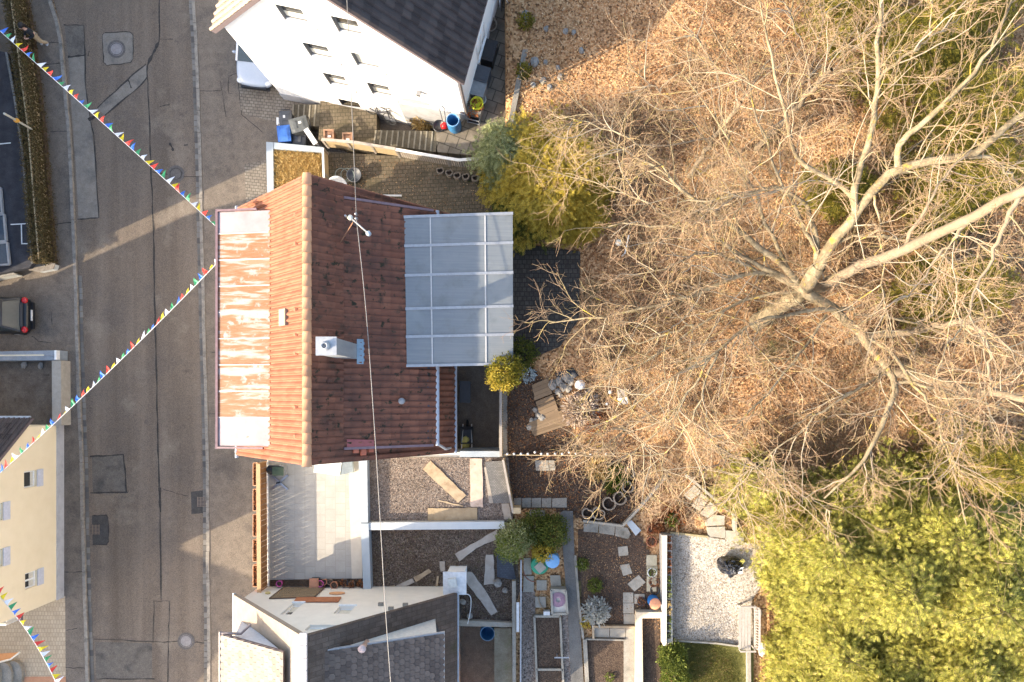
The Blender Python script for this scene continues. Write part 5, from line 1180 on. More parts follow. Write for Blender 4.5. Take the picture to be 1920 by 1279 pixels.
for lab, px, py, r in (('small pale stone in the dirt yard nearest the beige wall', 76, 686, .11), ('grey broken stone in the dirt yard by the metal capped wall', 45, 684, .13)):
    tag(MB().blob(P(px, py, .2), (r, r * 1.5, r * .7), 8, 6, .3, px).build('yard_stone', m_stone), lab, 'stone', 'stones in the dirt yard')
# half round stone steps and the awning at the bottom left
mb = MB()
for k, x in enumerate((4, 21, 36)): mb.lathe(P(x - 3, 1262, 0), [(.42, 0), (.42, .62 - .16 * k), (.36, .64 - .16 * k), (.02, .64 - .16 * k)], 18, 1.6)
tag(mb.build('stone_steps', m_concold), 'rounded grey stone steps at the bottom left corner', 'steps')
t = thing('awning', 'orange sheet with a pale curved edge over the rounded steps', 'awning', P(0, 1232, 2.0))
MB().prism(PL([(-40, 1228), (30, 1224), (36, 1222), (20, 1236), (0, 1240), (-40, 1243)], 1.5), .03).build('sheet', flat('orange_sheet', (.52, .22, .07), .6), t)
MB().tube(PL([(-40, 1243), (0, 1241), (20, 1236), (37, 1223)], 1.52), .04, 6).build('edge', flat('edge_cream', (.66, .60, .48), .5), t)
# ================================================================ TERRACE AND ROOF BITS
ZT = 2.602
t = thing('balcony_railing', 'orange brown wooden railing along the street side of the terrace', 'railing', P(494, 990, ZT))
ra, rb = P(502, 866, ZT), P(504, 1116, ZT)
L = resamp([ra, rb], 27); mb = MB()
for a, b in zip(L, L[1:]):
    q = a.lerp(b, .5); mb.box(q + V((-.03, 0, .52)), (.014, (b - a).length - .02, .88))
mb.build('slats', m_railslat, t)
MB().beam(ra + V((-.03, 0, 1.02)), rb + V((-.03, 0, 1.02)), .17, .05).build('top_rail', m_rail, t)
MB().beam(ra + V((.01, 0, .04)), rb + V((.01, 0, .04)), .06, .05).build('bottom_rail', m_sill, t)
for q in resamp([ra, rb], 7): MB().box(q + V((-.09, 0, .45)), (.07, .07, 1.05)).build('post', m_rail, t)
for k in range(5):
    y0, y1 = 868 + 47.5 * k + (2 if k else 0), 868 + 47.5 * k + 43
    a, b = P(478, y0, 3.45), P(478.5, y1, 3.45); c = a.lerp(b, .5); l = (b - a).length
    fb = thing('flower_box', ['topmost', 'second', 'third', 'fourth', 'bottom'][k] + ' flower box in the row hanging outside the wooden railing', 'flower box', (c.x, c.y, 3.2), 'flower boxes on the railing')
    mb = MB()
    for dx, dy, sx, sy in ((-.1, 0, .02, l), (.1, 0, .02, l), (0, l / 2 - .01, .18, .02), (0, -l / 2 + .01, .18, .02)): mb.box((dx, dy, .1), (sx, sy, .24))
    mb.build('box', flat('box_orange', (.62, .34, .18), .7), fb, local=True); MB().box((0, 0, .09), (.19, l - .04, .15)).build('soil', m_soil, fb, local=True)
    n = 130; p = np.stack([rg.uniform(-.09, .09, n), rg.uniform(-l / 2 + .03, l / 2 - .03, n), .16 + .06 * rg.random(n)], 1) + np.array([c.x, c.y, 3.2]); vs, fs = quadleaf(p, .05); mesh_np('withered_plants', vs, fs, m_rusty, fb)
# covered garden furniture
t = thing('covered_box', 'furniture covered by a pale tarp in the corner of the terrace', 'covered furniture', P(622, 880, ZT))
mb = MB(); q = PL([(585, 891), (641, 899), (663, 889), (660, 862), (590, 862)], ZT); tp = PL([(588, 884), (637, 891), (641, 864), (592, 858)], ZT + .75)
mb.ext([tp[0], tp[1], tp[2], tp[3]], (0, 0, -.74)); mb.build('cover', m_tarp, t)
MB().tube([tp[0] + V((0, 0, -.02)), tp[1] + V((0, 0, -.02))], .035, 6).build('hem', m_white, t)
MB().prism([tp[1] + V((.02, .0, -.1)), P(662, 886, ZT + .3), P(660, 866, ZT + .35), tp[2] + V((.02, 0, -.1))], .28).build('cover_side', m_tarp, t)
c = P(525, 904, ZT); t = thing('parasol_stand', 'dark cross shaped metal parasol stand on the terrace', 'parasol stand', c)
mb = MB()
for a in (.72, -.72): mb.box((0, 0, .05), (.95, .08, .05), a)
mb.build('cross_base', m_steel, t, local=True); MB().lathe((0, 0, 0), [(.04, .05), (.04, .42), (.03, .42)], 10).build('socket', m_black, t, local=True)
c = P(521, 883, ZT + .45); t = thing('camping_chair', 'green and black folding chair behind the parasol stand', 'chair', (c.x, c.y, ZT))
mb = MB()
for s in (-.24, .24): mb.tube([(s, -.2, 0), (s, .2, .45)], .018, 6).tube([(s, .2, 0), (s, -.2, .45)], .018, 6).tube([(s, .18, .45), (s, .28, .9)], .018, 6)
mb.build('frame', m_alu, t, local=True); MB().box((0, 0, .44), (.48, .42, .03)).build('seat', flat('olive_cloth', (.09, .12, .07), .8), t, local=True); MB().box((0, .23, .7), (.48, .03, .4), 0, Matrix.Rotation(-.2, 3, 'X')).build('backrest', m_black, t, local=True)
pot('black pot left of the green folding chair on the terrace', 508, 881, ZT, .2, .4, m_black, None, False, None)
# terrace edge bottom: lattice mat, shelf, pots
zw = ZT
m_mat = M('lattice_mat', [(.16, .115, .065), (.25, .18, .10)], 4, .8, brick=(1, .07, .05, (.08, .055, .03), .012), rot=.5)
q = [bpt(u, z, -.02) for u, z in (fuv(532, 1103, BA, BB), fuv(609, 1102.5, BA, BB), fuv(590, 1121, BA, BB), fuv(505, 1124, BA, BB))]
t = thing('trellis_panel', 'brown lattice panel fixed on the off-white gable wall above the terrace', 'trellis', q[0]); MB().ext(q, (0, .012, 0)).build('backing', flat('mat_back', (.12, .085, .05), .9), t)
mb = MB()
for i in range(-22, 22):
    for s_ in (0, 1):
        f0 = i / 22; f1 = f0 + .45
        if s_: f0, f1 = f1, f0
        pa, pb = max(0, min(1, f0)), max(0, min(1, f1))
        if abs(pa - pb) < .02 or f1 == f0: continue
        ta, tb2 = (pa - f0) / (f1 - f0), (pb - f0) / (f1 - f0)
        mb.beam(q[0].lerp(q[1], pa).lerp(q[3].lerp(q[2], pa), ta) + V((0, .018, 0)), q[0].lerp(q[1], pb).lerp(q[3].lerp(q[2], pb), tb2) + V((0, .018, 0)), .028, .012, (0, 1, 0))
mb.build('lattice', flat('mat_slat', (.33, .245, .15), .8), t)
mb = MB()
for a, b in zip(q, q[1:] + q[:1]): mb.beam(a + V((0, .02, 0)), b + V((0, .02, 0)), .04, .04, (0, 1, 0))
mb.build('border', flat('dark_wood', (.13, .08, .05), .8), t)
q = [bpt(u, z, -.02) for u, z in (fuv(556, 1123, BA, BB), fuv(640, 1122, BA, BB), fuv(634, 1130.5, BA, BB), fuv(551, 1130.5, BA, BB))]
tag(MB().ext(q, (0, .05, 0)).build('wall_shelf', M('red_brown_board', [(.30, .11, .05), (.42, .17, .08)], 5, .8, stretch=(1, 1, 1), grain=.3)), 'red brown board fixed under the lattice panel on the gable wall', 'board')
u, z = fuv(632, 1114, BA, BB); t = thing('wall_ornament', 'oval orange terracotta ornament on the gable wall', 'ornament', bpt(u, z, -.03))
MB().ext([bpt(u + .33 * math.cos(k * .314), z + .17 * math.sin(k * .314), -.02) for k in range(20)], (0, .04, 0)).build('plate', flat('terracotta_light', (.60, .31, .15), .8), t)
u, z = fuv(502, 1114, BA, BB); tag(MB().blob(bpt(u, z, -.05), (.12, .06, .09), 10, 7, .05).build('wall_lamp', flat('amber', (.55, .42, .16), .5)), 'small amber lamp on the gable wall beside the railing', 'lamp')
mb = MB().prism(PL([(506, 1088), (684, 1085), (684, 1099), (506, 1099)], ZT + .06), .058); tag(mb.build('plant_strip', m_soil), 'dark planting strip between the terrace tiles and the gable wall', 'planting bed')
pot('magenta rimmed pot alone at the left of the planting strip', 523, 1095, ZT + .06, .13, .3, m_pink, None, True, 'pots at the foot of the gable')
crate_ = crate('square orange planter among the pots at the foot of the gable', 589, 1093, ZT + .06, (.34, .34, .3), 0, m_black, flat('orange_rim', (.55, .25, .14), .6))
pot('magenta rimmed pot beside the square orange planter', 600, 1095, ZT + .06, .14, .32, m_pink, None, True, 'pots at the foot of the gable')
pot('terracotta pot just right of the second magenta pot', 607, 1092, ZT + .06, .13, .28, m_terra, None, True, 'pots at the foot of the gable')
pot('brown pot behind the big terracotta ring', 618, 1092, ZT + .06, .12, .26, flat('brown_glaze', (.20, .13, .09), .5), None, True, 'pots at the foot of the gable')
pot('big terracotta ring pot with dark soil at the foot of the gable', 626, 1098, ZT + .06, .16, .34, m_terra, None, True, 'pots at the foot of the gable')
pot('dark pot with dry stalks near the right end of the planting strip', 645, 1093, ZT + .06, .15, .26, m_dgrey, m_rusty, True, 'pots at the foot of the gable')
pot('black pot against the grey parapet at the terrace corner', 676, 1095, ZT + .06, .13, .26, m_black, m_rusty, True, 'pots at the foot of the gable')
pot('grey pot with bare twigs in the middle of the planting strip', 659, 1096, ZT + .06, .14, .24, m_ringc, m_rusty, True, 'pots at the foot of the gable')
# boards on the gravel roofs
def board(label, pts, m=m_wood, z=ZT, th=.06, group='boards on the gravel roofs', name='board'):
    p = PL(pts, z + th); n = len(p); jag = []
    for a, b in zip(p, p[1:] + p[:1]):
        l = (b - a).length; d = (b - a).normalized(); nrm = V((-d.y, d.x, 0)); k = max(2, int(l / .18))
        for i in range(k): jag.append(a + (b - a) * (i / k) + nrm * (random.uniform(-.018, .018) if i else 0))
    return tag(MB().prism(jag, th - .004).build(name, m), label, 'board', group)
board('long tilted wooden board lying diagonally on the upper gravel roof', [(807, 864), (874, 929), (859, 943), (793, 880)])
board('upright wooden board beside the roofing panel on the upper gravel roof', [(881, 860), (904, 860), (906, 951), (882, 950)], M('old_board_pink', [(.46, .33, .25), (.60, .46, .36)], 3, .85, patches=[((.25, .15, .09), 5, .62, .78)]))
board('wide cracked board along the white parapet on the upper gravel roof', [(802, 953), (895, 952), (895, 975), (802, 976)], M('old_board_brown', [(.30, .22, .13), (.43, .33, .21)], 3, .85, patches=[((.16, .10, .06), 5, .6, .78)]))
board('thin stick between the diagonal board and the wide board', [(821, 937), (869, 948), (868, 951), (821, 940)], m_wood, ZT, .04)
board('narrow board left of the grey roofing panel', [(908, 876), (913, 876), (925, 943), (917, 943)], m_woodgrey, ZT, .05)
board('short grey plank at the right edge of the upper gravel roof', [(940, 944), (954, 944), (960, 974), (945, 974)], m_woodgrey, ZT, .05)
board('long grey weathered plank at the top of the mossy lower roof', [(853, 1039), (932, 993), (933, 1010), (893, 1028), (861, 1053)], m_woodgrey)
board('ragged upright plank next to the dark slate panel', [(911, 1040), (925, 1040), (928, 1095), (907, 1097)], m_woodgrey)
board('split grey plank leaning down from the white chimney stack', [(876, 1073), (885, 1073), (912, 1110), (933, 1147), (921, 1154), (900, 1125), (876, 1095)], m_woodgrey)
board('small brown plank, highest of the three in a row on the lower roof', [(775, 1083), (804, 1067), (809, 1073), (780, 1091)], m_wood, ZT, .05)
board('small grey plank, middle of the three in a row on the lower roof', [(743, 1098), (773, 1085), (777, 1092), (746, 1105)], m_woodgrey, ZT, .05)
board('small plank, lowest of the three in a row beside the cable', [(707, 1102), (740, 1098), (742, 1107), (707, 1109)], m_wood, ZT, .05)
board('thin plank standing by the white chimney stack', [(819, 1080), (823, 1080), (819, 1112), (815, 1112)], m_wood, ZT, .05)
board('short stub of plank above the white chimney stack', [(824, 1053), (834, 1053), (835, 1070), (826, 1072)], m_woodgrey, ZT, .05)
board('pale block just above the white chimney stack', [(842, 1062), (860, 1061), (861, 1070), (842, 1071)], m_wood, ZT, .08)
mb = MB().prism(PL([(909, 866), (941, 864), (957, 943), (925, 944)], ZT + .18), .05); tag(mb.build('roofing_panel', m_panel), 'grey ribbed roofing panel lying on the upper gravel roof', 'panel')
mb = MB().prism(PL([(931, 1005), (952, 1012), (968, 1088), (932, 1082)], ZT + .25), .06); tag(mb.build('slate_panel', m_panelb), 'dark slate coloured panel under the round light green shrub', 'panel')
t = thing('white_chimney', 'square white chimney stack with cap on the lower gravel roof', 'chimney', P(852, 1095, ZT))
q = PL([(831, 1073), (874, 1073), (874, 1115), (831, 1115)], 4.2); c = sum(q, V((0, 0, 0))) / 4
MB().box((c.x, c.y, (4.1 + ZT) / 2), (.72, .72, 4.1 - ZT)).build('shaft', m_whitewall, t); MB().box((c.x, c.y, 4.15), (.96, .94, .09)).build('cap', m_white, t)
MB().box((c.x - .08, c.y + .05, 4.29), (.33, .36, .18), .15).build('cowl', flat('cowl_cream', (.55, .54, .48), .5), t)
for k, (px, py, r) in enumerate(((933, 1093, .2), (947, 1107, .14), (868, 1128, .15), (881, 1155, .15))):
    q = P(px, py, ZT + .12); tag(MB().blob(q, (r, r * .9, r * .7), 7, 5, .22, k + 5).build('pale_stone', m_stone), ['largest pale stone on the mossy roof beside the slate panel', 'pale stone just below the largest one on the mossy roof', 'small white slab beside the low white parapet', 'small white slab at the bottom of the mossy roof'][k], 'stone', 'stones on the mossy roof')
hosepts = curve([P(697, 1113, 2.75), P(740, 1110, 2.68), P(790, 1117, 2.68), P(825, 1112, 2.68), P(845, 1116, 2.75), P(878, 1115, 2.7), P(883, 1135, 2.66), P(877, 1170, 3.0)], 8)
tag(MB().tube(hosepts, .022, 5).build('hose', m_sill), 'pale hose running along the mossy roof past the white chimney stack', 'hose')
# yard between the roofs (dark)
t = thing('yard_shed', 'narrow mossy ledge with a concrete slab beside the dark lower yard', 'ledge', P(944, 1230, 2.4)); MB().prism(PL([(927, 1178), (959, 1178), (961, 1300), (927, 1300)], 2.56), 2.5).build('slab', M('mossy_slab', [(.15, .125, .085), (.24, .215, .16)], 3, .95, grain=.3, patches=[((.09, .10, .03), 1.4, .55, .8)]), t)
tag(MB().prism(PL([(960, 1090), (967, 1090), (967, 1310), (961, 1310)], 3.2), .9).build('boundary_wall', m_concold), 'narrow pale boundary wall right of the mossy roof', 'wall')
t = thing('boundary_fence', 'thin pale metal rail fence along the gravel strip', 'fence', G(977, 1160)); MB().beam(P(977, 1050, 3.3), P(976, 1310, 3.3), .06, .05).build('rail', m_alu, t)
for y in range(1055, 1300, 40): MB().box(P(977, y, 2.85), (.05, .05, .9)).build('post', m_steel, t)
tag(MB().box(P(971, 1157, 3.25), (.12, 1.25, .05)).build('fluorescent_batten', m_white), 'white bar mounted on the boundary wall', 'bar')
barrel('blue rain barrel at the bottom of the dark lower yard', 914, 1188, .1, .35, .9, m_blue)
t = thing('courtyard_table', 'grey table in the dark yard beside the lean-to roof', 'table', P(872, 730, .8)); MB().box(P(872, 735, .85), (.5, 1.0, .05)).build('tabletop', m_dgrey, t)
for sx in (-.2, .2):
    for sy in (-.42, .42): q = P(872, 735, .85); MB().box((q.x + sx, q.y + sy, .47), (.05, .05, .72)).build('leg', m_steel, t)
t = thing('yellow_sack', 'yellow and white sack lying in the dark yard', 'sack', P(872, 832, .1)); MB().blob(P(872, 830, .35), (.22, .3, .2), 9, 6, .2, 3).build('sack', flat('sack_yellow', (.62, .55, .16), .7), t, True)
t = thing('garden_gnome_cart', 'dark wheelbarrow with a white grip in the dark yard', 'wheelbarrow', P(877, 815, .1)); MB().add([(a * s, b * s, z) for z, s in ((.25, .6), (.55, 1)) for a, b in ((-.3, -.4), (.3, -.4), (.3, .4), (-.3, .4))], [(3, 2, 1, 0), (0, 1, 5, 4), (1, 2, 6, 5), (2, 3, 7, 6), (3, 0, 4, 7)]).build('tray', m_dgrey, t, local=True)
MB().ring((0, .5, .2), .17, .04, 16, 6, (1, 0, 0)).build('wheel', m_tyre, t, local=True); MB().tube([(-.25, -.95, .6), (-.2, .5, .2)], .025, 6).tube([(.25, -.95, .6), (.2, .5, .2)], .025, 6).build('handle', m_sill, t, local=True)
t.name = 'wheelbarrow'
tag(MB().prism(PL([(862, 846), (938, 846), (938, 857), (862, 857)], 2.6), 2.5).build('yard_wall', m_caprail), 'pale capped wall between the dark yard and the upper gravel roof', 'wall')
# stone capped hedge wall between yard and garden
t = thing('garden_fence', 'narrow wooden garden fence with pale caps beside the dark yard', 'fence', P(943, 770, 2.45))
a, b = P(939, 700, 3.3), P(939, 855, 3.3); MB().beam(a, b, .10, .05).build('top_rail', m_woodgrey, t)
sl = MB()
for q in resamp([a, b], 34): sl.beam(V((q.x + .02, q.y, 2.46)), q + V((.02, 0, -.02)), .05, .09)
sl.build('slats', m_lattice, t)
t = thing('garden_fence', 'slanting wooden fence on the right of the grey roofing panel', 'fence', P(950, 910, 2.45))
a, b = P(943, 862, 3.2), P(962, 962, 3.2); MB().beam(a, b, .09, .05).build('top_rail', m_woodgrey, t)
sl = MB()
for q in resamp([a, b], 26): sl.beam(V((q.x + .05, q.y, 2.46)), q + V((.03, 0, -.02)), .09, .05)
sl.build('slats', m_lattice, t)
MB().box(P(970, 955, 2.9), (.3, .25, .8)).build('post', m_lattice, t)
# ball topped post fence at the garden boundary
t = thing('post_fence', 'low fence with a row of white ball caps along the garden boundary', 'fence', G(1050, 853))
xs_ = [951, 964, 977, 990, 1003, 1015, 1027, 1041, 1054, 1067, 1080, 1094, 1107, 1122, 1136, 1150]
for i, x in enumerate(xs_):
    q = G(x, 851 - (3 if i in (4, 9) else 0) + i * .12, .0); hgt = .75
    q = P(x, 851 - (3 if i in (4, 9) else 0), q.z + hgt); p = MB().box((q.x, q.y, q.z - hgt / 2 - .04), (.06, .06, hgt)).build('post', m_lattice, t)
    MB().blob(q, (.055, .055, .055), 10, 7, 0).build('ball_cap', m_white, p, True)
MB().beam(P(944, 853, 2.9), P(1152, 855, 3.1), .03, .07).beam(P(944, 853, 2.7), P(1152, 855, 2.8), .03, .07).build('rails', m_lattice, t)
# ================================================================ GARDEN THINGS
def deck(label, q, nb):
    c = [G(a, b, .16) for a, b in q]; zz_ = max(p.z for p in c); mb = MB()
    t = thing('wooden_deck', label, 'deck', c[0], 'wooden deck platforms')
    for i in range(nb):
        f0, f1 = (i + .03) / nb, (i + .97) / nb; e = random.uniform(-.02, .02)
        pp = [c[0].lerp(c[3], f0), c[1].lerp(c[2], f0), c[1].lerp(c[2], f1), c[0].lerp(c[3], f1)]
        dd = (pp[1] - pp[0]).normalized() * e
        mb.prism([V((p.x, p.y, zz_)) + dd for p in pp], .05)
    mb.build('boards', m_deck, t); MB().prism([V((p.x, p.y, zz_ - .06)) for p in c], .2).build('joists', flat('dark_timber', (.06, .045, .03), .9), t); return t
deck('narrow upper deck of grey brown boards beside the yew bush', [(997, 722), (1027, 709), (1036, 738), (1003, 751)], 4)
deck('middle deck platform of brown boards running down the garden', [(1004, 753), (1036, 740), (1052, 783), (1018, 798)], 5)
deck('wide lower deck of brown boards by the pampas clump', [(990, 793), (1096, 752), (1116, 780), (1002, 818)], 6)
ball = thing('garden_ball', 'large white decorative ball in the garden bed near the decks', 'ball', G(1087, 722, 0)); q = G(1087, 722, .2)
MB().blob(q, (.23, .23, .23), 20, 12, .02).build('ball', M('ball_white', [(.62, .60, .58), (.82, .80, .78)], 14, .5), ball, True)
tag(MB().blob(G(1143, 735, .25), (.09, .09, .09), 14, 9, 0).build('garden_ball', m_white, None, True), 'small white ball at the right of the garden bed', 'ball')
tag(MB().blob(G(1137, 757, .22), (.065, .065, .065), 12, 8, 0).build('garden_ball', m_white, None, True), 'tiny white ball below the small one in the garden bed', 'ball')
t = thing('lamp_post', 'white garden lamp with round head under the twigs', 'garden lamp', G(1166, 490)); q = G(1166, 480); MB().tube([q, q + V((0, -.1, 1.1)), q + V((.1, .55, 1.6))], .03, 6).build('pole', m_white, t); MB().blob(P(1160, 455, q.z + 1.6), (.14, .14, .1), 12, 8, 0).build('lamp_head', flat('lamp_cream', (.62, .58, .48), .5), t, True)
t = thing('crate', 'grey and white wooden crate at the right end of the garden bed', 'crate', G(1165, 745)); MB().box(G(1166, 743, .25), (.38, .6, .5), .12).build('box', m_woodgrey, t); MB().box(G(1165, 752, .52), (.42, .3, .04), .12).build('lid', m_white, t)
stones = [(1010, 777, .16), (1005, 790, .13), (997, 790, .12), (1016, 784, .17), (1035, 722, .2), (1047, 716, .18), (1055, 725, .17), (1062, 708, .2), (1070, 716, .16), (1074, 704, .17), (1046, 735, .14), (1052, 742, .12), (1066, 730, .15), (993, 800, .14), (1004, 768, .12), (1105, 735, .15), (1117, 745, .13)]
for k, (px, py, r) in enumerate(stones):
    tag(MB().blob(G(px, py, r * .5), (r, r * random.uniform(.8, 1.3), r * .75), 8, 6, .22, k + 20).build('garden_stone', m_stone), 'grey stone edging the decks and the little pond', 'stone', 'stones round the garden decks')
def slab(label, pts, m=m_slab, dz=.1, group='stepping slabs', th=.06):
    return tag(MB().prism([G(a, b, dz) for a, b in pts], th).build('stone_slab', m), label, 'slab', group)
slab('large stepping slab in the leafy lawn below the ball capped fence', [(1003, 863), (1027, 863), (1030, 882), (1005, 882)])
slab('narrow stepping slab right beside the large one in the leafy lawn', [(1028, 863), (1039, 863), (1041, 881), (1031, 882)])
for k, (x0, x1) in enumerate(((964, 978), (979, 996), (997, 1015), (1016, 1034), (1035, 1063))):
    slab(['first', 'second', 'third', 'fourth', 'fifth and longest'][k] + ' slab from the left in the row above the round shrubs', [(x0, 934), (x1 - .5, 933), (x1 - .5, 951), (x0, 951)], m_concold)
slab('mossy slab half under the round dark green shrub', [(995, 955), (1022, 957), (1022, 968), (985, 968)], m_concold)
for k, q in enumerate(([(1094, 981), (1122, 982), (1121, 998), (1094, 996)], [(1123, 983), (1153, 985), (1151, 1003), (1123, 999)], [(1154, 986), (1176, 989), (1182, 1001), (1177, 1010), (1153, 1004)])):
    slab(['left', 'middle', 'right'][k] + ' grey slab of the short walkway under the horseshoe rings', q, m_concold)
slab('lying grey sill stone at the bend of the concrete kerb wall', [(1172, 978), (1183, 974), (1201, 993), (1191, 1003)], m_caprail, .2)
for lab, q in (('lone square slab at the top of the vegetable garden', [(1158, 1025), (1176, 1023), (1178, 1040), (1160, 1042)]), ('tilted square slab in the vegetable garden', [(1162, 1059), (1179, 1056), (1185, 1074), (1168, 1079)]), ('rotated diamond slab in the vegetable garden', [(1176, 1094), (1197, 1077), (1210, 1091), (1189, 1108)]),
               ('top slab of the column of three in the vegetable garden', [(1168, 1110), (1187, 1110), (1187, 1129), (1168, 1129)]), ('middle slab of the column of three in the vegetable garden', [(1168, 1130), (1188, 1130), (1188, 1149), (1168, 1149)]), ('bottom slab of the column of three in the vegetable garden', [(1169, 1150), (1190, 1150), (1190, 1169), (1169, 1169)]), ('mossy slab under the dark pots near the blue barrel', [(1189, 1113), (1208, 1113), (1208, 1131), (1189, 1131)]),
               ('square slab right of the green barrel', [(1031, 1078), (1050, 1078), (1052, 1097), (1033, 1098)]), ('square slab below the green barrel', [(1006, 1087), (1025, 1087), (1025, 1106), (1006, 1106)]), ('large slab between rail fence and green barrel', [(982, 1079), (1001, 1079), (1001, 1109), (981, 1109)]), ('slab under the hose left of the white trough', [(1003, 1118), (1023, 1118), (1024, 1138), (1004, 1138)]), ('slab beneath the light green shrub near the rail fence', [(982, 1046), (995, 1045), (997, 1076), (982, 1077)]),
               ('left slab of the row below the silver shrub', [(1113, 1176), (1142, 1177), (1142, 1194), (1113, 1193)]), ('middle slab of the row below the silver shrub', [(1143, 1177), (1172, 1177), (1172, 1195), (1143, 1194)]), ('dark slab at the right end of the row below the silver shrub', [(1173, 1177), (1189, 1177), (1189, 1196), (1173, 1196)])): slab(lab, q)
for lab, q in (('long pale slab beside the white block wall', [(1212, 1040), (1231, 1040), (1231, 1060), (1211, 1060)]), ('greenish slab above the pot with lime plant', [(1212, 1061), (1232, 1061), (1232, 1078), (1212, 1078)]), ('slab beneath the brown pots', [(1212, 1080), (1231, 1080), (1230, 1108), (1212, 1108)])): slab(lab, q, M('mossy_pale', [(.33, .29, .20), (.43, .385, .28)], 3, .9, grain=.2))
# stepping stones by the gravel terrace
for lab, q in (('topmost step slab of the garden steps', [(1281, 928), (1300, 908), (1314, 922), (1293, 937)]), ('second step slab of the garden steps', [(1295, 948), (1313, 924), (1328, 934), (1311, 958)]), ('third step slab of the garden steps', [(1310, 962), (1330, 940), (1347, 953), (1325, 970)]), ('angular fourth step slab of the garden steps', [(1321, 975), (1335, 964), (1357, 966), (1356, 983), (1322, 985)]), ('square step slab on the edge of the gravel terrace', [(1324, 987), (1357, 986), (1358, 1008), (1326, 1004)]), ('bright step slab at the corner of the gravel terrace', [(1358, 993), (1393, 996), (1392, 1015), (1359, 1011)])): slab(lab, q, m_slab, .2, 'garden step slabs', .18)
def kerbwall(label, pts, w, h, m=m_concold, name='garden_kerb', cat='kerb', dz=.0):
    mb = MB()
    for a, b in zip(pts, pts[1:]): mb.beam(G(*a, h / 2), G(*b, h / 2), w, h)
    return tag(mb.build(name, m), label, cat)
kerbwall('low concrete kerb wall bending round the horseshoe rings', [(1093, 975), (1166, 984), (1203, 944), (1250, 888)], .10, .35, m_slab)
kerbwall('pale wooden handrail kerb along the garden steps', [(1283, 889), (1320, 920), (1374, 965), (1374, 993)], .09, .5, m_slab)
kerbwall('dark timber edge left of the garden steps', [(1268, 930), (1296, 955), (1322, 976)], .07, .25, m_deck)
kerbwall('wooden edging on the upper side of the gravel terrace', [(1255, 997), (1326, 1005)], .08, .25, M('mossy_timber', [(.25, .2, .10), (.36, .30, .18)], 4, .9))
kerbwall('pale timber edging between gravel terrace and lawn', [(1262, 1198), (1340, 1203), (1400, 1211)], .07, .25, m_slab)
kerbwall('pale kerb on the right side of the lawn', [(1401, 1205), (1402, 1300)], .16, .25, m_slab)
kerbwall('dark stone kerb along the left of the garden path', [(1078, 1040), (1085, 1130), (1093, 1195)], .10, .2)
kerbwall('wide concrete edging of the lower vegetable bed', [(1096, 1196), (1102, 1310)], .17, .22)
kerbwall('concrete edging along the top of the lower vegetable bed', [(1098, 1196), (1170, 1198)], .06, .2)
kerbwall('timber edging under the silver shrub slabs', [(1110, 1172), (1189, 1173)], .08, .25, m_wood)
kerbwall('rusty timber edging left of the silver shrub slabs', [(1111, 1172), (1112, 1194)], .08, .25, m_wood)
# raised frame bed
t = thing('raised_bed', 'long raised bed with concrete frame beside the garden path', 'raised bed', G(1030, 1210))
def gp_(a, b, dz): return G(a, b, dz)
mb = MB()
for a, b in (((1002, 1153), (1050, 1153)), ((1050, 1153), (1057, 1310)), ((1002, 1153), (1008, 1310)), ((1006, 1252), (1055, 1252))): mb.beam(gp_(*a, .12), gp_(*b, .12), .09, .26)
mb.build('frame', m_slab, t); MB().prism([G(a, b, .16) for a, b in ((1003, 1155), (1049, 1155), (1056, 1310), (1007, 1310))], .3).build('soil', m_soil, t)
t = thing('water_trough', 'white concrete trough with a coiled pink hose beside the garden path', 'trough', G(1048, 1122))
mb = MB(); q = [G(a, b, .55) for a, b in ((1033, 1100), (1060, 1101), (1063, 1144), (1035, 1145))]
for a, b in zip(q, q[1:] + q[:1]): mb.beam(a - V((0, 0, .25)), b - V((0, 0, .25)), .09, .55)
mb.build('rim', m_slab, t); MB().prism([p - V((0, 0, .1)) for p in q], .4).build('basin', flat('trough_inside', (.55, .50, .42), .8), t)
hs_ = thing('hose_coil', 'coiled mauve garden hose in the white trough', 'hose', G(1046, 1119, .5)); mb = MB()
for k in range(5): mb.ring(G(1046, 1119, .48 + .012 * k), .3 - .045 * k, .02, 26, 5)
mb.build('coil', flat('mauve', (.36, .22, .27), .6), hs_); MB().tube(curve([G(1038, 1125, .5), G(1020, 1112, .2), G(1010, 1120, .15), G(1015, 1135, .15), G(1022, 1142, .15)], 8), .018, 5).build('loose_end', flat('hose_brown', (.30, .21, .12), .6), hs_)
tag(MB().box(G(1025, 1146, .2), (.28, .16, .3)).build('white_box', m_white), 'small white box below the white trough', 'box')
barrel('green round barrel with a slab lying on its lid', 1012, 1060, 2.45, .38, .6, m_green, m_green, 'compost_barrel')
q = G(1014, 1064, 0); tag(MB().box(P(1013, 1064, 3.17), (.38, .38, .05), .7).build('cover_slab', m_slab), 'square slab lying on the green barrel', 'slab')
barrel('pale blue barrel beside the golden shrub', 1036, 1052, 2.45, .3, .85, m_ltblue, m_ltblue)
barrel('bright blue barrel with an orange lid near the block wall', 1228, 1132, 2.45, .24, .8, M('blue_bright', [(.02, .16, .48), (.03, .2, .55)], 5, .4), m_orangelid)
tag(MB().tube(curve([G(982, 1070, .1), G(985, 1080, .1), G(995, 1088, .12), G(1004, 1089, .14)], 6), .02, 5).build('hose', flat('hose_red', (.25, .09, .06), .6)), 'short red brown hose left of the green barrel', 'hose')
pot('white rimmed pot with a lime green plant beside the block wall', 1223, 1074, 2.5, .2, .3, m_sill, m_lime, True, 'pots beside the block wall')
pot('brown bowl of dry leaves under the lime plant pot', 1226, 1092, 2.5, .21, .28, flat('brown_glaze', (.2, .13, .09), .5), m_rusty, True, 'pots beside the block wall')
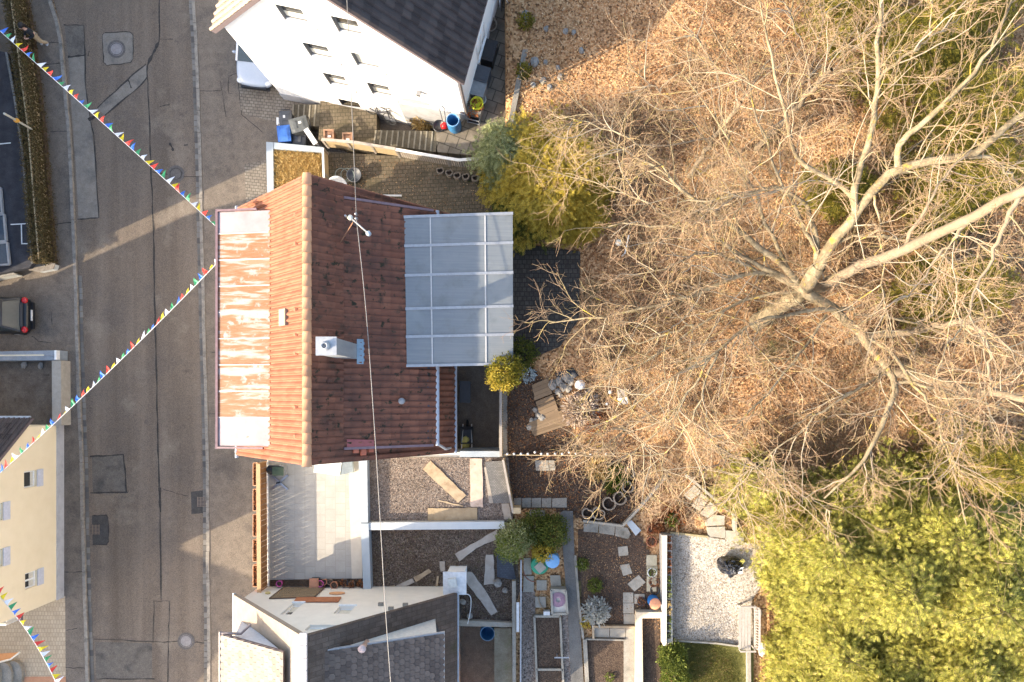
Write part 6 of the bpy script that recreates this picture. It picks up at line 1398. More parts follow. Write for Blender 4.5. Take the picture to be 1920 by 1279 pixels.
pot('black pot with one bare stalk beside the block wall', 1228, 1107, 2.5, .2, .28, m_black, None, True, 'pots beside the block wall')
pot('dark bowl with small pots left of the bright blue barrel', 1203, 1128, 2.5, .19, .22, m_dgrey, m_rusty, True, 'pots beside the block wall')
pot('terracotta ring pot with dry leaves right of the walkway', 1222, 1016, 2.45, .22, .35, m_terra, m_rusty, True, None)
pot('half shaded pot above the terracotta ring pot', 1222, 993, 2.45, .18, .3, m_terra, m_rusty, True, None)
t = thing('beige_wall', 'beige rendered wall round the narrow soil bed at the bottom', 'wall', G(1196, 1200)); mb = MB()
mb.prism([G(a, b, .5) for a, b in ((1190, 1142), (1201, 1142), (1203, 1310), (1189, 1310))], .5).prism([G(a, b, .5) for a, b in ((1201.3, 1142), (1238, 1142), (1238, 1153), (1201.3, 1153))], .5).build('wall', M('beige_wall', [(.56, .44, .29), (.66, .53, .37)], 4, .85, grain=.1), t)
t = thing('block_wall', 'white wall of hollow planting blocks along the gravel terrace', 'wall', G(1245, 1100)); mb = MB()
mb.prism([G(a, b, .75) for a, b in ((1236, 998), (1245, 998), (1244, 1200), (1238, 1200))], .75); mb.prism([G(a, b, .55) for a, b in ((1245.3, 998), (1255, 1000), (1257, 1200), (1245, 1200))], .55); mb.build('wall', m_blockwall, t)
for k in range(13):
    y = 1006 + 14.8 * k; q = G(1250, y, .53); MB().box(q, (.17, .27, .06)).build('planting_hole', m_soil, t)
    mm = [m_rusty, m_rusty, m_rusty, m_rusty, m_rusty, m_lime, m_lime, m_greyleaf, m_gold, m_gold, m_lime, m_greyleaf, m_greyleaf][k]
    n = 40; p = np.array(q) + np.stack([rg.uniform(-.09, .09, n), rg.uniform(-.13, .13, n), .04 + .08 * rg.random(n)], 1); vs, fs = quadleaf(p, .045); mesh_np('succulent', vs, fs, mm, t)
# rubbish bag
c = G(1365, 1056, .1); t = thing('rubbish_bag', 'shiny black rubbish bag on the pale gravel terrace', 'bag', c)
m_bag = M('bag_plastic', [(.012, .012, .014), (.02, .02, .022)], 4, .25, 1.0, 5, spec=.7); rr = random.Random(4)
mb = MB().blob(c + V((0, 0, .3)), (.5, .40, .34), 22, 14, .13, 9); b_ = mb.build('bag', m_bag, t)
MB().blob(c + V((-.22, .08, .36)), (.34, .3, .33), 14, 9, .2, 12).blob(c + V((.2, -.1, .34)), (.3, .26, .3), 14, 9, .2, 2).blob(c + V((.05, -.42, .1)), (.14, .2, .1), 8, 6, .3, 2).build('fold', m_bag, t)
tag(MB().prism([c + V((.28, -.05, .62)), c + V((.47, .0, .6)), c + V((.42, -.3, .58)), c + V((.25, -.28, .6))], .02).build('paper_sheet', m_sill), 'pale sheet of paper stuck on the black rubbish bag', 'paper')
# bench
c = G(1395, 1170, .1); t = thing('garden_bench', 'weathered white wooden bench at the edge of the gravel terrace', 'bench', c)
m_bench = M('bench_wood', [(0.31, 0.273, 0.236), (0.397, 0.36, 0.322)], 4, .8, grain=.15); mb = MB()
for k in range(4): mb.box(c + V((-.32 + .13 * k, 0, .44)), (.11, 1.85, .035))
mb.build('seat', m_bench, t); mb = MB()
for z in (.5, .9): mb.beam(c + V((.27 + (z - .45) * .25, -.92, z)), c + V((.27 + (z - .45) * .25, .92, z)), .05, .07)
for k in range(16): y = -.86 + .115 * k; mb.beam(c + V((.28, y, .5)), c + V((.38, y + .1, .9)), .035, .02).beam(c + V((.28, y + .1, .5)), c + V((.38, y, .9)), .035, .02)
mb.build('backrest', m_bench, t)
for x in (-.3, .28):
    for y in (-.85, .85): MB().box(c + V((x, y, .21)), (.07, .07, .42)).build('leg', m_bench, t)
for y in (-.93, .93): MB().beam(c + V((-.36, y, .64)), c + V((.3, y, .64)), .07, .05).box(c + V((-.33, y, .5)), (.05, .05, .26)).build('armrest', m_bench, t)
# small white garden ornaments near conifers
for lab, px, py, r in (('white flat stone below the conifer at the gravel corner', 1432, 1030, .22), ('white stone half hidden under the conifer', 1440, 1046, .2), ('white stone right of the bench', 1421, 1150, .16), ('pale stone lying by the lawn kerb', 1428, 1215, .2)):
    tag(MB().blob(G(px, py, r * .5), (r * .8, r * 1.5, r * .5), 8, 6, .25, px).build('white_stone', M('white_stone', [(.62, .56, .52), (.76, .72, .68)], 5, .8)), lab, 'stone')
# small T-shaped tap in the raised bed
tag(MB().beam(G(1039, 1224, .6), G(1066, 1224, .6), .05, .04).box(G(1044, 1224, .3), (.04, .04, .6)).build('support_bar', m_alu), 'thin silver bar across the edge of the raised bed', 'bar')
# ================================================================ PERSON
def person():
    f = P(86, 82, .1); t = thing('person', 'person with dark hair, black jacket and beige trousers standing on the left pavement', 'person', (f.x, f.y, .1), None, R(-35))
    # faces -y; skin-modifier body
    J = {'pelvis': (0, 0, .93, .12), 'spine': (0, .01, 1.15, .125), 'chest': (0, .01, 1.36, .13), 'neck': (0, -.01, 1.50, .055), 'head0': (0, -.03, 1.58, .075), 'head1': (0, -.035, 1.66, .095), 'head2': (0, -.02, 1.73, .07)}
    E = [('pelvis', 'spine'), ('spine', 'chest'), ('chest', 'neck'), ('neck', 'head0'), ('head0', 'head1'), ('head1', 'head2')]
    for s, n in ((-1, 'l'), (1, 'r')):
        st = .05 * s
        J.update({n + 'hip': (s * .09, 0, .88, .095), n + 'knee': (s * .10, -.03 - st, .49, .062), n + 'ank': (s * .11, .03 + st * 1.2, .09, .042), n + 'toe': (s * .12, -.13 + st * 1.2, .035, .035),
                  n + 'sh': (s * .19, .01, 1.41, .07), n + 'el': (s * .25, -.03, 1.12, .045), n + 'wr': (s * .10, -.26, 1.08, .03), n + 'palm': (s * .05, -.33, 1.09, .035)})
        E += [('pelvis', n + 'hip'), (n + 'hip', n + 'knee'), (n + 'knee', n + 'ank'), (n + 'ank', n + 'toe'), ('chest', n + 'sh'), (n + 'sh', n + 'el'), (n + 'el', n + 'wr'), (n + 'wr', n + 'palm')]
        for k in range(4):
            J[n + f'f{k}a'] = (s * (.035 - .004 * k), -.375 + .004 * abs(k - 1), 1.12 - .018 * k, .010); J[n + f'f{k}b'] = (s * (.01), -.40 + .006 * abs(k - 1), 1.12 - .018 * k, .008)
            E += [(n + 'palm', n + f'f{k}a'), (n + f'f{k}a', n + f'f{k}b')]
        J[n + 'ta'] = (s * .05, -.345, 1.135, .011); J[n + 'tb'] = (s * .025, -.375, 1.15, .009); E += [(n + 'palm', n + 'ta'), (n + 'ta', n + 'tb')]
    def skin(name, keys, edges, m, grow=0., par=t):
        me = bpy.data.meshes.new(name); ix = {k: i for i, k in enumerate(keys)}
        me.from_pydata([J[k][:3] for k in keys], [(ix[a], ix[b]) for a, b in edges if a in ix and b in ix], []); me.materials.append(m)
        o = bpy.data.objects.new(name, me); COL.objects.link(o); o.parent = par
        o.modifiers.new('skin', 'SKIN'); sv = me.skin_vertices[0].data
        for k, i in ix.items(): sv[i].radius = (J[k][3] + grow,) * 2
        sv[0].use_root = True; o.modifiers.new('sub', 'SUBSURF').levels = 1; o.modifiers['sub'].render_levels = 2; me.shade_smooth()
        return o
    skin('body', list(J), E, m_skin)
    skin('jacket', ['chest', 'spine', 'pelvis', 'lsh', 'rsh', 'lel', 'rel', 'lwr', 'rwr'], E, m_jacket, .028)
    J2 = dict(J); skin('trousers', ['pelvis', 'lhip', 'rhip', 'lknee', 'rknee', 'lank', 'rank'], E, m_trous, .026)
    for n in 'lr': skin('shoe', [n + 'ank', n + 'toe'], E, m_shoe, .018)
    MB().blob((0, .02, 1.70), (.125, .14, .125), 14, 9, .06, 3).blob((0, .10, 1.56), (.11, .06, .16), 10, 7, .08, 4).build('hair', m_hair, t, True, local=True)
    for s in (-1, 1): MB().blob((s * .035, -.125, 1.665), (.014, .01, .01), 8, 5, 0).build('eye', m_white, t, True, local=True); MB().blob((s * .098, -.03, 1.655), (.015, .025, .035), 8, 5, 0).build('ear', m_skin, t, True, local=True)
    MB().blob((0, -.14, 1.63), (.014, .022, .025), 8, 5, 0).build('nose', m_skin, t, True, local=True); MB().blob((0, -.122, 1.59), (.028, .01, .007), 8, 5, 0).build('mouth', flat('lips', (.36, .14, .12), .5), t, True, local=True)
person()
# ================================================================ VEGETATION
rg = np.random.default_rng(21)
def nrm(a): return a / np.maximum(1e-9, np.linalg.norm(a, axis=-1, keepdims=True))
def tubes_np(Pt, r0, r1, s=3):
    """Pt (M,n,3) paths -> verts, quads; radius tapers r0 -> r1 (arrays of M)"""
    M_, n, _ = Pt.shape
    T = np.empty_like(Pt); T[:, 1:-1] = Pt[:, 2:] - Pt[:, :-2]; T[:, 0] = Pt[:, 1] - Pt[:, 0]; T[:, -1] = Pt[:, -1] - Pt[:, -2]; T = nrm(T)
    up_ = np.where(np.abs(T[..., 2:3]) > .9, np.array([1., 0, 0]), np.array([0, 0, 1.])); X = nrm(np.cross(T, up_)); Y = np.cross(T, X)
    f = np.linspace(0, 1, n); r = (np.asarray(r0)[:, None] * (1 - f) + np.asarray(r1)[:, None] * f)[..., None]
    a = np.arange(s) * 2 * np.pi / s
    vs = Pt[:, :, None, :] + (X[:, :, None, :] * np.cos(a)[None, None, :, None] + Y[:, :, None, :] * np.sin(a)[None, None, :, None]) * r[:, :, None, :]
    base = (np.arange(M_) * n * s)[:, None, None] + (np.arange(n - 1) * s)[None, :, None]; k = np.arange(s)[None, None, :]; k2 = (k + 1) % s
    fs = np.stack([base + k, base + k2, base + s + k2, base + s + k], -1).reshape(-1, 4)
    return vs.reshape(-1, 3), fs
def at(Pt, idx, t):
    n = Pt.shape[1]; x = t * (n - 1); i = np.minimum(x.astype(int), n - 2); f = (x - i)[:, None]
    a, b = Pt[idx, i], Pt[idx, i + 1]; return a * (1 - f) + b * f, nrm(b - a)
def sprout(Pt, cnt, L, t0, t1, a0, a1, n, wob, lift, zsc=.6):
    """cnt children for every parent path; lengths L (lo, hi) shrink towards the parent's tip"""
    M_ = Pt.shape[0]; idx = np.repeat(np.arange(M_), cnt); m = len(idx); t = t0 + (t1 - t0) * rg.random(m)
    p, T = at(Pt, idx, t)
    pr = rg.normal(size=(m, 3)) * np.array([1, 1, zsc]); pr = nrm(pr - T * (pr * T).sum(1, keepdims=True))
    a = a0 + (a1 - a0) * rg.random(m)[:, None]; d = nrm(T * np.cos(a) + pr * np.sin(a))
    ln = (L[0] + (L[1] - L[0]) * rg.random(m)) * (1.15 - .6 * t); st = (ln / (n - 1))[:, None]
    out = np.empty((m, n, 3)); out[:, 0] = p
    for k in range(1, n):
        d = nrm(d + rg.normal(size=(m, 3)) * wob + np.array([0, 0, lift])); out[:, k] = out[:, k - 1] + d * st
    return out
def path_np(pts, n, wob=.04):
    L = resamp(curve([V(p) for p in pts], 6), n); a = np.array([tuple(q) for q in L])
    a[1:-1] += rg.normal(size=(n - 2, 3)) * wob; return a
def bare_tree(name, label, base, limbs, twig_m, counts=(12, 7, 5), cat='tree', group=None, trunkr=.3, dens=1.):
    """limbs: list of (points, r0, r1); twigs grow in three generations"""
    t = thing(name, label, cat, base, group)
    bk = m_bark if name == 'beech_tree' else m_bark2
    P0 = np.stack([path_np(p, 16) for p, _, _ in limbs]); r0 = .86 * np.array([a for _, a, _ in limbs]); r1 = np.array([b for _, _, b in limbs])
    vs, fs = tubes_np(P0, r0, r1, 8); mesh_np('trunk', vs, fs, bk, t, True)
    ln = np.linalg.norm(np.diff(P0, axis=1), axis=2).sum(1); cnt = np.maximum(3, (ln * dens * 2.05).astype(int))
    C1 = sprout(P0, cnt, (1.2, 4.2), .12, .99, .45, 1.15, 9, .16, .02, .5)
    v1, f1 = tubes_np(C1, np.full(len(C1), .024), np.full(len(C1), .008), 4); mesh_np('branches', v1, f1, m_twigb, t)
    C2 = sprout(C1, np.full(len(C1), counts[1]), (.6, 1.9), .15, 1, .4, 1.1, 6, .18, .0, .5)
    C3 = sprout(C2, np.full(len(C2), counts[2]), (.25, .75), .15, 1, .4, 1.0, 4, .2, .03, .6)
    v2, f2 = tubes_np(C2, np.full(len(C2), .0080), np.full(len(C2), .006), 3); v3, f3 = tubes_np(C3, np.full(len(C3), .0050), np.full(len(C3), .004), 3)
    mesh_np('twigs', np.concatenate([v2, v3]), np.concatenate([f2, f3 + len(v2)]), twig_m, t)
    return t
m_twigb = M('branch_bark', [(.22, .165, .105), (.31, .25, .17), (.38, .32, .235), (.25, .195, .10), (.15, .11, .07)], 3, .85, island=True, patches=[((.42, .30, .05), 1.4, .60, .66)])
def LP_(pts): return [P(x, y, z) for x, y, z in pts]
ZF = 7.6
fork = (1503, 545, ZF)
big = [
 (LP_([(1418, 606, 3.3), (1440, 590, 4.6), (1470, 570, 6.2), fork, (1535, 500, 8.6)]), .42, .26),
 (LP_([fork, (1535, 500, 8.6), (1556, 462, 9.2), (1605, 398, 10), (1665, 330, 10.8), (1688, 317, 11), (1725, 306, 11.2), (1763, 297, 11.4), (1816, 295, 11.7), (1868, 255, 12), (1930, 208, 12.3)]), .25, .09),
 (LP_([(1816, 295, 11.7), (1857, 297, 11.6), (1887, 319, 11.5), (1906, 345, 11.3), (1925, 375, 11)]), .08, .03),
 (LP_([(1684, 312, 11), (1688, 274, 11.4), (1740, 218, 12), (1808, 158, 12.6), (1853, 94, 13), (1898, -5, 13.2)]), .13, .03),
 (LP_([(1605, 398, 10), (1603, 353, 10.6), (1632, 255, 11.5), (1645, 150, 12.5), (1654, -20, 13.4)]), .15, .05),
 (LP_([(1605, 398, 10), (1598, 360, 10.2), (1568, 338, 10.5), (1508, 308, 10.9), (1478, 240, 11.5), (1455, 135, 12), (1425, 5, 12.3)]), .12, .025),
 (LP_([(1530, 505, 8.5), (1530, 450, 8.9), (1515, 394, 9.5), (1497, 372, 9.8), (1463, 353, 10), (1425, 357, 10.2), (1350, 372, 10.3), (1270, 380, 10.2)]), .14, .02),
 (LP_([fork, (1480, 510, 8), (1414, 458, 8.6), (1369, 420, 9), (1301, 372, 9.4), (1230, 318, 9.4), (1140, 262, 9.2)]), .17, .022),
 (LP_([(1493, 535, 7.7), (1463, 516, 7.9), (1425, 501, 8.2), (1361, 460, 8.7), (1294, 434, 9), (1220, 420, 9), (1140, 425, 8.6)]), .13, .02),
 (LP_([fork, (1455, 520, 7.8), (1418, 509, 8.2), (1361, 524, 8.6), (1313, 546, 8.8), (1238, 573, 9), (1140, 595, 8.6), (1030, 606, 7.8)]), .12, .018),
 (LP_([(1418, 509, 8.2), (1331, 471, 9), (1250, 503, 9.4), (1190, 515, 9.2)]), .08, .018),
 (LP_([(1600, 578, 7.9), (1538, 580, 8.4), (1493, 586, 8.7), (1418, 603, 9.2), (1369, 640, 9.5), (1331, 670, 9.7), (1275, 700, 9.8), (1200, 753, 9.7), (1160, 780, 9.3), (1110, 800, 8.9)]), .09, .016),
 (LP_([(1346, 659, 9.6), (1331, 693, 9.7), (1301, 775, 9.6), (1249, 847, 9.2), (1200, 890, 8.6)]), .055, .014),
 (LP_([fork, (1519, 549, 7.6), (1553, 573, 7.8), (1613, 629, 8.2), (1654, 678, 8.5), (1680, 719, 8.8), (1673, 757, 9), (1635, 835, 9.2), (1600, 885, 9), (1545, 935, 8.6)]), .24, .03),
 (LP_([(1613, 629, 8.2), (1669, 659, 8.7), (1725, 734, 9.2), (1756, 794, 9.5), (1790, 890, 9.6), (1812, 985, 9.4)]), .09, .018),
 (LP_([(1680, 719, 8.8), (1725, 723, 9.2), (1782, 738, 9.6), (1838, 753, 9.9), (1950, 790, 10.2)]), .08, .02),
 (LP_([(1640, 365, 10.5), (1654, 475, 10), (1656, 550, 9.6), (1669, 640, 9.2)]), .05, .016),
 (LP_([fork, (1400, 560, 7.4), (1300, 620, 7.6), (1210, 680, 7.8), (1140, 700, 7.6)]), .08, .016),
 (LP_([(1480, 510, 8), (1440, 430, 8.8), (1400, 330, 9.6), (1340, 220, 10.3), (1280, 140, 10.5)]), .10, .018),
 (LP_([(1530, 470, 8.8), (1490, 390, 9.6), (1440, 280, 10.6), (1390, 130, 11.5)]), .09, .018),
 (LP_([(1361, 460, 8.7), (1280, 360, 9.3), (1180, 260, 9.6), (1050, 215, 9)]), .06, .016),
 (LP_([(1294, 434, 9), (1190, 370, 9.2), (1130, 345, 8.8), (1060, 325, 8.2)]), .05, .014),
 (LP_([(1300, 610, 8.6), (1200, 640, 8.6), (1140, 650, 8.2), (1085, 655, 7.6)]), .05, .014),
 (LP_([(1331, 671, 9.7), (1260, 780, 9.3), (1190, 845, 8.8), (1140, 875, 8.3)]), .05, .014),
 (LP_([(1654, 700, 8.6), (1560, 760, 9), (1460, 840, 9), (1380, 900, 8.6)]), .06, .014),
 (LP_([(1550, 590, 7.8), (1480, 690, 8.4), (1400, 780, 8.8), (1320, 860, 8.6)]), .07, .014),
 (LP_([(1640, 150, 12.5), (1720, 90, 13), (1800, 30, 13.2)]), .06, .016),
 (LP_([(1556, 462, 9.2), (1620, 440, 9.4), (1700, 450, 9.4), (1780, 480, 9.2), (1880, 530, 9)]), .06, .016),
 (LP_([(1600, 590, 8), (1700, 600, 8.4), (1800, 640, 8.8), (1920, 660, 9)]), .06, .016),
]
bare_tree('beech_tree', 'huge bare beech with pale spreading limbs over the whole garden slope', G(1418, 606), big, m_twig, (12, 7, 5))
# further bare stems deeper in the wood
def stem_tree(label, b, tp, r, arms, group='bare trees of the wood', dens=1.):
    bp = G(*b, -.2); z1 = tp[2]
    lim = [([bp, bp.lerp(P(*tp), .5), P(*tp)], r, r * .45)]
    for q in arms:
        s = q[0]; lim.append(([bp.lerp(P(*tp), s)] + LP_(q[1:]), r * .3, .016))
    return bare_tree('bare_tree', label, bp, lim, m_twig, (12, 6, 5), 'tree', group, dens=dens)
stem_tree('stout second stem rising from the beech fork to the right edge', (1440, 585), (2010, 318, 17.5), .27, [(.8, (1760, 480, 13), (1700, 560, 13)), (.9, (1850, 500, 15), (1800, 620, 15)), (.6, (1760, 350, 13), (1850, 240, 14))], dens=.8)
stem_tree('slim leaning bare tree with its trunk low at the right edge', (1640, 690), (1935, 752, 12), .24, [(.6, (1800, 820, 10), (1740, 900, 10)), (.8, (1850, 650, 11), (1800, 560, 11))], dens=.8)
stem_tree('pale bare stem in the middle of the right edge', (1590, 640), (1830, 598, 10.5), .2, [(.6, (1760, 560, 9.5), (1720, 500, 9.6)), (.9, (1880, 640, 11), (1920, 700, 11))], dens=.8)
stem_tree('slender bare tree at the upper left of the leafy slope', (1290, 330), (1390, 190, 11), .14, [(.5, (1270, 200, 8), (1180, 130, 8)), (.7, (1330, 100, 9), (1250, 30, 9)), (.6, (1200, 270, 8), (1090, 200, 7.5)), (.8, (1450, 100, 10), (1500, 10, 10.5))], dens=.9)
stem_tree('slender bare tree between the two conifers at the top', (1420, 280), (1560, 130, 12), .14, [(.5, (1540, 60, 9), (1530, -20, 9)), (.7, (1640, 60, 11), (1760, -10, 12)), (.8, (1480, 20, 11), (1400, -30, 11))], dens=.9)
stem_tree('thin bare tree above the gravel terrace', (1330, 840), (1420, 870, 8.5), .12, [(.5, (1305, 890, 6.5), (1270, 905, 6)), (.7, (1480, 900, 8), (1560, 960, 8)), (.8, (1385, 915, 7.6), (1375, 955, 7)), (.6, (1260, 800, 7), (1180, 790, 7))], dens=1.)
stem_tree('thin bare tree by the ball capped fence', (1160, 800), (1190, 810, 6.5), .09, [(.5, (1120, 850, 5), (1080, 852, 4.6)), (.7, (1150, 770, 5.5), (1115, 755, 5)), (.8, (1240, 870, 6), (1260, 930, 5.8)), (.6, (1200, 720, 5.6), (1240, 650, 5.6))], dens=1.3)
# ---------------------------------------------------------------- conifers
m_conbr = M('conifer_branch', [(.10, .085, .03), (.17, .14, .05)], 4, .9)
def conifer(label, b, height, rad, m, nb=120, ns=55, size=.22, group='evergreen trees', name='conifer', z0=.06, droop=.5, cat='tree', pts=None, taper=.8):
    lean = np.array([rg.normal() * .3 + .35, rg.normal() * .3 - .25, 0])
    c = G(*b) if pts is None else pts; t = thing(name, label, cat, c, group)
    sv = rg.normal(size=2) * .18 * rad
    MB().tube([c + V((0, 0, -.1))] + [c + V((sv[0] * q ** 1.5, sv[1] * q ** 1.5, height * q)) for q in (.2, .4, .6, .8, .95)], [.06 * rad + .03, .06 * rad, .05 * rad, .03 * rad, .02, .012], 8).build('trunk', m_conbr, t)
    k = np.arange(nb); f = z0 + (1 - z0) * (k + .5) / nb; az = k * 2.39996 + rg.normal(size=nb) * .25
    r = rad * (1 - f ** 1.4) ** taper * (1 + rg.normal(size=nb) * .14) + .12
    n = 8; s = np.linspace(0, 1, n)
    pt = np.zeros((nb, n, 3)); dx = np.stack([np.cos(az), np.sin(az)], 1)
    pt[:, :, :2] = dx[:, None, :] * (r[:, None] * s)[..., None]
    pt[:, :, 2] = (f * height)[:, None] + r[:, None] * (.25 * s - droop * s ** 2)
    pt[:, :, :2] += sv[None, None, :] * (f ** 1.5)[:, None, None] + rg.normal(size=(nb, 1, 2)) * .2 * rad * s[None, :, None]
    pt += np.array(c)
    v0, f0 = tubes_np(pt, np.full(nb, .02), np.full(nb, .006), 3); mesh_np('branches', v0, f0, m_conbr, t)
    idx = np.repeat(np.arange(nb), np.maximum(6, (ns * r / rad).astype(int) + 6)); mcount = len(idx); tt = .12 + .88 * rg.random(mcount) ** .7
    p, T = at(pt, idx, tt); side = nrm(np.cross(T, np.array([0, 0, 1.]))); sg = rg.choice([-1, 1], mcount)[:, None]
    p = p + side * sg * (rg.random(mcount)[:, None] * .22 * rad * (1.1 - .7 * tt[:, None])) + rg.normal(size=(mcount, 3)) * .11 * rad ** .5
    d = nrm(T * (.5 + rg.random(mcount)[:, None]) + side * sg * rg.random(mcount)[:, None] + rg.normal(size=(mcount, 3)) * .6 + np.array([0, 0, -.05]) + lean)
    # every spray is a small feathered frond: a spine with four leaflets
    L = size * (.6 + .9 * rg.random(mcount))[:, None]; w = nrm(np.cross(d, rg.normal(size=(mcount, 3)) * .5 + np.array([0, 0, 1.])))
    vs = []
    for q0, ang, ln, wd in ((0, 0, 1.1, .05), (.08, .7, .62, .055), (.2, -.7, .6, .055), (.38, .6, .5, .055), (.5, -.6, .42, .055), (.65, .5, .34, .06)):
        o = p + d * L * q0; dd = d * math.cos(ang) + w * math.sin(ang); ww = np.cross(dd, np.cross(d, w)) ; ww = nrm(ww)
        e = o + dd * L * ln; mid = o + dd * L * ln * .5 + np.array([0, 0, .01])
        vs.append(np.stack([o, mid + ww * L * wd, e, mid - ww * L * wd], 1))
    vs = np.stack(vs, 1).reshape(-1, 3); mesh_np('foliage', vs, np.arange(len(vs)).reshape(-1, 4), m, t)
    return t
cy = 'yellow green cypresses in the lower right corner'
for lab, b, h, r, nb, ns in (
  ('yellow green cypress overhanging the bench and gravel terrace', (1478, 1070), 3.8, 1.1, 170, 110),
  ('yellow green cypress in the very bottom right corner', (1690, 1225), 6.0, 2.5, 250, 120),
  ('tall yellow green cypress at the bottom beside the lawn', (1555, 1240), 5.6, 1.9, 230, 110),
  ('bright yellow green cypress in the centre of the lower right mass', (1570, 1090), 6.2, 2.5, 260, 120),
  ('yellow green cypress at the right edge above the corner one', (1710, 1085), 6.4, 2.6, 260, 120),
  ('yellow green cypress under the lowest beech limb', (1495, 1000), 5, 1.9, 210, 110),
  ('olive green cypress below the hanging beech twigs on the right', (1640, 980), 5.6, 2.3, 230, 110),
  ('olive cypress at the right edge between the beech twigs and the corner', (1770, 985), 5.6, 2.3, 230, 110),
  ('small yellow green cypress behind the lawn kerb', (1490, 1228), 3.8, 1.1, 150, 90),
  ('yellow green cypress low at the bottom edge of the picture', (1600, 1330), 5.6, 2.3, 220, 110),
  ('cypress filling the gap at the middle of the right edge mass', (1800, 1130), 6, 2.4, 220, 110),
  ('bushy cypress at the bottom edge right of the lawn', (1510, 1335), 5, 1.7, 180, 100)):
    conifer(lab, b, h, r, m_con, nb, int(ns * 1.5), .2, cy)
for px_, py_ in ((1535, 1165), (1620, 1165), (1640, 1045), (1560, 1010), (1700, 1150), (1770, 1060), (1540, 1085), (1590, 1180), (1540, 1290), (1680, 1300), (1570, 955), (1700, 1000), (1760, 1210), (1840, 1060)):
    conifer('yellow green cypress hemmed in by its taller neighbours in the lower right mass', (px_, py_), 4.3 + .5 * random.random(), 1.9, m_con, 170, 140, .2, cy)
dk = 'dark evergreens among the bare trees'
for lab, b, h, r, m in (
  ('dark evergreen in the upper right corner', (1650, 160), 8, 2.2, m_cond), ('dark evergreen cut by the top right corner of the picture', (1740, 110), 6, 2.2, m_cond), ('dark evergreen at the right edge below the corner one', (1720, 290), 8, 2.2, m_cond), ('dark evergreen at the right edge under the white limb', (1730, 400), 7, 1.9, m_cond),
  ('dark green fir behind the upright beech limb at the top', (1560, 60), 7, 1.6, m_cond), ('small dark fir between the beech limbs', (1545, 365), 3.5, 1.2, m_cond), ('dark evergreen in the middle of the right edge', (1720, 560), 6, 1.8, m_cond),
  ('dark evergreen in front of the yellow green mass at the right', (1760, 860), 7, 2.0, m_cond), ('olive evergreen beside the garden steps', (1395, 905), 3.2, 1.5, m_con), ('olive evergreen behind the one beside the steps', (1445, 945), 3.6, 1.4, m_cond)):
    conifer(lab, b, h, r * .82, m, 110, 60, .2, dk)
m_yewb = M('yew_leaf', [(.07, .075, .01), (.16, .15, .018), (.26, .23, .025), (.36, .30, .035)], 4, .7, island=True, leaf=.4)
# ---------------------------------------------------------------- shrubs
def shrub(label, b, rad, hh, m, n, size, group=None, name='shrub', m2=None, dz=None, shell=.35, aspect=1.8, pos=None):
    c = G(*b); c.z += hh * (.75 if dz is None else dz); st = -.1
    if pos is not None: st = c.z - pos.z - hh * .2; c = pos
    t = thing(name, label, 'shrub', (c.x, c.y, c.z - hh * .75), group)
    MB().tube([(0, 0, st), (0, 0, hh * .6)], .05 if pos is None else .09, 6).build('stem', m_bark2, t, local=True)
    off = V((0, 0, hh * .75))
    leaves(t, off, rad, hh, n, m, size, 'foliage', None, shell, .3, aspect)
    if m2:
        leaves(t, off + V((-rad * .25, -rad * .3, hh * .35)), rad * .72, hh * .72, n // 3, m2, size, 'sun_tint_foliage', None, .6, .3, aspect)  # second leaf colour on the sun-facing top paints sunlight into the crown
    return t
conifer('golden leaved thuja bush below the twigs beside the patio', (1000, 380), 3.2, 1.65, m_yel, 200, 90, .2, 'thuja bushes beside the patio', 'thuja_bush', .04, .2, 'shrub', taper=.5)
conifer('golden thuja bush nearest the white topped fence', (1010, 320), 2.9, 1.7, m_yel, 170, 80, .2, 'thuja bushes beside the patio', 'thuja_bush', .04, .2, 'shrub', taper=.5)
conifer('golden thuja bush merging into the beech twigs', (1070, 345), 3.0, 1.4, m_yel, 170, 80, .2, 'thuja bushes beside the patio', 'thuja_bush', .04, .2, 'shrub', taper=.5)
conifer('grey green juniper left of the golden thujas', (955, 300), 2.2, 1.2, m_greyleaf, 140, 70, .17, 'thuja bushes beside the patio', 'juniper_bush', .04, .2, 'shrub', taper=.5)
conifer('dark green juniper at the patio corner beside the ring planters', (935, 355), 2.0, 1.1, m_grn, 140, 70, .17, 'thuja bushes beside the patio', 'juniper_bush', .04, .2, 'shrub', taper=.5)
conifer('dark thuja in the corner above the glass canopy', (975, 405), 1.8, 1.0, m_grn, 110, 60, .17, 'thuja bushes beside the patio', 'thuja_bush', .04, .2, 'shrub', taper=.5)
conifer('golden thuja low beside the dark patio', (1085, 415), 1.8, .8, m_yel, 110, 60, .18, 'thuja bushes beside the patio', 'thuja_bush', .04, .2, 'shrub', taper=.5)
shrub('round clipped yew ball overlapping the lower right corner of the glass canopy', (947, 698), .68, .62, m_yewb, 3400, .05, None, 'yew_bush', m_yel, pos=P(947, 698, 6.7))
shrub('dark yew spilling behind the yew ball under the twigs', (975, 668), .75, .7, m_grn, 1500, .07)
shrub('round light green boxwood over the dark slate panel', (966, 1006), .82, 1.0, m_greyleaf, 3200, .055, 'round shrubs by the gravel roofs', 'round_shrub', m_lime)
shrub('round dark green cypress ball of the shrub trio', (1034, 990), .72, 1.0, m_grn, 3200, .05, 'round shrubs by the gravel roofs', 'round_shrub')
shrub('dark green conifer in the middle of the shrub trio', (1003, 985), .75, .8, m_grn, 2600, .055, 'round shrubs by the gravel roofs', 'round_shrub')
shrub('golden topped shrub over the green barrel', (1018, 1030), .5, .7, m_yel, 1700, .055, 'round shrubs by the gravel roofs', 'round_shrub')
shrub('silver white leaved shrub in the vegetable garden', (1117, 1142), .55, .5, m_silver, 900, .08, None, 'silver_shrub', None, .7, .3, 2.2)
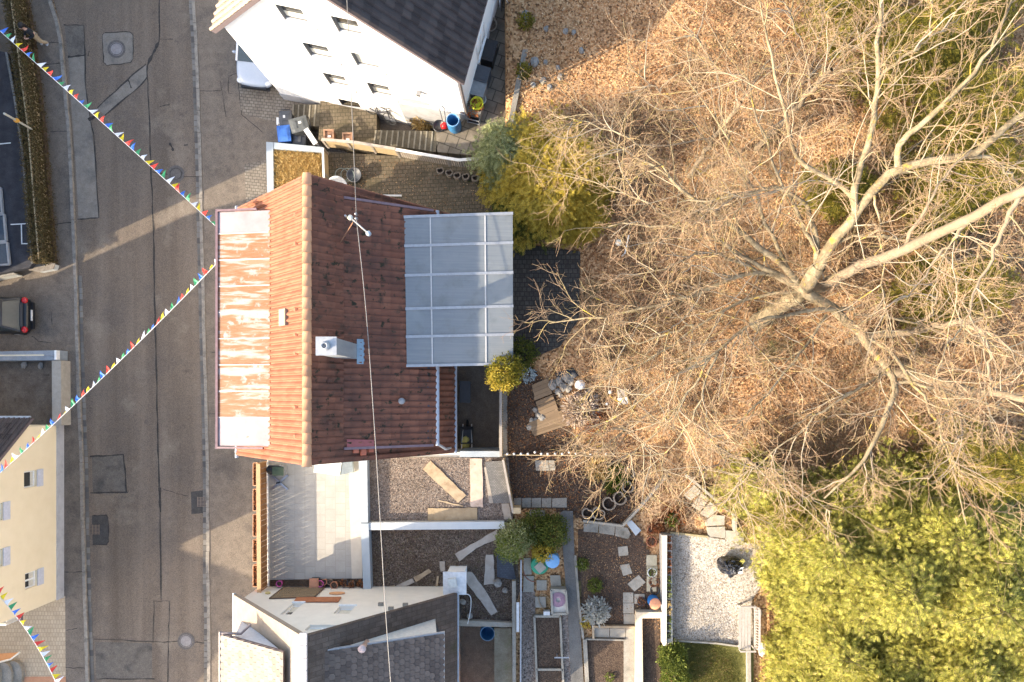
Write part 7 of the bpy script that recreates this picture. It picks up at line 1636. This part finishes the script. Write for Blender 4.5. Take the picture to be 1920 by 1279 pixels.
shrub('small lime green cushion in the middle of the vegetable garden', (1115, 1095), .3, .25, m_lime, 500, .055)
shrub('small green tuft beside the path at the top of the vegetable garden', (1091, 1056), .26, .22, m_lime, 400, .05)
shrub('tiny lime plant at the bottom of the lower vegetable bed', (1143, 1268), .2, .15, m_lime, 160, .05)
shrub('golden dry tuft left of the silver shrub', (1097, 1165), .25, .18, m_yel, 220, .05)
shrub('bright green shrub at the corner of lawn and gravel terrace', (1256, 1222), .6, .7, m_lime, 2400, .06, 'green shrubs by the block wall', 'green_shrub', m_grn)
shrub('lower bright green shrub beside the lawn at the picture bottom', (1262, 1262), .6, .6, m_lime, 2200, .06, 'green shrubs by the block wall', 'green_shrub')
shrub('golden dry bush at the foot of the white house wall', (797, 232), .5, .7, m_gold, 1500, .07, None, 'dry_bush', None, 1.0, .2, 3.2)
shrub('lime green bush beside the retaining wall above the patio', (942, 254), .5, .5, m_lime, 900, .06)
shrub('reddish twiggy bush left of the lime green bush', (918, 250), .4, .45, m_rusty, 500, .05)
shrub('green bush on the slope edge beside the slab path', (982, 138), .32, .3, m_cond, 420, .06)
shrub('green bush higher up on the slope edge near the parasol', (986, 45), .32, .3, m_cond, 420, .06)
shrub('withered brown plants in the bed above the fence', (870, 272), .5, .25, m_rusty, 500, .05)
shrub('dark green plant in the bed above the fence', (884, 282), .35, .35, m_grn, 500, .05)
shrub('reddish plants at the right end of the bed above the fence', (905, 275), .5, .3, m_rusty, 600, .05)
shrub('yellow flowering plant in the bed above the fence', (888, 268), .18, .3, m_yel, 160, .05)
shrub('spiky bright green plant between the horseshoe rings', (1160, 893), .35, .3, m_lime, 700, .09, None, 'spiky_plant', None, .5, .2, 3.2)
shrub('second spiky green plant below the first one', (1150, 908), .3, .25, m_grn, 500, .08, None, 'spiky_plant', None, .5, .2, 3.0)
shrub('yellowish grass clump in the leafy lawn right of the slabs', (1122, 880), .5, .25, m_gold, 500, .08, None, 'grass_clump', None, .4, .2, 3.2)
shrub('pale pampas clump beside the decks', (1090, 768), .72, .4, M('pampas_blade', [(0.36, 0.272, 0.197), (0.475, 0.374, 0.286), (0.533, 0.442, 0.367), (0.396, 0.286, 0.204)], 4, .85, island=True), 2600, .07, None, 'grass_clump', None, .4, .2, 3.4)
shrub('rust coloured shrub right of the pampas clump', (1115, 790), .6, .3, m_rusty, 900, .06)
shrub('blue grey spruce twig cluster beside the upper deck', (990, 703), .35, .25, M('bluish_leaf', [(.26, .33, .35), (.40, .47, .48), (.5, .56, .56)], 4, .7, island=True), 350, .06)
shrub('rust red shrub with pale twigs below the garden steps', (1262, 965), .55, .3, m_rusty, 900, .06)
shrub('pale yellow shrub in the rust red bed below the garden steps', (1256, 974), .28, .35, m_lime, 400, .06)
shrub('orange tinted shrub at the corner of block wall and steps', (1232, 985), .3, .25, m_rusty, 350, .06)
shrub('yellow moss clump near the diagonal shadow on the mossy roof', (735, 1032), .25, .1, m_lime, 300, .05, None, 'moss_clump', None, 1.2)
shrub('yellow moss clump beside the small planks on the mossy roof', (797, 1103), .22, .1, m_yel, 260, .05, None, 'moss_clump', None, 1.2)
shrub('orange yellow plant at the upper left of the mossy roof', (708, 1015), .2, .16, m_yel, 220, .05, None, 'moss_clump', None, 1.2)
shrub('red brown moss patch left of the small planks', (735, 1070), .4, .08, m_rusty, 500, .045, None, 'moss_clump', None, 1.6)
# ---------------------------------------------------------------- ground cover
def scatter(name, poly, n, m, size, label=None, flat_=.25, dz=.03, asp=1.3, ter=True, z=0, hgt=.05):
    xs = [p[0] for p in poly]; ys = [p[1] for p in poly]; out = []
    ins = lambda x, y: sum(((a[1] > y) != (b[1] > y)) and (x < (b[0] - a[0]) * (y - a[1]) / (b[1] - a[1]) + a[0]) for a, b in zip(poly, poly[1:] + poly[:1])) % 2
    while len(out) < n:
        x, y = rg.uniform(min(xs), max(xs)), rg.uniform(min(ys), max(ys))
        if ins(x, y): out.append((x, y, (gh(x, y) if ter else z) + dz + rg.random() * hgt))
    vs, fs = quadleaf(np.array(out), size, flat_, asp); o = mesh_np(name, vs, fs, m); tag(o, label, name.replace('_', ' '), None, 'stuff'); return o
wpoly = lambda pts, z=2.6: [(P(a, b, z).x, P(a, b, z).y) for a, b in pts]
scatter('leaf_litter', wpoly([(1000, -80), (1960, -80), (1960, 1300), (1440, 1300), (1440, 1020), (1370, 1010), (1285, 930), (1205, 940), (1185, 862), (1095, 855), (1040, 740), (1000, 690), (955, 690), (1095, 690), (1095, 455), (960, 440), (945, 300), (952, 240), (990, 80)], 3.0), 120000, m_leaf, .05, 'dry brown beech leaves covering the garden slope')
scatter('rust_leaves', wpoly([(946, 700), (1000, 690), (1040, 740), (1095, 855), (1185, 862), (1200, 940), (1166, 984), (1093, 975), (1050, 957), (962, 955), (946, 860)], 2.5), 5200, M('rust_litter', [(0.0805, 0.0345, 0.0149), (0.196, 0.0747, 0.0276), (0.299, 0.127, 0.046), (0.138, 0.069, 0.0322), (0.345, 0.196, 0.092), (0.0575, 0.0345, 0.0184)], 4, .85, island=True), .05, 'rust brown leaves on the dark soil round the decks', .25, .05)  # rust leaves kept darker, with house shade mixed into their colour
def blades(name, poly, n, m, L, label, ter=True, z=0, w=.02, lean=.6):
    xs = [p[0] for p in poly]; ys = [p[1] for p in poly]
    ins = lambda x, y: sum(((a[1] > y) != (b[1] > y)) and (x < (b[0] - a[0]) * (y - a[1]) / (b[1] - a[1]) + a[0]) for a, b in zip(poly, poly[1:] + poly[:1])) % 2
    p = []
    while len(p) < n:
        x, y = rg.uniform(min(xs), max(xs)), rg.uniform(min(ys), max(ys))
        if ins(x, y): p.append((x, y, (gh(x, y) if ter else z)))
    p = np.array(p); d = rg.normal(size=(n, 3)) * np.array([lean, lean, .2]) + np.array([0, 0, .5]); d = nrm(d); s = nrm(np.cross(d, rg.normal(size=(n, 3)))) * w * .5; l = L * (.5 + rg.random(n))[:, None]
    vs = np.stack([p - s, p + s, p + d * l + s * .3, p + d * l - s * .3], 1).reshape(-1, 3); o = mesh_np(name, vs, np.arange(4 * n).reshape(n, 4), m); tag(o, label, 'grass', None, 'stuff')
blades('dry_grass', wpoly([(514, 280), (603, 290), (603, 350), (514, 385)], .9), 15000, m_gold, .26, 'dry straw coloured grass in the small walled lawn', False, .9, .035, .9)
blades('lawn_grass', wpoly([(1264, 1202), (1400, 1214), (1400, 1310), (1264, 1310)], 2.9), 22000, m_grass, .09, 'short green grass of the lawn at the bottom')
def brush(n):
    poly = wpoly([(1330, -80), (1960, -80), (1960, 1000), (1440, 960), (1285, 900), (1110, 700), (1110, 470), (1010, 250), (1180, 215)], 3.0); out = []
    ins = lambda x, y: sum(((a[1] > y) != (b[1] > y)) and (x < (b[0] - a[0]) * (y - a[1]) / (b[1] - a[1]) + a[0]) for a, b in zip(poly, poly[1:] + poly[:1])) % 2
    cl = []
    while len(cl) < 170:
        x, y = rg.uniform(0, 21), rg.uniform(-6, 18)
        if ins(x, y): cl.append((x, y))
    k = rg.integers(0, len(cl), n); p = np.array(cl)[k] + rg.normal(size=(n, 2)) * .55
    d = nrm(rg.normal(size=(n, 3)) * np.array([1, 1, .35]) + np.array([0, 0, .35])); L = .35 + .8 * rg.random(n)
    Pt = np.zeros((n, 4, 3)); Pt[:, 0, :2] = p; Pt[:, 0, 2] = [gh(a, b) for a, b in p]
    for q in range(1, 4): d = nrm(d + rg.normal(size=(n, 3)) * .25); Pt[:, q] = Pt[:, q - 1] + d * (L / 3)[:, None]
    v, f_ = tubes_np(Pt, np.full(n, .009), np.full(n, .004), 3)
    tag(mesh_np('undergrowth', v, f_, M('dry_brush', [(.13, .075, .045), (.22, .14, .085), (.30, .21, .13), (.17, .10, .055), (.26, .22, .09)], 3, .9, island=True)), 'dry brown brush tangled over the leafy slope', 'undergrowth', None, 'stuff')
brush(26000)
scatter('fallen_leaves', wpoly([(1085, 998), (1210, 1002), (1216, 1150), (1100, 1178)], 2.5), 1500, m_leaf, .035, 'few dry leaves on the vegetable soil', .25, .07)
scatter('fallen_leaves', wpoly([(620, 295), (930, 310), (930, 395), (640, 400)], 1.9), 1300, m_leaf, .03, 'small leaves strewn over the brick patio', .25, .012, 1.3, False, 1.9, .01)
scatter('fallen_leaves', wpoly([(1204, 1156), (1236, 1156), (1237, 1300), (1205, 1300)], 2.55), 700, m_leaf, .035, 'leaves on the narrow soil bed inside the beige wall', .25, .13, 1.3, True, 0, .03)
scatter('pebbles', wpoly([(1258, 1002), (1325, 1008), (1362, 1014), (1432, 1024), (1432, 1078), (1405, 1123), (1408, 1202), (1264, 1192)], 2.7), 14000, M('pebble', [(.22, .18, .13), (.46, .42, .37), (.56, .52, .47), (.32, .26, .19), (.50, .46, .41)], 4, .9, island=True), .028, 'pale pebbles of the gravel terrace', .15, .105, 1.1, True, 0, .015)
scatter('roof_pebbles', wpoly([(692, 862), (952, 862), (960, 976), (694, 978)], 2.6), 16000, M('roof_pebble', [(.12, .09, .075), (.26, .20, .16), (.42, .35, .29), (.20, .15, .12), (.33, .25, .19)], 4, .9, island=True), .026, 'loose gravel on the upper flat roof', .15, .005, 1.1, False, ZT, .02)
scatter('roof_pebbles', wpoly([(698, 998), (960, 996), (968, 1100), (955, 1160), (868, 1156), (862, 1116), (698, 1116)], 2.6), 14000, M('moss_pebble', [(.07, .045, .03), (.17, .11, .08), (.26, .20, .16), (.13, .12, .04), (.10, .065, .05)], 4, .9, island=True), .03, 'gravel and dead moss on the lower flat roof', .2, .005, 1.1, False, ZT, .03)
